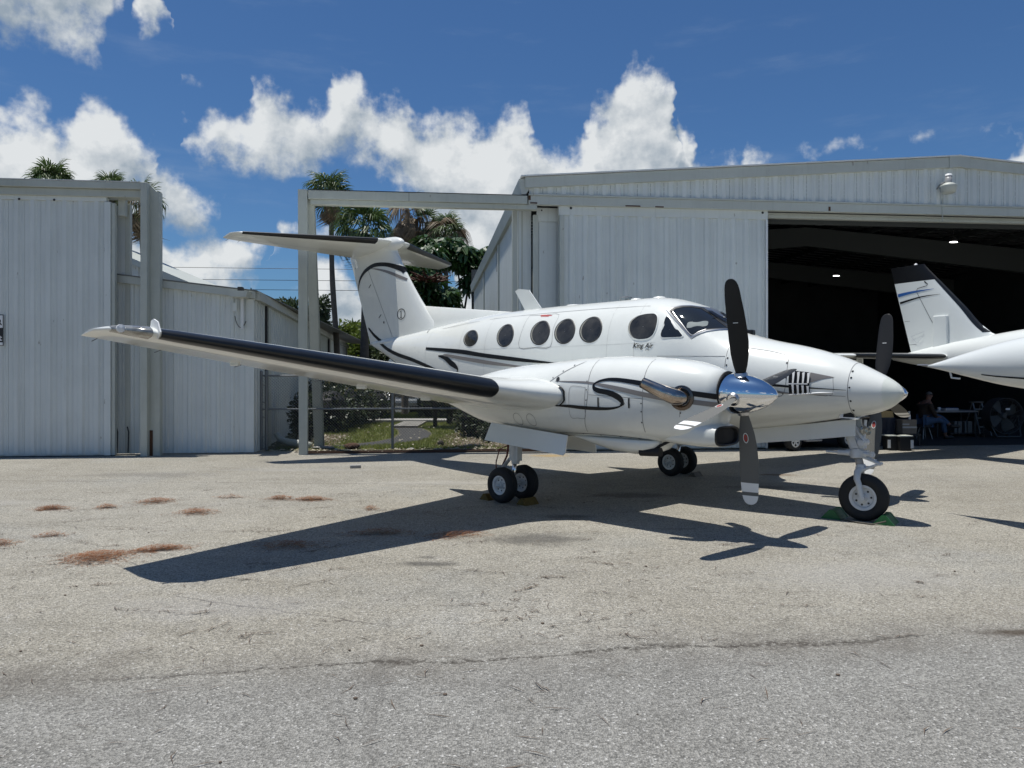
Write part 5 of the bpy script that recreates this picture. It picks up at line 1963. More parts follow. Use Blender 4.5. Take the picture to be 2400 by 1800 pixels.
# tailplane
def tailplane(sgn):
    dz = -.045 * sgn
    rows, boot = [], []
    b = MB()
    ys = [.0, .3, .9, 1.5, 2.1, 2.5, 2.68, 2.76, 2.80]
    for y in ys:
        k = max(0, (y - .3) / 2.47)
        xl = -5.55 - 1.48 * k if y <= 2.60 else [-6.99, -7.08, -7.20][ys.index(y) - 6]
        xt = -7.0 - .56 * k
        zl = 4.52 + dz * y / 2.8
        f = foil(xl, xt, 14, .115 if y < 2.75 else .08)
        yy = sgn * y
        inc = lambda x: -.135 * (xl - x)
        rows.append([(x, yy, zl + h + inc(x)) for x, h in f] + [(x, yy, zl - h + inc(x)) for x, h in f[::-1][1:-1]])
        if .38 <= y <= 2.7:
            g_ = foil(xl + .004, xt, 40, .118)
            g_ = [q for q in g_ if (xl - q[0]) < .075]
            boot.append([(x, yy, zl + h + .004 + inc(x)) for x, h in g_[::-1]] + [(x, yy, zl - h - .004 + inc(x)) for x, h in g_[1:]])
    b.grid(rows, True, sgn < 0, True, True)
    tp = b.build("tailplane", M["paint2"] if False else M["paint"], PL, True, angle=50)
    n = min(len(r_) for r_ in boot)
    boot = [r_[(len(r_) - n) // 2:(len(r_) - n) // 2 + n] for r_ in boot]
    # even the boot out between its ends
    full = []
    y0, y1 = .40, 2.66
    for i in range(12):
        y = y0 + (y1 - y0) * i / 11
        k = (y - .3) / 2.47
        xl, xt = -5.55 - 1.48 * k, -7.0 - .56 * k
        zl = 4.52 + dz * y / 2.8
        row = []
        for j in range(-7, 8):
            s = (abs(j) / 7) ** 1.6 * .085
            c_ = xl - xt
            h = 5 * .118 * (.2969 * math.sqrt(s) - .126 * s - .3516 * s * s + .2843 * s ** 3) * c_ + .004
            x = xl + .004 - s * c_
            row.append((x, sgn * y, zl + math.copysign(h, j) * (1 if j else 0) - .135 * (xl - x)))
        full.append(row)
    bb = MB()
    bb.grid(full)
    bb.build("deice_boot", M["boot"], tp, True)
    bb = MB()
    for (ya, yb) in ((.5, 2.6),):
        rr = []
        for y in (ya, (ya + yb) / 2, yb):
            k = (y - .3) / 2.47
            xl, xt = -5.55 - 1.48 * k, -7.0 - .56 * k
            x = xl - (xl - xt) * .62
            zl = 4.52 + dz * y / 2.8 - .135 * (xl - x) - .052 * (xl - xt) - .004
            rr.append([(x, sgn * y, zl), (x - .012, sgn * y, zl)])
        bb.grid(rr)
    bb.build("elevator_gap", M["seam"], tp)
    bb = MB()
    for y in (2.45, 2.7):
        bb.tube([(-7.48, sgn * y, 4.455 + dz), (-7.66, sgn * y, 4.43 + dz)], .004, 4)
    bb.build("static_wick", M["wire"], tp)


tailplane(-1)
tailplane(1)
b = MB()     # bullet fairing at the top of the fin
rows = []
prof = curve([(-7.25, .02), (-6.9, .10), (-6.4, .15), (-5.9, .165), (-5.6, .150), (-5.4, .105), (-5.31, .058), (-5.275, .005)])
for x in stations(-7.25, -5.28, .09, (-5.3, -5.29)):
    r_ = prof(x)
    zc = 4.49 - (0 if x > -6 else (-6 - x) * .09)
    rows.append([(x, r_ * .85 * math.cos(t), zc - .015 + r_ * 1.0 * math.sin(t)) for t in [2 * math.pi * i / 20 for i in range(20)]])
b.grid(rows, True, True, True, True)
b.build("bullet_fairing", M["paint"], PL, True)
b = MB()     # flared blend below the bullet
rows = []
for i in range(7):
    k = i / 6
    z = 4.10 + .36 * k
    a, c = LEf(min(z, 4.34)) + .05 * k ** 3, TEf(z) + .15
    row = []
    for j in range(13):
        s = j / 12
        x = a - (a - c) * s
        h = fin_y(min(x, LEf(min(z, 4.34)) - .004), min(z, 4.34)) + .004 + .12 * k ** 3 * math.sin(math.pi * min(1, s + .05))
        row.append((x, h, z))
    rows.append([(x, -y, z) for x, y, z in row] + row[::-1])
b.grid(rows, True, False)
b.build("fin_cap", M["paint"], PL, True)

# ---------------------------------------------------------------- wing
W_LE = curve([(0, 1.50), (2.0, 1.50), (2.5, 1.44), (2.75, 1.20), (3.2, .985), (4.0, .965), (6.98, .830), (7.12, .76), (7.24, .64), (7.30, .53), (7.335, .30)])
W_TE = lambda y: -1.06 + (y - 2.4) * .196 if y < 7.25 else -.11
Z_LE = lambda y: 1.575 + .1337 * (y - 3.2) if y > 2.2 else 1.441
Z_TE = lambda y: 1.345 + .150 * (y - 2.4) if y > 2.2 else 1.315
W_T = curve([(0, .16), (3, .165), (6.9, .125), (7.2, .105), (7.335, .05)])


def wing_sec(y, n=18, grow=0.0):
    xl, xt, t = W_LE(y), W_TE(y), W_T(y)
    up_, dn_ = [], []
    for i in range(n + 1):
        s = (1 - math.cos(math.pi * i / n)) / 2
        h = 5 * t * (.2969 * math.sqrt(s) - .126 * s - .3516 * s * s + .2843 * s ** 3 - .1036 * s ** 4)
        cam_ = .022 * 4 * s * (1 - s)
        c = xl - xt
        z0 = Z_LE(y) + (Z_TE(y) - Z_LE(y)) * s
        up_.append((xl - s * c, z0 + (cam_ + h) * c))
        dn_.append((xl - s * c, z0 + (cam_ - h) * c))
    return up_, dn_


def wing_pt(y, s, side, off):
    xl, xt, t = W_LE(y), W_TE(y), W_T(y)
    c = xl - xt
    h = 5 * t * (.2969 * math.sqrt(s) - .126 * s - .3516 * s * s + .2843 * s ** 3 - .1036 * s ** 4)
    z0 = Z_LE(y) + (Z_TE(y) - Z_LE(y)) * s
    return xl - s * c + (off if s < .004 else 0), z0 + (.088 * s * (1 - s) + side * h) * c + side * off


def wing(sgn):
    ys = [.3, 1.2, 2.0, 2.3, 2.5, 2.6, 2.7, 2.8, 2.95, 3.2, 3.6, 4.2, 5, 5.8, 6.5, 6.98, 7.06, 7.14, 7.2, 7.26, 7.30, 7.335]
    rows = []
    for y in ys:
        u_, d_ = wing_sec(y)
        rows.append([(x, sgn * y, z) for x, z in u_] + [(x, sgn * y, z) for x, z in d_[::-1][1:-1]])
    b = MB()
    b.grid(rows, True, sgn < 0, True, True)
    wg = b.build("wing", M["paint"], PL, True, angle=50)
    b = MB()
    rr = []
    for i in range(25):
        y = 3.20 + (6.97 - 3.20) * i / 24
        edge = 1.0 if 0 < i < 24 else .86
        row = []
        for j in range(-9, 10):
            s = (abs(j) / 9) ** 1.7 * .095 * edge
            x, z = wing_pt(y, s, 1 if j > 0 else -1, .005 * (1 if abs(j) < 9 else .2))
            row.append((x + .004, sgn * y, z))
        rr.append(row)
    # rounded inboard end
    for i, row in enumerate(rr[:1]):
        pass
    b.grid(rr)
    b.build("deice_boot", M["boot"], wg, True)
    b = MB()      # tip lamp window wrapped on the leading edge
    rr = []
    for i in range(9):
        y = 7.03 + (7.285 - 7.03) * i / 8
        row = []
        for j in range(-5, 6):
            s = (abs(j) / 5) ** 1.7 * (.15 - .05 * i / 8)
            x, z = wing_pt(y, s, 1 if j > 0 else -1, .005)
            row.append((x + .004, sgn * y, z))
        rr.append(row)
    b.grid(rr)
    tl_ = b.build("tip_lamp", M["clear"], wg, True)
    b = MB()
    b.lathe([(0, .035), (.02, .035), (.03, 0)], (.66, sgn * 7.24, 2.12), (1, 0, 0), 10)
    b.build("bulb", M["white"], tl_)
    b = MB()      # small stall fence at the tip
    y = 6.985
    pts = [wing_pt(y, s, 1, 0) for s in (.20, .12, .06, .02, .0)]
    low = [wing_pt(y, s, -1, 0) for s in (.02, .05)]
    outl = [(pts[0][0], pts[0][1])] + [(pts[0][0] + .02, pts[0][1] + .055), (pts[1][0], pts[1][1] + .075), (pts[2][0] + .03, pts[2][1] + .06), (pts[4][0] + .035, pts[4][1] + .01), (low[1][0] + .015, low[1][1] - .01), (low[1][0] - .05, low[1][1] + .03)]
    b.prism(outl, lambda x, z: (x, sgn * (y - .006), z), lambda x, z: (x, sgn * (y + .006), z))
    b.build("stall_fence", M["white"], wg)
    b = MB()
    for y in (4.6, 5.7, 6.6, 7.2):
        b.tube([(W_TE(y) + .01, sgn * y, Z_TE(y)), (W_TE(y) - .16, sgn * y, Z_TE(y) - .02)], .004, 4)
    b.build("static_wick", M["wire"], wg)
    b = MB()      # control surface and skin seams beneath and above
    for (s0, y0, s1, y1) in ((.76, 2.7, .76, 7.0), (.60, 3.2, .60, 6.9), (.28, 3.2, .28, 6.9)):
        for sd in (-1, 1):
            rr = []
            for i in range(13):
                y = y0 + (y1 - y0) * i / 12
                x0_, z0_ = wing_pt(y, s0, sd, .002)
                x1_, z1_ = wing_pt(y, s0 + .006, sd, .002)
                rr.append([(x0_, sgn * y, z0_), (x1_, sgn * y, z1_)])
            b.grid(rr)
    for y in (4.7, 6.9):
        for sd in (-1, 1):
            rr = []
            for i in range(9):
                s = .76 + .235 * i / 8
                x0_, z0_ = wing_pt(y, s, sd, .002)
                rr.append([(x0_, sgn * y, z0_), (x0_, sgn * (y + .010), z0_)])
            b.grid(rr)
    tag(b.build("control_gap", M["seam"], wg), kind="stuff")
    b = MB()      # flap track fairings and small drains under the wing
    for y in (3.1, 4.2, 5.9):
        x, z = wing_pt(y, .80, -1, 0)
        b.box(x - .10, x + .10, sgn * y - .012, sgn * y + .012, z - .035, z + .01)
    b.build("hinge_bracket", M["paint"], wg, bevel=.006)


wing(-1)
wing(1)

# ---------------------------------------------------------------- nacelles, propellers, exhausts, main gear
def nac_sect(x, side):
    return sect(x, NC(x), max(NW(x), .004), max(NT(x) - NC(x), .004), max(NC(x) - NB(x), .004), NN(x), 64, NCY[side])


def blade_mesh():
    """propeller blade along +z, chord along x (feathered); slot 0 black face -y, slot 1 grey, slot 2 white bands"""
    b = MB()
    st = [(.10, .075, .070, 0), (.16, .082, .065, 0), (.22, .105, .040, .002), (.30, .150, .026, .006), (.42, .195, .020, .01), (.55, .215, .016, .012), (.70, .218, .013, .008), (.85, .212, .011, 0), (.96, .200, .009, -.008), (1.035, .190, .008, -.012), (1.06, .186, .008, -.012), (1.10, .176, .007, -.014), (1.135, .162, .007, -.016), (1.165, .135, .006, -.018), (1.185, .10, .005, -.02), (1.198, .05, .004, -.02), (1.20, .012, .003, -.02)]
    N = 10
    rows_b, rows_g = [], []
    for z, c, t, cx in st:
        tw = math.radians(18 * (1 - min(z / .75, 1.0)) - 6 * max(0, z - .75) / .45)
        f, g_ = [], []
        for i in range(N + 1):
            s = i / N
            x = (s - .5) * c
            h = t * (1 - (2 * s - 1) ** 2) ** .6 * .5
            for lst, y in ((f, -h), (g_, h)):
                lst.append((cx + x * math.cos(tw) - y * math.sin(tw), x * math.sin(tw) + y * math.cos(tw), z))
        rows_b.append(f)
        rows_g.append(g_)
    b.cur = 0
    b.grid(rows_b)
    for i in range(len(st) - 1):
        zm = (st[i][0] + st[i + 1][0]) / 2
        b.cur = 2 if (.955 < zm < 1.05 or zm > 1.11) else 1
        b.grid(rows_g[i:i + 2], False, True)
    return b.mesh("blade", [M["bladeblack"], M["bladegrey"], M["white"]], True)


BL = blade_mesh()
b = MB()
b.box(-.028, .028, -.0105, -.0095, .742, .749)
DASH = b.mesh("index_mark", M["white"])
b = MB()
o = [(.030 * math.cos(t), .055 * math.sin(t)) for t in [2 * math.pi * i / 24 for i in range(24)]]
i_ = [(.024 * math.cos(t), .047 * math.sin(t)) for t in [2 * math.pi * i / 24 for i in range(24)]]
b.grid([[(x, .0125, .47 + z) for x, z in o], [(x, .0125, .47 + z) for x, z in i_]], True)
b.cur = 1
b.grid([[(x * .75, .0125, .47 + z * .75) for x, z in i_], [(x * .3, .0125, .47 + z * .55) for x, z in i_]], True)
OVAL = b.mesh("maker_oval", [M["white"], M["red"]])


def engine(side):
    """side -1 right, +1 left"""
    c_y = NCY[side]
    b = MB()
    b.grid([nac_sect(x, side) for x in stations(-1.7, 3.335, .10)], True, True, True, True)
    nc = b.build("nacelle", M["paint"], PL, True)
    nc.location = (-.09 if side > 0 else 0, 0, NDZ[side])
    # chin intake
    b = MB()
    rows = []
    for x, w, z0, z1 in ((2.5, .20, 1.00, 1.2), (2.8, .27, .975, 1.24), (3.1, .275, .962, 1.25), (3.27, .262, .966, 1.215), (3.325, .245, .978, 1.195)):
        rows.append(sect(x, (z0 + z1) / 2, w, (z1 - z0) / 2, (z1 - z0) / 2, 3.4, 28, c_y))
    b.grid(rows, True, True)
    b.build("chin_intake", M["paint"], nc, True)
    b = MB()
    lip0 = sect(3.325, 1.086, .245, .108, .108, 3.4, 28, c_y)
    lip1 = sect(3.345, 1.086, .238, .100, .100, 3.4, 28, c_y)
    lip2 = sect(3.325, 1.086, .222, .086, .086, 3.4, 28, c_y)
    lip3 = sect(3.292, 1.086, .212, .080, .080, 3.2, 28, c_y)
    b.grid([lip0, lip1, lip2], True, True)
    b.build("intake_lip", M["boot"], nc, True)
    b = MB()
    b.grid([lip2, lip3], True, True, False, True)
    b.build("intake_duct", M["soot"], nc)
    # bypass fairing beneath
    b = MB()
    rows = []
    for x, w, dz in ((1.15, .03, .0), (1.35, .16, .035), (1.6, .22, .085), (1.9, .25, .145), (2.2, .255, .165), (2.40, .25, .155), (2.52, .22, .11), (2.58, .18, .05)):
        rows.append(sect(x, .985, w, .02, dz + .004, 2.6, 24, c_y))
    b.grid(rows, True, True, True, True)
    b.build("bypass_duct", M["paint"], nc, True)
    b = MB()
    b.tube([(2.34, c_y - .18, .86), (2.60, c_y - .16, .875)], [.045, .05], 12)
    b.tube([(2.50, c_y - .17, .90), (2.62, c_y - .15, .96), (2.70, c_y - .14, 1.0)], .018, 6)
    b.build("drain_pipe", M["soot"], nc, True, angle=50)
    # ring behind the spinner
    b = MB()
    b.lathe([(0, .219), (.012, .219), (.012, .19)], (3.33, c_y, 1.555), (1, 0, -.03), 36)
    b.build("spinner_gap", M["soot"], nc)
    # seams, slots, ribbons on the outer face and inner face
    for sgn in (-1, 1):
        fn = N_near(sgn, side)
        b = MB()
        for q in ([(1.774, 1.914, .006), (1.777, 1.717, .006), (1.785, 1.508, .006), (1.74, 1.3, .006), (1.69, 1.16, .006), (1.66, 1.06, .005)],
                  [(2.544, 1.91, .006), (2.547, 1.717, .006), (2.548, 1.471, .006), (2.529, 1.263, .006), (2.51, 1.10, .006)],
                  [(2.998, 1.432, .004), (2.972, 1.286, .004)], [(1.797, 1.503, .005), (2.15, 1.49, .005), (2.543, 1.471, .005)],
                  [(1.144, 1.641, .006), (1.36, 1.77, .006), (1.574, 1.88, .006)], [(1.17, 1.66, .004), (1.39, 1.79, .004), (1.6, 1.895, .004)],
                  [(1.746, 1.585, .004), (1.735, 1.40, .004), (1.722, 1.235, .004), (1.60, 1.225, .004), (1.50, 1.235, .004), (1.495, 1.42, .004), (1.508, 1.585, .004), (1.62, 1.60, .004), (1.746, 1.585, .004)],
                  [(1.15, 1.02, .006), (1.6, 1.035, .008), (2.1, 1.03, .008), (2.48, 1.008, .006)]):
            ribbon(b, q, fn, sgn, .0025, 4, 3)
        for cx in (.55, .80):      # round access covers low on the nacelle
            ring(b, ell(cx, 1.17, .075, .075, 24), ell(cx, 1.17, .080, .080, 24), fn, sgn, .003, .003)
        tag(b.build("panel_seam", M["seam"], nc), kind="stuff")
        b = MB()
        for x in (1.942, 2.372):
            ribbon(b, [(x, 1.475, .022), (x - .002, 1.364, .022)], fn, sgn, .006, 2, 3)
        patch(b, ell(1.29, 1.68, .028, .03, 14), fn, sgn, .004, 1)
        b.build("vent_slot", M["seal"], nc)
        b = MB()
        for x, z in ((1.76, 1.66), (1.765, 1.56), (1.76, 1.44), (1.745, 1.34), (2.53, 1.42), (2.525, 1.33), (2.51, 1.21), (3.005, 1.40), (2.985, 1.33), (1.28, 1.025), (1.55, 1.03), (1.82, 1.03), (2.1, 1.025), (2.35, 1.015), (1.2, 1.7), (1.33, 1.78), (1.46, 1.85)):
            patch(b, ell(x, z, .008, .008, 8), fn, sgn, .004, 1)
        tag(b.build("fasteners", M["black"], nc), kind="stuff")
        b = MB()
        ribbon(b, [(3.33, 1.505, .058), (3.236, 1.520, .056), (3.05, 1.548, .056), (2.8, 1.592, .058), (2.645, 1.622, .060), (2.485, 1.645, .052), (2.366, 1.661, .048), (2.241, 1.675, .044), (2.14, 1.681, .040), (2.05, 1.680, .034), (1.95, 1.664, .026), (1.89, 1.640, .022), (1.865, 1.610, .030), (1.885, 1.575, .050), (1.95, 1.553, .058), (2.06, 1.537, .060), (2.155, 1.513, .066), (2.235, 1.478, .068), (2.275, 1.440, .060), (2.275, 1.410, .036), (2.250, 1.392, .012)], fn, sgn, .0045, 5, 4)
        b.build("black_ribbon", M["black"], nc, True)
        b = MB()
        ribbon(b, [(2.31, 1.425, .006), (2.296, 1.402, .010), (2.195, 1.366, .022), (2.067, 1.350, .032), (1.872, 1.348, .040), (1.69, 1.352, .040), (1.511, 1.362, .036), (1.35, 1.365, .024), (1.20, 1.363, .010), (1.1, 1.36, .003)], fn, sgn, .0045, 5, 4)
        b.build("black_ribbon", M["black"], nc, True)
        b = MB()
        ribbon(b, [(1.25, 1.660, .006), (1.44, 1.655, .014), (1.71, 1.648, .022), (1.90, 1.630, .026), (2.039, 1.608, .040), (2.256, 1.573, .050), (2.497, 1.53, .052), (2.824, 1.481, .052), (3.103, 1.450, .052), (3.33, 1.420, .052)], fn, sgn, .0035, 5, 4)
        b.build("taupe_ribbon", M["taupe"], nc, True)
    # exhaust stacks both sides
    for sgn in (-1, 1):
        ctl = [(3.0, .29, 1.490, .086), (2.985, .37, 1.493, .088), (2.945, .43, 1.507, .086), (2.88, .482, 1.540, .079), (2.79, .530, 1.585, .071), (2.71, .563, 1.625, .064), (2.655, .583, 1.652, .059)]
        sp_ = smooth_pts(ctl, 5)
        pts = [(x, c_y + sgn * y, z) for x, y, z, r_ in sp_]
        rs = [q[3] for q in sp_]
        b = MB()
        b.tube(pts, rs, 22, False)
        ex = b.build("exhaust_stack", M["exhaust"], nc, True)
        b = MB()
        e_, d_ = Vector(pts[-1]), (Vector(pts[-1]) - Vector(pts[-2])).normalized()
        b.tube([e_ - d_ * .001, e_ - d_ * .18], [.060, .058], 20, True)
        b.build("bore", M["soot"], ex)
        b = MB()
        b.lathe([(0, .135), (.014, .132), (.022, .105), (.004, .085)], (3.0, c_y + sgn * (nac_y(3.0, 1.49) - .010), 1.490), (.22, sgn, .02), 28)
        b.build("flange", M["flange"], ex, True, angle=40)
    # spinner and blades
    pr = empty("propeller", (3.475 - (.09 if side > 0 else 0), c_y, 1.535 + NDZ[side]), 0, PL)
    b = MB()
    b.lathe([(-.135, .0), (-.135, .205), (-.12, .213), (-.02, .212), (.06, .203), (.14, .186), (.22, .160), (.29, .128), (.35, .090), (.39, .055), (.413, .022), (.418, 0)], (0, 0, 0), (1, 0, -.02), 48)
    b.build("spinner", M["chrome"], pr, True, angle=40)
    for k in range(4):
        th_ = ((.175, .265, .175, .225) if side < 0 else (-.33, -.33, -.33, -.33))[k] + k * math.pi / 2
        o_ = inst("blade", BL, pr, (0.03, 0, 0), (th_, 0, 0))
        b = MB()
        inst("index_mark", DASH, o_)
        inst("maker_oval", OVAL, o_)
        b.lathe([(.10, .078), (.205, .072), (.225, .060)], (0, 0, 0), (0, 0, 1), 18)
        cf_ = b.build("blade_cuff", M["steel"], o_, True)
    # main gear: leg, twin wheels, doors
    gy = side * 2.0
    lg = MB()
    lg.tube([(.06, gy, 1.10), (.05, gy, .62), (.045, gy, .52)], [.062, .060, .056], 14)
    lg.box(-.03, .13, gy - .045, gy + .045, .56, 1.0)
    gl = lg.build("main_gear_leg", M["gear"], PL, True, angle=35)
    MB().tube([(.035, gy, .56), (.0, gy, .24)], .032, 12).build("piston", M["chrome"], gl, True)
    MB().tube([(0, gy - .31, .24), (0, gy + .31, .24)], .03, 10).build("axle", M["gear"], gl, True)
    b = MB()
    b.tube([(-.03, gy, .60), (-.20, gy + .03, .45)], .016, 6)
    b.tube([(-.20, gy + .03, .45), (-.03, gy, .30)], .016, 6)
    b.tube([(-.03, gy - .03, .60), (-.20, gy - .03, .45), (-.03, gy - .03, .30)], .014, 6)
    b.build("torque_link", M["gear"], gl)
    b = MB()
    b.tube([(-.04, gy, 1.05), (-.08, gy - .01, .8), (-.10, gy - .02, .62), (-.20, gy - .02, .46), (-.26, gy - .05, .34)], .014, 6)
    b.tube([(-.05, gy, .78), (-.24, gy - .03, .70), (-.30, gy - .04, .52), (-.28, gy - .06, .32)], .009, 6)
    b.build("brake_hose", M["hose"], gl, True)
    MB().tube([(.02, gy + .05, .95), (.55, gy + .02, 1.08)], .03, 8).build("drag_brace", M["gear"], gl)
    for wy in (-.205, .205):
        wheel(gl, (0, gy + wy, .241), (0, 1, 0), .241, .165, .128, outer=-1 if wy < 0 else 1)
    # gear doors
    oy = c_y + side * .33
    b = MB()
    b.prism([(.02, 1.10), (-.06, .865), (1.37, .765), (1.40, .80), (1.395, 1.005)], lambda x, z: (x, oy + side * (1.1 - z) * .22, z), lambda x, z: (x, oy + side * (1.1 - z) * .22 + side * .018, z))
    b.build("gear_door", M["paint"], gl, bevel=.004)
    iy = c_y - side * .30
    b = MB()
    b.prism([(.02, 1.08), (.0, .78), (1.22, .73), (1.24, 1.0)], lambda x, z: (x, iy - side * (1.1 - z) * .22, z), lambda x, z: (x, iy - side * (1.1 - z) * .22 - side * .018, z))
    b.build("gear_door", M["paint"], gl, bevel=.004)
    # dark wheel bay let into the underside
    b = MB()
    zb = .0
    b.grid([[(x, c_y + w, NB(x) - .004 + .02 * abs(w)) for w in (-.24, -.12, 0, .12, .24)] for x in (.05, .35, .65, .95, 1.2)])
    b.build("wheel_bay", M["gearwell"], nc)


def wheel(parent, c, axis, r, wd, rr, outer=0, n=34):
    """tyre with a rim child; axis = axle direction"""
    ax = Vector(axis).normalized()
    hw = wd / 2
    b = MB()
    prof = [(-hw * .72, rr), (-hw * .95, rr + .25 * (r - rr)), (-hw, rr + .55 * (r - rr)), (-hw * .86, rr + .85 * (r - rr)), (-hw * .55, r - .004), (-hw * .5, r - .010), (-hw * .44, r), (-hw * .15, r + .001), (-hw * .1, r - .006), (hw * .1, r - .006), (hw * .15, r + .001), (hw * .44, r), (hw * .5, r - .010), (hw * .55, r - .004), (hw * .86, rr + .85 * (r - rr)), (hw, rr + .55 * (r - rr)), (hw * .95, rr + .25 * (r - rr)), (hw * .72, rr)]
    b.lathe(prof, c, ax, n)
    ty = b.build("wheel", M["tyre"], parent, True, angle=60)
    for s_ in (-1, 1):
        b = MB()
        a = ax * s_
        b.lathe([(hw * .70, rr + .001), (hw * .76, rr * 1.02), (hw * .78, rr * .95), (hw * .66, rr * .80), (hw * .34, rr * .72), (hw * .30, rr * .45), (hw * .42, rr * .34), (hw * .66, rr * .30), (hw * .70, rr * .22), (hw * .70, 0)], c, a, n)
        rim_ = b.build("rim", M["rim"], ty, True, angle=40)
        b = MB()
        t = Vector((0, 0, 1))
        x = ax.cross(t).normalized()
        for k in range(7):
            ang = 2 * math.pi * k / 7 + .4
            p = Vector(c) + a * (hw * .325) + (x * math.cos(ang) + t * math.sin(ang)) * rr * .585
            b.lathe([(0, rr * .085), (.004, rr * .08), (.004, 0)], p, a, 8)
        p = Vector(c) + a * (hw * .70)
        b.lathe([(0, rr * .15), (.012, rr * .13), (.013, 0)], p, a, 6)
        tag(b.build("bolts", M["seal"], ty), kind="stuff")
    return ty


engine(-1)
engine(1)
b = MB()      # black curl where the ribbon wraps the wing stub
for sgn in (-1,):
    rows = []
    for i in range(9):
        k = i / 8
        y = 2.50 - .02 * k
        s = (.0 if k < 0 else abs(k - .45)) * .10
        x, z = wing_pt(2.5, s, 1 if k < .45 else -1, .008)
        rows.append([(x + .008, -2.485, z), (x + .002, -2.56 + .02 * abs(k - .45), z)])
    b.grid(rows)
b.build("black_ribbon", M["black"], PL, True)

# ---------------------------------------------------------------- nose gear
NX = 3.934
ng = MB()
ng.tube([(3.70, 0, 1.22), (3.845, 0, .80), (3.86, 0, .76)], [.060, .056, .058], 14)
ngl = ng.build("nose_gear_leg", M["gear"], PL, True, angle=40)
roll = math.radians(9)
axl = Vector((math.sin(-roll) * -1, -math.cos(roll), 0))
fw = Vector((math.cos(roll), -math.sin(roll) * -1, 0))
fw = Vector((axl.y, -axl.x, 0)) * -1
P_ = Vector((NX, 0, .278))
MB().tube([(3.86, 0, .78), (3.895, 0, .64)], .046, 14).build("piston", M["mirror"], ngl, True)
b = MB()
b.lathe([(-.05, .075), (.05, .078), (.06, .06)], (3.855, 0, .80), (.1, 0, -1), 16)
b.box(3.74, 3.98, -.055, .055, .765, .835)
b.tube([(3.66, -.08, .80), (3.80, -.07, .80)], .030, 10)
b.tube([(3.52, -.08, .80), (3.66, -.08, .80)], .014, 8)
b.tube([(3.95, -.05, .80), (4.08, -.06, .795)], .022, 8)
b.tube([(4.05, -.06, .83), (4.05, -.06, .77)], .028, 8)
b.build("steering_collar", M["gear"], ngl, True, angle=35)
b = MB()
b.prism([(3.72, 1.15), (3.80, 1.14), (3.90, .86), (3.82, .86)], lambda x, z: (x, -.075, z), lambda x, z: (x, .075, z))
b.box(3.86, 3.95, -.05, .05, .86, .98)
b.tube([(3.93, -.09, .93), (3.93, .09, .93)], .040, 10)
b.tube([(3.80, -.06, 1.20), (3.96, -.05, .95)], .02, 8)
b.tube([(3.97, -.04, 1.20), (3.95, -.04, .95)], .018, 8)
b.build("drag_brace", M["gear"], ngl, True, angle=35)
b = MB()
for y in (-.10, .10):
    for z in (1.10, 1.19):
        pass
b.lathe([(0, .050), (.02, .055), (.03, .045), (.02, 0)], (3.945, -.06, 1.085), (.9, -.35, 0), 16)
b.lathe([(0, .050), (.02, .055), (.03, .045), (.02, 0)], (3.94, .07, 1.06), (.9, -.2, 0), 16)
b.build("taxi_lamp", M["clear"], ngl, True, angle=40)
b = MB()      # torque link scissors ahead of the leg
for s_ in (-.03, .03):
    b.tube([(3.89, s_, .775), (4.12, s_ * .5, .69)], [.020, .014], 6)
    b.tube([(3.91, s_, .60), (4.12, s_ * .5, .69)], [.020, .014], 6)
b.tube([(4.125, -.03, .69), (4.125, .03, .69)], .02, 8)
b.build("torque_link", M["gear"], ngl, True, angle=40)
b = MB()      # fork: crown and curved arms
crown = Vector((3.90, 0, .62))
b.tube([crown + Vector((0, 0, .05)), crown, crown - Vector((0, 0, .03))], [.05, .062, .055], 12)
for s_ in (-1, 1):
    o_ = axl * s_ * .115
    pts = [crown + axl * s_ * .02 + Vector((0, 0, -.01)), crown + o_ * .7 + Vector((-.02, 0, -.04)), crown + o_ + Vector((-.02, 0, -.12)), P_ * .5 + crown * .5 + o_ * 1.05 + Vector((-.015, 0, .0)), P_ + o_ * 1.0 + Vector((-.0, 0, .0))]
    b.tube(pts, [.045, .042, .038, .034, .030], 10)
    b.lathe([(-.02, .036), (.02, .036), (.022, 0)], P_ + o_, axl * s_, 12)
b.build("fork", M["gear"], ngl, True, angle=50)
wheel(ngl, tuple(P_), tuple(axl), .278, .165, .150, n=40)
for sgn in (-1, 1):
    b = MB()
    b.prism([(2.49, 1.020), (2.9, 1.075), (3.35, 1.135), (3.62, 1.175), (3.872, 1.205), (3.885, 1.012), (3.3, .93), (2.515, .836)], lambda x, z: (x, sgn * (.10 + (1.1 - z) * .18), z), lambda x, z: (x, sgn * (.112 + (1.1 - z) * .18), z))
    b.build("nose_gear_door", M["paint"], ngl, bevel=.003)
b = MB()
b.grid([[(x, w, FB(x) - .004 + .012 * (abs(w) / .1)) for w in (-.11, 0, .11)] for x in stations(2.5, 3.86, .17)])
b.build("nose_wheel_bay", M["soot"], PL)
# little scoop with a bright lip by the nose wheel bay
b = MB()
b.prism([(3.76, 1.275), (3.80, 1.30), (3.86, 1.30), (3.895, 1.235), (3.76, 1.235)], lambda x, z: (x, -.21, z), lambda x, z: (x, -.16, z))
sc_ = b.build("nose_scoop", M["soot"], PL)
b = MB()
b.box(3.74, 3.90, -.225, -.15, 1.222, 1.234)
b.prism([(3.735, 1.235), (3.765, 1.30), (3.785, 1.30), (3.775, 1.235)], lambda x, z: (x, -.222, z), lambda x, z: (x, -.15, z))
b.build("lip", M["white"], sc_)
# ================================================================ SECOND AIRPLANE, tail toward the hangar
P2 = empty("airplane", (9.2, 16.6, 0), R(-62))
tag(P2, "second white airplane with black topped fin and blue streaks at hangar mouth", "airplane")
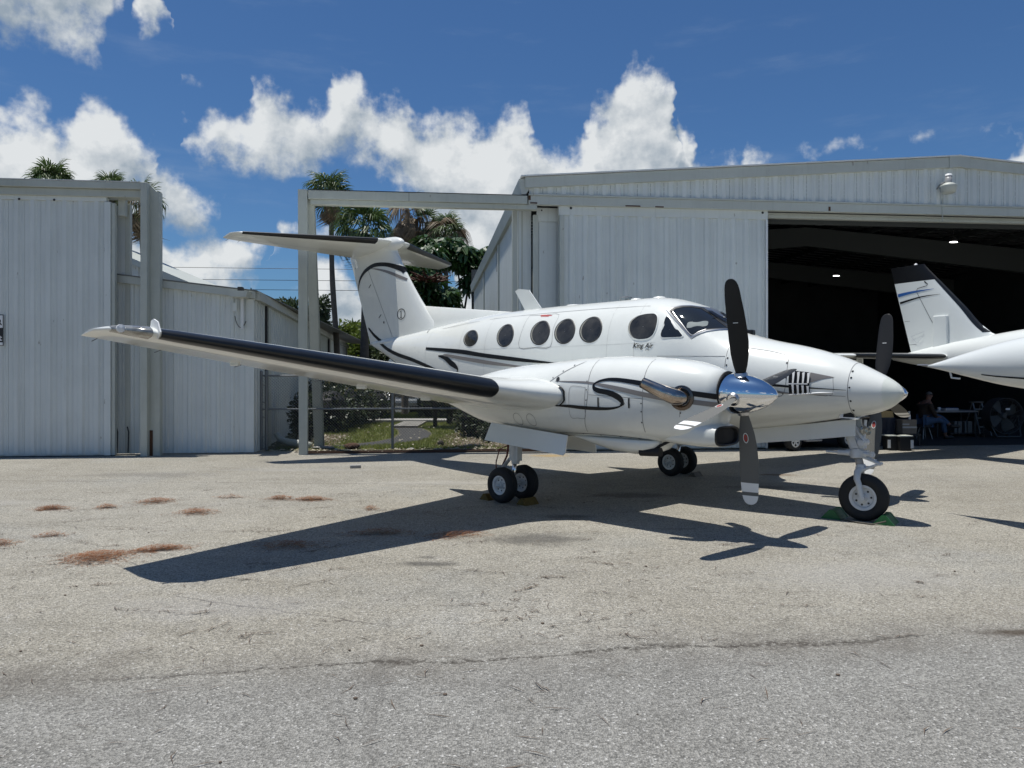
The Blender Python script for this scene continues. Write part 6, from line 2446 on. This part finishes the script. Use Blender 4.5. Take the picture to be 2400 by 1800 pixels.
# local: x forward, y left, origin under the middle of its tailplane
S2 = curve([(-1.0, .04), (-.6, .12), (0, .24), (1.0, .42), (2.2, .60), (4, .72), (7, .72)])
b = MB()
rows = []
for x in stations(-1.0, 7.0, .25):
    r_ = S2(x)
    zc = 2.12 - max(0, x) * .035
    rows.append(sect(x, zc, r_, r_ * 1.05, r_ * 1.0, 2.2, 32))
b.grid(rows, True, True, True, True)
b.build("fuselage", M["paint2"], P2, True)
LE2 = curve([(2.20, 2.0), (2.45, 1.52), (2.62, 1.18), (3.2, .65), (4.17, -.24)])
TE2 = lambda z: -.55 - (z - 2.2) * .26


def fin2_y(x, z):
    a, c = LE2(z), TE2(z)
    s = (a - x) / (a - c)
    if s <= 0 or s >= 1:
        return 0.0
    t = .085
    return 5 * t * (.2969 * math.sqrt(s) - .126 * s - .3516 * s * s + .2843 * s ** 3 - .1036 * s ** 4) * (a - c)


def fin2(z0, z1, m, name):
    b = MB()
    rows = []
    for i in range(9):
        z = z0 + (z1 - z0) * i / 8
        a, c = LE2(z), TE2(z)
        pts = [a - (a - c) * (1 - math.cos(math.pi * k / 16)) / 2 for k in range(17)]
        rows.append([(x, -fin2_y(x, z), z) for x in pts] + [(x, fin2_y(x, z), z) for x in pts[::-1][1:-1]])
    b.grid(rows, True, False, True, True)
    return b.build(name, m, P2, True, angle=50)


fin2(2.2, 3.82, M["paint2"], "fin")
fin2(3.822, 4.19, M["black"], "fin_tip")
fnl = lambda x, z: -fin2_y(x, z)
b = MB()      # black leading edge boot
rows = []
for i in range(12):
    z = 2.62 + (3.82 - 2.62) * i / 11
    a, c = LE2(z), TE2(z)
    row = []
    for j in range(-6, 7):
        s = (abs(j) / 6) ** 1.6 * .075
        x = a - s * (a - c)
        row.append((x + .004, math.copysign(fin2_y(x, z) + .004, j) if j else 0, z))
    rows.append(row)
b.grid(rows)
b.build("deice_boot", M["boot"], P2, True)
for sgn in (-1, 1):
    fn = (lambda s_: (lambda x, z: s_ * fin2_y(x, z)))(sgn)
    b = MB()
    ribbon(b, [(-.88, 3.545, .075), (-.65, 3.575, .060), (-.35, 3.60, .035), (.0, 3.615, .006)], fn, sgn, .005, 5, 3)
    b.build("blue_streak", M["blue"], P2, True)
    b = MB()
    ribbon(b, [(-.83, 3.37, .05), (-.6, 3.415, .04), (-.25, 3.47, .025), (.15, 3.485, .004)], fn, sgn, .005, 5, 3)
    ribbon(b, [(-.40, 3.61, .014), (-.38, 3.66, .014), (-.16, 3.70, .014), (-.14, 3.73, .014), (-.22, 3.80, .03)], fn, sgn, .0052, 0, 3)
    b.build("black_streak", M["black"], P2, True)
    b = MB()
    ribbon(b, [(-.40, 3.58, .012), (-.10, 3.02, .012), (.18, 2.52, .010), (.30, 2.28, .008)], fn, sgn, .004, 4, 2)
    ribbon(b, [(-.72, 2.95, .008), (-.58, 2.95, .008)], fn, sgn, .004, 2, 2)
    ribbon(b, [(-.60, 2.42, .008), (-.42, 2.42, .008)], fn, sgn, .004, 2, 2)
    tag(b.build("hinge_gap", M["seam"], P2), kind="stuff")
    b = MB()
    pts = [(-.55, 2.60), (-.22, 2.70), (-.26, 2.58), (-.38, 2.47), (-.44, 2.48)]
    ribbon(b, [(*p, .016) for p in pts + [pts[0]]], fn, sgn, .012, 0, 2)
    b.build("trim_horn", M["gear"], P2)
b = MB()      # raised fairing plate on the fin
b.box(.02, .34, -.135, .135, 2.28, 3.02)
b.build("fin_plate", M["paint2"], P2, bevel=.02)
MB().lathe([(0, .035), (.03, .03), (.045, 0)], (-.45, 0, 4.185), (0, 0, 1), 10).build("tail_light", M["white"], P2, True)


def tail2(sgn):
    b = MB()
    rows, boot = [], []
    for i in range(10):
        y = 3.3 * i / 9
        k = i / 9
        xl, xt = .55 - .70 * k, -.95 - .10 * k
        z0 = 2.14 + .0 * k
        f = foil(xl, xt, 12, .10)
        rows.append([(x, sgn * y, z0 + h) for x, h in f] + [(x, sgn * y, z0 - h) for x, h in f[::-1][1:-1]])
        if .25 < y < 2.9:
            row = []
            for j in range(-6, 7):
                s = (abs(j) / 6) ** 1.6 * .08
                c_ = xl - xt
                h = 5 * .10 * (.2969 * math.sqrt(s) - .126 * s - .3516 * s * s) * c_ + .004
                row.append((xl + .005 - s * c_, sgn * y, z0 + (math.copysign(h, j) if j else 0)))
            boot.append(row)
    b.grid(rows, True, sgn < 0, True, True)
    tp = b.build("tailplane", M["paint2"], P2, True, angle=50)
    b = MB()
    b.grid(boot)
    b.build("deice_boot", M["boot"], tp, True)
    b = MB()       # horn balance with upturned tip
    b.prism([(-.16, 2.14), (-.55, 2.18), (-.95, 2.30), (-1.02, 2.27), (-.9, 2.13)], lambda x, z: (x, sgn * 3.30, z), lambda x, z: (x, sgn * 3.34, z))
    b.build("tip_fence", M["paint2"], tp, bevel=.008)
    b = MB()
    b.box(-.80, -.66, sgn * 1.5 - .02, sgn * 1.5 + .02, 1.93, 2.13)
    b.box(-1.05, -.55, sgn * 2.1 - .35, sgn * 2.1 + .35, 2.045, 2.06)
    b.build("trim_tab_link", M["paint2"], tp)


tail2(-1)
tail2(1)
# tip tank on the near wing, its pointed tail toward the camera's left
T0 = Vector((4.37, -6.87))
b = MB()
tk = curve([(0, .012), (.10, .035), (.45, .13), (1.0, .265), (1.7, .36), (2.6, .40), (3.6, .36), (4.4, .20), (4.7, .02)])
rows = []
for x in stations(0, 4.7, .1):
    r_ = tk(x)
    rows.append([(T0.x + x, T0.y + r_ * .95 * math.cos(t), 1.845 + .02 * x + r_ * math.sin(t)) for t in [2 * math.pi * i / 28 for i in range(28)]])
b.grid(rows, True, True, True, True)
tt2 = b.build("tip_tank", M["paint2"], P2, True)
MB().tube([(T0.x - .14, T0.y, 1.86), (T0.x + .12, T0.y, 1.85)], .010, 6).build("vent_pipe", M["steel"], tt2)
MB().tube([(T0.x + .28, T0.y, 1.77), (T0.x + .30, T0.y, 1.70), (T0.x + .40, T0.y, 1.69)], .012, 6).build("drain", M["gear"], tt2)
b = MB()
rows = []
for i in range(20):
    x = .75 + 3.4 * i / 19
    r_ = tk(x) + .003
    zz = -.62
    a0 = math.pi + .62 - .12 * i / 19
    rows.append([(T0.x + x, T0.y + r_ * .95 * math.cos(a0 + d), 1.845 + .02 * x + r_ * math.sin(a0 + d)) for d in (-.035, 0, .035)])
b.grid(rows)
b.build("black_pinstripe", M["black"], tt2, True)
b = MB()      # wing running in from the tank
rows = []
for i in range(8):
    y = -6.75 + (6.75 - .5) * i / 7
    k = i / 7
    xl, xt = 7.2 + .5 * k, 5.55 - .25 * k
    z0 = 1.66 - .35 * k
    f = foil(xl, xt, 12, .13)
    rows.append([(x, y, z0 + h) for x, h in f] + [(x, y, z0 - h) for x, h in f[::-1][1:-1]])
b.grid(rows, True, True, True, True)
b.build("wing", M["paint2"], P2, True, angle=50)
b = MB()
rows = [[(x, -y, z) for x, y, z in r_] for r_ in rows]
b.grid(rows, True, False, True, True)
b.build("wing", M["paint2"], P2, True, angle=50)
for sy in (-2.0, 2.0):
    MB().tube([(6.6, sy, 1.4), (6.6, sy, .3)], .05, 10).build("gear_leg", M["gear"], P2)
    wheel(P2, (6.6, sy, .25), (0, 1, 0), .25, .17, .13, n=24)

# ================================================================ THINGS IN THE HANGAR MOUTH
def tri_thing(name, label, cat, loc, rz, grp=None):
    o = empty(name, loc, rz)
    tag(o, label, cat, grp)
    return o


def gp(px, py):
    Y = 1.72 * 1790 / (py - 881.5)
    return Vector(((px - 1200) / 1790 * Y, Y, 0))


# two black open topped totes
for k, (px, py, lab, rz) in enumerate(((2098, 1056, "black tote with pale rim nearest the nose wheel", .05), (2123, 1057, "black tote with white label on its side at the right", .05))):
    p = gp(px, py)
    t = tri_thing("storage_tote", lab, "tote", (p.x, p.y + .16, .0), rz, "black totes at the hangar mouth")
    b = MB()
    b.prism([(-.13, 0), (.13, 0), (.15, .33), (-.15, .33)], lambda x, z: (x, -.15, z), lambda x, z: (x, .15, z))
    b.build("body", M["soot"], t, bevel=.01)
    MB().box(-.165, .165, -.165, .165, .325, .352).build("rim", M["trim"], t, bevel=.006)
    sx = -.145 if k == 0 else .145
    b = MB().box(sx - .035, sx + .035, -.156, -.151, .06, .25)
    b.build("paper_label", M["paper"], t)
# carton, stacked on a stand, with bottle
p = gp(2113, 1046)
c1 = tri_thing("cardboard_carton", "taped brown cardboard carton behind the black totes", "box", (p.x + .25, p.y + .25, .30), .04)
MB().box(-.19, .17, -.16, .16, 0, .35).build("carton_body", M["carton"], c1, bevel=.006)
MB().box(-.191, .171, -.162, -.1605, .14, .18).build("tape", M["tape"], c1)
MB().box(-.192, -.02, -.1625, -.161, .22, .25).build("tape", M["tape"], c1)
st = tri_thing("low_stand", "low dark stand holding the cardboard carton", "stand", (p.x + .25, p.y + .25, 0), .04)
MB().box(-.25, .25, -.2, .2, .25, .298).build("top", M["gap"], st)
for sx in (-.22, .22):
    for sy in (-.17, .17):
        MB().box(sx - .02, sx + .02, sy - .02, sy + .02, 0, .25).build("leg", M["gap"], st)
bt = tri_thing("spray_bottle", "small white bottle standing on the cardboard carton", "bottle", (p.x + .30, p.y + .2, .652), 0)
MB().lathe([(0, 0), (0, .028), (.10, .028), (.13, .012), (.165, .012), (.165, 0)], ZERO, (0, 0, 1), 14).build("bottle_body", M["paper"], bt, True, angle=40)
MB().box(-.03, .012, -.012, .012, .165, .195).build("trigger", M["paper"], bt)
p = gp(2092, 1046)
bn_ = tri_thing("waste_bin", "dark navy ribbed waste bin left of the cardboard carton", "bin", (p.x + .02, p.y + .45, 0), 0)
b = MB()
b.lathe([(0, 0), (0, .20), (.62, .24), (.66, .25), (.68, .25), (.68, .22), (.5, .21)], ZERO, (0, 0, 1), 28)
b.build("bin_body", M["bin"], bn_, True, angle=40)
for k in range(14):
    a = 2 * math.pi * k / 14
    MB().tube([(.205 * math.cos(a), .205 * math.sin(a), .03), (.243 * math.cos(a), .243 * math.sin(a), .61)], .010, 5).build("rib", M["bin"], bn_)
ob = tri_thing("ochre_box", "ochre yellow box resting on the waste bin", "box", (p.x - .02, p.y + .42, .682), .2)
b = MB()
b.prism([(-.16, 0), (.20, 0), (.16, .16), (-.14, .19)], lambda x, z: (x, -.13, z), lambda x, z: (x, .13, z))
b.build("box_body", M["ochre"], ob, bevel=.005)
MB().box(-.16, .2, -.131, .131, -.0, .012).build("base", M["wood"], ob)

# drum fan on its wheeled stand
p = gp(2360, 1028)
fanp = p + Vector((0, .2, 0))
fo = tri_thing("drum_fan", "large wire caged drum fan standing on hangar floor", "fan", tuple(fanp), .1)
Rf = .50
cz = .62
b = MB()
b.lathe([(-.17, Rf), (.17, Rf), (.17, Rf - .02), (-.17, Rf - .02), (-.17, Rf)], (0, 0, cz), (0, 1, 0), 40)
b.build("drum", M["gap"], fo, True, angle=40)
b = MB()
for yy in (-.18,):
    for rr in (.12, .2, .28, .36, .44, .5):
        pts = [(rr * math.cos(t), yy - .03 * (1 - rr / Rf), cz + rr * math.sin(t)) for t in [2 * math.pi * i / 30 for i in range(31)]]
        b.tube(pts, .004, 4, False)
    for k in range(16):
        a = 2 * math.pi * k / 16
        b.tube([(.08 * math.cos(a), yy - .03, cz + .08 * math.sin(a)), (Rf * math.cos(a), yy, cz + Rf * math.sin(a))], .004, 4, False)
tag(b.build("wire_guard", M["purlin"], fo), kind="stuff")
for k in range(4):
    a = 2 * math.pi * k / 4 + .5
    b = MB()
    rows = []
    for r_, w in ((.08, .06), (.2, .12), (.34, .17), (.45, .14)):
        t_ = a
        c_, s_ = math.cos(t_), math.sin(t_)
        rows.append([(r_ * c_ - w * s_ * .9, -.05, cz + r_ * s_ + w * c_ * .9), (r_ * c_, -.01, cz + r_ * s_), (r_ * c_ + w * s_ * .9, .05, cz + r_ * s_ - w * c_ * .9)])
    b.grid(rows)
    b.build("fan_blade", M["purlin"], fo, True)
MB().lathe([(-.10, 0), (-.10, .06), (-.06, .09), (.1, .09), (.12, 0)], (0, 0, cz), (0, 1, 0), 18).build("hub", M["purlin"], fo, True, angle=40)
MB().box(-.07, .05, -.225, -.215, cz + .17, cz + .22).build("badge", M["paper"], fo)
b = MB()
for sx in (-.35, .35):
    b.tube([(sx, -.25, .06), (sx * 1.35, 0, cz), (sx, .3, .06)], .02, 6)
b.tube([(-.35, -.25, .06), (.35, -.25, .06)], .02, 6)
b.build("stand", M["purlin"], fo)
for sx in (-.38, .38):
    MB().lathe([(-.03, 0), (-.03, .06), (.03, .06), (.03, 0)], (sx, .28, .06), (1, 0, 0), 14).build("wheel", M["tyre"], fo)

# workbench with papers and binders under it
p = at(2225, 1022, 21.9)
wb = tri_thing("work_table", "long pale topped table behind the seated man", "table", (p.x, 21.9, 0), .08)
MB().box(-.62, .62, -.35, .35, .70, .745).build("tabletop", M["tabletop"], wb)
for sx in (-.56, .56):
    for sy in (-.3, .3):
        MB().tube([(sx, sy, 0), (sx, sy, .70)], .02, 6).build("leg", M["purlin"], wb)
o = tri_thing("paper_stack", "loose white and blue papers on the table", "papers", (p.x - .08, 21.8, .747), .2)
MB().box(-.20, .22, -.13, .13, 0, .06).build("sheets", M["tape"], o)
MB().box(-.18, .2, -.12, .12, .061, .075).build("cover", M["carblue"], o)
o = tri_thing("mug", "small white mug at the left end of the table papers", "mug", (p.x - .38, 21.75, .747), 0)
MB().lathe([(0, 0), (0, .035), (.09, .04), (.09, .034), (.02, .03)], ZERO, (0, 0, 1), 14).build("cup", M["paper"], o, True, angle=40)
MB().tube([(.04, 0, .07), (.065, 0, .05), (.04, 0, .025)], .006, 5).build("handle", M["paper"], o)
for k, (dx, w) in enumerate(((.02, .08), (.14, .10), (.30, .05), (.42, .12))):
    o = MB().box(-w / 2, w / 2, -.14, .14, 0, .32).build("binder", M["binder"], None, bevel=.004)
    o.location = (p.x + dx, 21.75, .12)
    tag(o, ("leftmost narrow grey binder under the table", "second wide grey binder under the table", "thin light binder under the table", "rightmost widest binder under the table")[k], "binder", "binders under the table")
o = tri_thing("low_shelf", "low dark shelf carrying grey binders under the table", "shelf", (p.x + .2, 21.75, 0), .08)
MB().box(-.4, .4, -.2, .2, .09, .118).build("board", M["gap"], o)
for sx in (-.36, .36):
    MB().box(sx - .02, sx + .02, -.18, .18, 0, .09).build("foot", M["gap"], o)
# step ladder
p = at(2290, 1020, 22.2)
ld = tri_thing("step_ladder", "folding step ladder left of the drum fan", "ladder", (p.x, 22.2, 0), .3)
for sx in (-.2, .2):
    MB().tube([(sx, -.3, 0), (sx * .8, 0, .95)], .022, 6).build("rail", M["galv"], ld)
    MB().tube([(sx, .3, 0), (sx * .8, .02, .95)], .018, 6).build("rail", M["wood"], ld)
for k in range(3):
    z = .25 + .25 * k
    MB().box(-.18, .18, -.3 + .32 * z - .04, -.3 + .32 * z + .05, z, z + .025).build("step", M["galv"], ld)
MB().box(-.18, .18, -.06, .12, .95, .98).build("step", M["wood"], ld)

# ================================================================ SEATED MAN
def skin_body(name, verts, edges, radii, m, parent, levels=2):
    me = bpy.data.meshes.new(name)
    me.from_pydata(verts, edges, [])
    o = bpy.data.objects.new(name, me)
    COL.objects.link(o)
    sk = o.modifiers.new("skin", "SKIN")
    sk.use_smooth_shade = True
    for v, r_ in zip(me.skin_vertices[0].data, radii):
        v.radius = r_ if isinstance(r_, tuple) else (r_, r_)
    me.skin_vertices[0].data[0].use_root = True
    sb = o.modifiers.new("sub", "SUBSURF")
    sb.levels = sb.render_levels = levels
    me.materials.append(m)
    o.parent = parent
    return o


hp = at(2168, 1020, 20.9)
man = tri_thing("person", "man in brown shirt and blue jeans seated with legs crossed", "person", (hp.x, 20.9, 0), .15)
# local: x to the picture's right (he faces +x, a little to the camera), z up
bv = [(0, 0, .50), (-.02, 0, .66), (.0, 0, .84), (.05, 0, .98), (.09, -.01, 1.06), (.11, -.01, 1.15), (.125, -.015, 1.22),
      (-.01, -.11, .50), (.26, -.15, .54), (.40, -.16, .50), (.50, -.14, .16), (.50, -.14, .09), (.60, -.16, .05),
      (-.01, .11, .50), (.28, .05, .62), (.42, -.06, .60), (.56, -.22, .40), (.60, -.28, .34), (.66, -.33, .38),
      (.02, -.19, .95), (.06, -.25, .72), (.20, -.20, .60), (.27, -.16, .60),
      (.02, .19, .95), (.10, .26, .74), (.25, .16, .66), (.31, .10, .66)]
be = [(0, 1), (1, 2), (2, 3), (3, 4), (4, 5), (5, 6), (0, 7), (7, 8), (8, 9), (9, 10), (10, 11), (11, 12), (0, 13), (13, 14), (14, 15), (15, 16), (16, 17), (17, 18), (3, 19), (19, 20), (20, 21), (21, 22), (3, 23), (23, 24), (24, 25), (25, 26)]
br = [(.14, .16), (.14, .15), (.14, .17), (.09, .13), .055, .085, .08, .11, .088, .068, .05, .042, .04, .11, .088, .068, .05, .042, .035, .065, .05, .036, .03, .065, .05, .036, .03]
body = skin_body("body", bv, be, br, M["skin"], man)
tv = [bv[i] for i in (0, 1, 2, 3, 19, 20, 21, 23, 24, 25)]
skin_body("shirt", tv, [(0, 1), (1, 2), (2, 3), (3, 4), (4, 5), (5, 6), (3, 7), (7, 8), (8, 9)], [(.15, .175), (.155, .17), (.155, .185), (.10, .15), .08, .062, .045, .08, .062, .045], M["shirt"], man)
jv = [bv[i] for i in (0, 7, 8, 9, 10, 13, 14, 15, 16)]
skin_body("jeans", jv, [(0, 1), (1, 2), (2, 3), (3, 4), (0, 5), (5, 6), (6, 7), (7, 8)], [(.15, .17), .118, .10, .08, .066, .118, .10, .08, .066], M["denim"], man)
b = MB()
rows = [[(.118 + .088 * math.sin(t) * math.cos(p_) - .006, -.013 + .088 * math.sin(t) * math.sin(p_), 1.205 + .095 * math.cos(t)) for p_ in [q * math.pi / 8 for q in range(16)]] for t in [.03 + i * 1.35 / 6 for i in range(7)]]
b.grid(rows, True, True)
b.build("hair", M["hair"], man, True)
b = MB()
b.prism([(.195, 1.20), (.222, 1.165), (.198, 1.155)], lambda x, z: (x, -.03, z), lambda x, z: (x, .0, z))
for sy in (-.045, .02):
    b.box(.185, .192, sy - .01, sy + .012, 1.195, 1.205)
b.build("face_features", M["skin"], man)
b = MB()
for sy in (-.098, .072):
    b.lathe([(-.008, .0), (-.008, .025), (.008, .025), (.008, 0)], (.11, sy, 1.18), (0, 1, 0), 10)
b.build("ears", M["skin"], man)
for (px_, rr_) in (((.585, -.15, .055), .1), ((.64, -.31, .36), .5)):
    b = MB()
    b.tube([Vector(px_) + Vector((-.10, .01, .0)), Vector(px_), Vector(px_) + Vector((.11, -.02, .005)), Vector(px_) + Vector((.16, -.03, -.005))], [.048, .052, .045, .02], 10)
    b.build("shoe", M["shoe"], man, True)
for (ax_, s_) in (((.27, -.16, .60), -1), ((.31, .10, .66), 1)):
    b = MB()
    w_ = Vector(ax_)
    b.tube([w_, w_ + Vector((.05, 0, -.01)), w_ + Vector((.09, .0, -.02))], [.028, .038, .030], 8)
    for k in range(4):
        o_ = Vector((.08, (k - 1.5) * .018, -.015))
        ln = (.055, .065, .062, .048)[k]
        b.tube([w_ + o_, w_ + o_ + Vector((ln * .55, 0, -.006)), w_ + o_ + Vector((ln, 0, -.03))], [.010, .009, .007], 6)
    b.tube([w_ + Vector((.035, -.035 * s_, 0)), w_ + Vector((.065, -.055 * s_, -.008)), w_ + Vector((.09, -.055 * s_, -.02))], [.011, .010, .008], 6)
    b.build("hand", M["skin"], man, True)
ch = tri_thing("stool", "dark shop stool under the seated man", "stool", (hp.x - .02, 20.9, 0), .15)
MB().lathe([(0, 0), (0, .19), (.04, .20), (.06, .19), (.06, 0)], (0, 0, .335), (0, 0, 1), 22).build("seat", M["gap"], ch, True, angle=40)
for k in range(4):
    a = math.pi / 4 + k * math.pi / 2
    MB().tube([(.10 * math.cos(a), .10 * math.sin(a), .34), (.20 * math.cos(a), .20 * math.sin(a), .0)], .016, 6).build("leg", M["galv"], ch)

# ================================================================ CHOCKS
def chock(label, grp, loc, rz, m, s=1.0, eye=True):
    o = tri_thing("wheel_chock", label, "wheel chock", loc, rz, grp)
    b = MB()
    b.prism([(-.115 * s, 0), (.115 * s, 0), (.03 * s, .105 * s), (-.02 * s, .105 * s)], lambda x, z: (x, -.15 * s, z), lambda x, z: (x, .15 * s, z))
    b.build("wedge", m, o, bevel=.012)
    b = MB()
    for k in range(-1, 2):
        pass
    b.prism([(-.119 * s, .001), (-.02 * s, .111 * s), (.03 * s, .111 * s), (.119 * s, .001)], lambda x, z: (x, -.155 * s, z), lambda x, z: (x, -.118 * s, z))
    b.build("end_rib", m, o, bevel=.006)
    b = MB()
    b.prism([(-.119 * s, .001), (-.02 * s, .111 * s), (.03 * s, .111 * s), (.119 * s, .001)], lambda x, z: (x, .118 * s, z), lambda x, z: (x, .155 * s, z))
    b.build("end_rib", m, o, bevel=.006)
    return o


PLm = Matrix.Translation((1.45, 11.92, 0)) @ Matrix.Rotation(R(-45.83), 4, "Z")


def pw_(x, y, z=0.0):
    v = PLm @ Vector((x, y, z))
    return (v.x, v.y, v.z)


chock("bright green chock in front of the nose wheel", "green chocks at the nose wheel", (4.37, 8.93, 0), R(-36), M["green"])
chock("green chock behind the nose wheel, half in shadow", "green chocks at the nose wheel", (3.93, 9.30, 0), R(-40), M["green"])
cr = MB()
cr.tube([(4.30, 8.78, .05), (4.16, 8.80, .012), (4.02, 8.95, .010), (3.93, 9.12, .012), (3.86, 9.26, .05)], .009, 6)
tag(cr.build("chock_rope", M["rope"], None, True), "thin rope joining the two green chocks", "rope")
x_, y_, _ = pw_(.33, -2.05)
chock("worn yellow chock in front of the near main wheels", "yellow chocks at the near main wheels", (x_, y_, 0), R(-46), M["yellow"], .8)
x_, y_, _ = pw_(-.33, -2.12)
chock("worn yellow chock behind the near main wheels", "yellow chocks at the near main wheels", (x_, y_, 0), R(-46), M["yellow"], .8)
x_, y_, _ = pw_(.33, 2.05)
chock("pale dusty chock in front of the far main wheels", "chocks at the far main wheels", (x_, y_, 0), R(-46), M["wood"], .7)

# ================================================================ LITTER ON THE APRON
rn = random.Random(77)


def needles(b, cx, cy, rx, ry, n, L, ang=0.0, zmax=.03, th=.0016):
    ca, sa = math.cos(ang), math.sin(ang)
    for i in range(n):
        u = rn.gauss(0, .42)
        v = rn.gauss(0, .42)
        x = cx + ca * u * rx - sa * v * ry
        y = cy + sa * u * rx + ca * v * ry
        k = max(0, 1 - (u * u + v * v) / .7)
        z = .004 + zmax * k * rn.random()
        a = ang + rn.gauss(0, .75) if rn.random() < .75 else rn.uniform(0, 6.28)
        l = L * rn.uniform(.5, 1.2)
        dx, dy = math.cos(a) * l / 2, math.sin(a) * l / 2
        w = th * rn.uniform(.8, 1.6)
        wx, wy = -math.sin(a) * w, math.cos(a) * w
        bx, by = rn.gauss(0, .012), rn.gauss(0, .012)
        zz = rn.uniform(0, .012)
        b.face([(x - dx, y - dy, z), (x + bx - wx, y + by - wy, z + zz), (x + dx, y + dy, z + .002), (x + bx + wx, y + by + wy, z + zz)])


PILES = [
    (-3.92, 7.22, .62, .30, 900, .10, .25, "largest orange heap of pine needles near the wing tip shadow"),
    (-3.50, 7.55, .55, .10, 320, .17, .42, "narrow tail of pine needles running right from the largest heap"),
    (-3.98, 9.62, .55, .20, 420, .10, .10, "pine needle heap halfway between the wing shadow and the shed"),
    (-4.86, 10.45, .50, .22, 420, .11, .1, "pine needle heap in the row near the left hangar, broad one"),
    (-5.95, 9.88, .40, .12, 260, .2, .05, "small pine needle heap furthest left in the back row"),
    (-5.30, 9.98, .28, .12, 200, .1, .05, "small dark pine needle heap second in the back row"),
    (-3.25, 10.70, .36, .16, 320, .1, .0, "pine needle heap at the left of the joined pair"),
    (-2.78, 10.62, .50, .12, 320, .17, .02, "pine needle heap at the right of the joined pair"),
    (-3.98, 10.8, .42, .06, 120, .12, .02, "thin streak of pine needles in the back row"),
    (-5.25, 7.80, .34, .14, 240, .1, .1, "pine needle heap cut by the left picture edge"),
    (-4.95, 8.22, .34, .10, 130, .1, .1, "faint pine needle patch near the left picture edge"),
    (-1.82, 9.86, .18, .12, 120, .08, .1, "tiny pine needle tuft by the edge of the wing shadow"),
    (-2.25, 7.72, .62, .20, 300, .12, .1, "pine needle patch inside the wing shadow, left one"),
    (-1.45, 8.35, .75, .14, 280, .13, .1, "pine needle patch inside the wing shadow, middle one"),
    (-.60, 8.22, .75, .16, 240, .14, .22, "pine needle patch crossing the lower edge of the wing shadow"),
]
for (cx, cy, rx, ry, n, L, ang, lab) in PILES:
    b = MB()
    needles(b, cx, cy, rx * .58, ry * 1.15, int(n * 1.1), L * .9, ang, .05, .0024)
    o = b.build("pine_needle_heap", M["needle"])
    tag(o, lab, "pine needles", "pine needle heaps on the apron", "stuff")
b = MB()
for i in range(900):
    x, y = rn.uniform(-6.5, 5.5), 3.2 + 10 * rn.random() ** 1.3
    if x > 1.5 and rn.random() < .7:
        continue
    needles(b, x, y, .03, .03, 1, .17, rn.gauss(.15, .5), .004, .0026)
for i in range(90):
    x, y = rn.uniform(-6, .8), rn.uniform(5, 11.5)
    a = rn.gauss(.2, .35)
    n = rn.randint(6, 16)
    needles(b, x, y, rn.uniform(.15, .5), .025, n, .14, a, .006, .0026)
for i in range(60):
    x, y = rn.uniform(-.5, 6), rn.uniform(5, 11)
    needles(b, x, y, rn.uniform(.15, .4), .02, rn.randint(3, 9), .13, rn.gauss(.1, .4), .006, .0026)
tag(b.build("pine_needle_litter", M["twig"]), kind="stuff")
b = MB()
for i in range(22):
    x, y = rn.uniform(-5, 5), 3.0 + 11 * rn.random() ** 1.2
    s = rn.uniform(.005, .011)
    rows = [[(x + s * math.sin(t) * math.cos(p_), y + s * math.sin(t) * math.sin(p_), s * .5 + s * .6 * math.cos(t)) for p_ in [q * math.pi / 3 for q in range(6)]] for t in (.1, 1.2, 2.2, 3.0)]
    b.grid(rows, True)
for (px, py) in ((1043, 1629), (1964, 1583), (988, 1514), (833, 1638), (1272, 1462), (1514, 1328)):
    p = gp(px, py)
    s = .014
    rows = [[(p.x + s * math.sin(t) * math.cos(p_), p.y + s * math.sin(t) * math.sin(p_), s * .35 + s * .4 * math.cos(t)) for p_ in [q * math.pi / 3 for q in range(6)]] for t in (.1, 1.2, 2.2, 3.0)]
    b.grid(rows, True)
tag(b.build("pebbles", M["twig"]), kind="stuff")
b = MB()
for i in range(260):
    x, y = rn.uniform(-5.7, .2), rn.gauss(17.85, .12)
    a = rn.uniform(0, 6.28)
    s = rn.uniform(.02, .07)
    z = rn.uniform(.012, .05)
    ca, sa = math.cos(a) * s, math.sin(a) * s
    y += x * .109
    b.face([(x - ca, y - sa, z), (x + sa * .4, y - ca * .4, z + .02), (x + ca, y + sa, z), (x - sa * .4, y + ca * .4, z + .01)])
tag(b.build("kerb_leaf_litter", M["dead"]), kind="stuff")
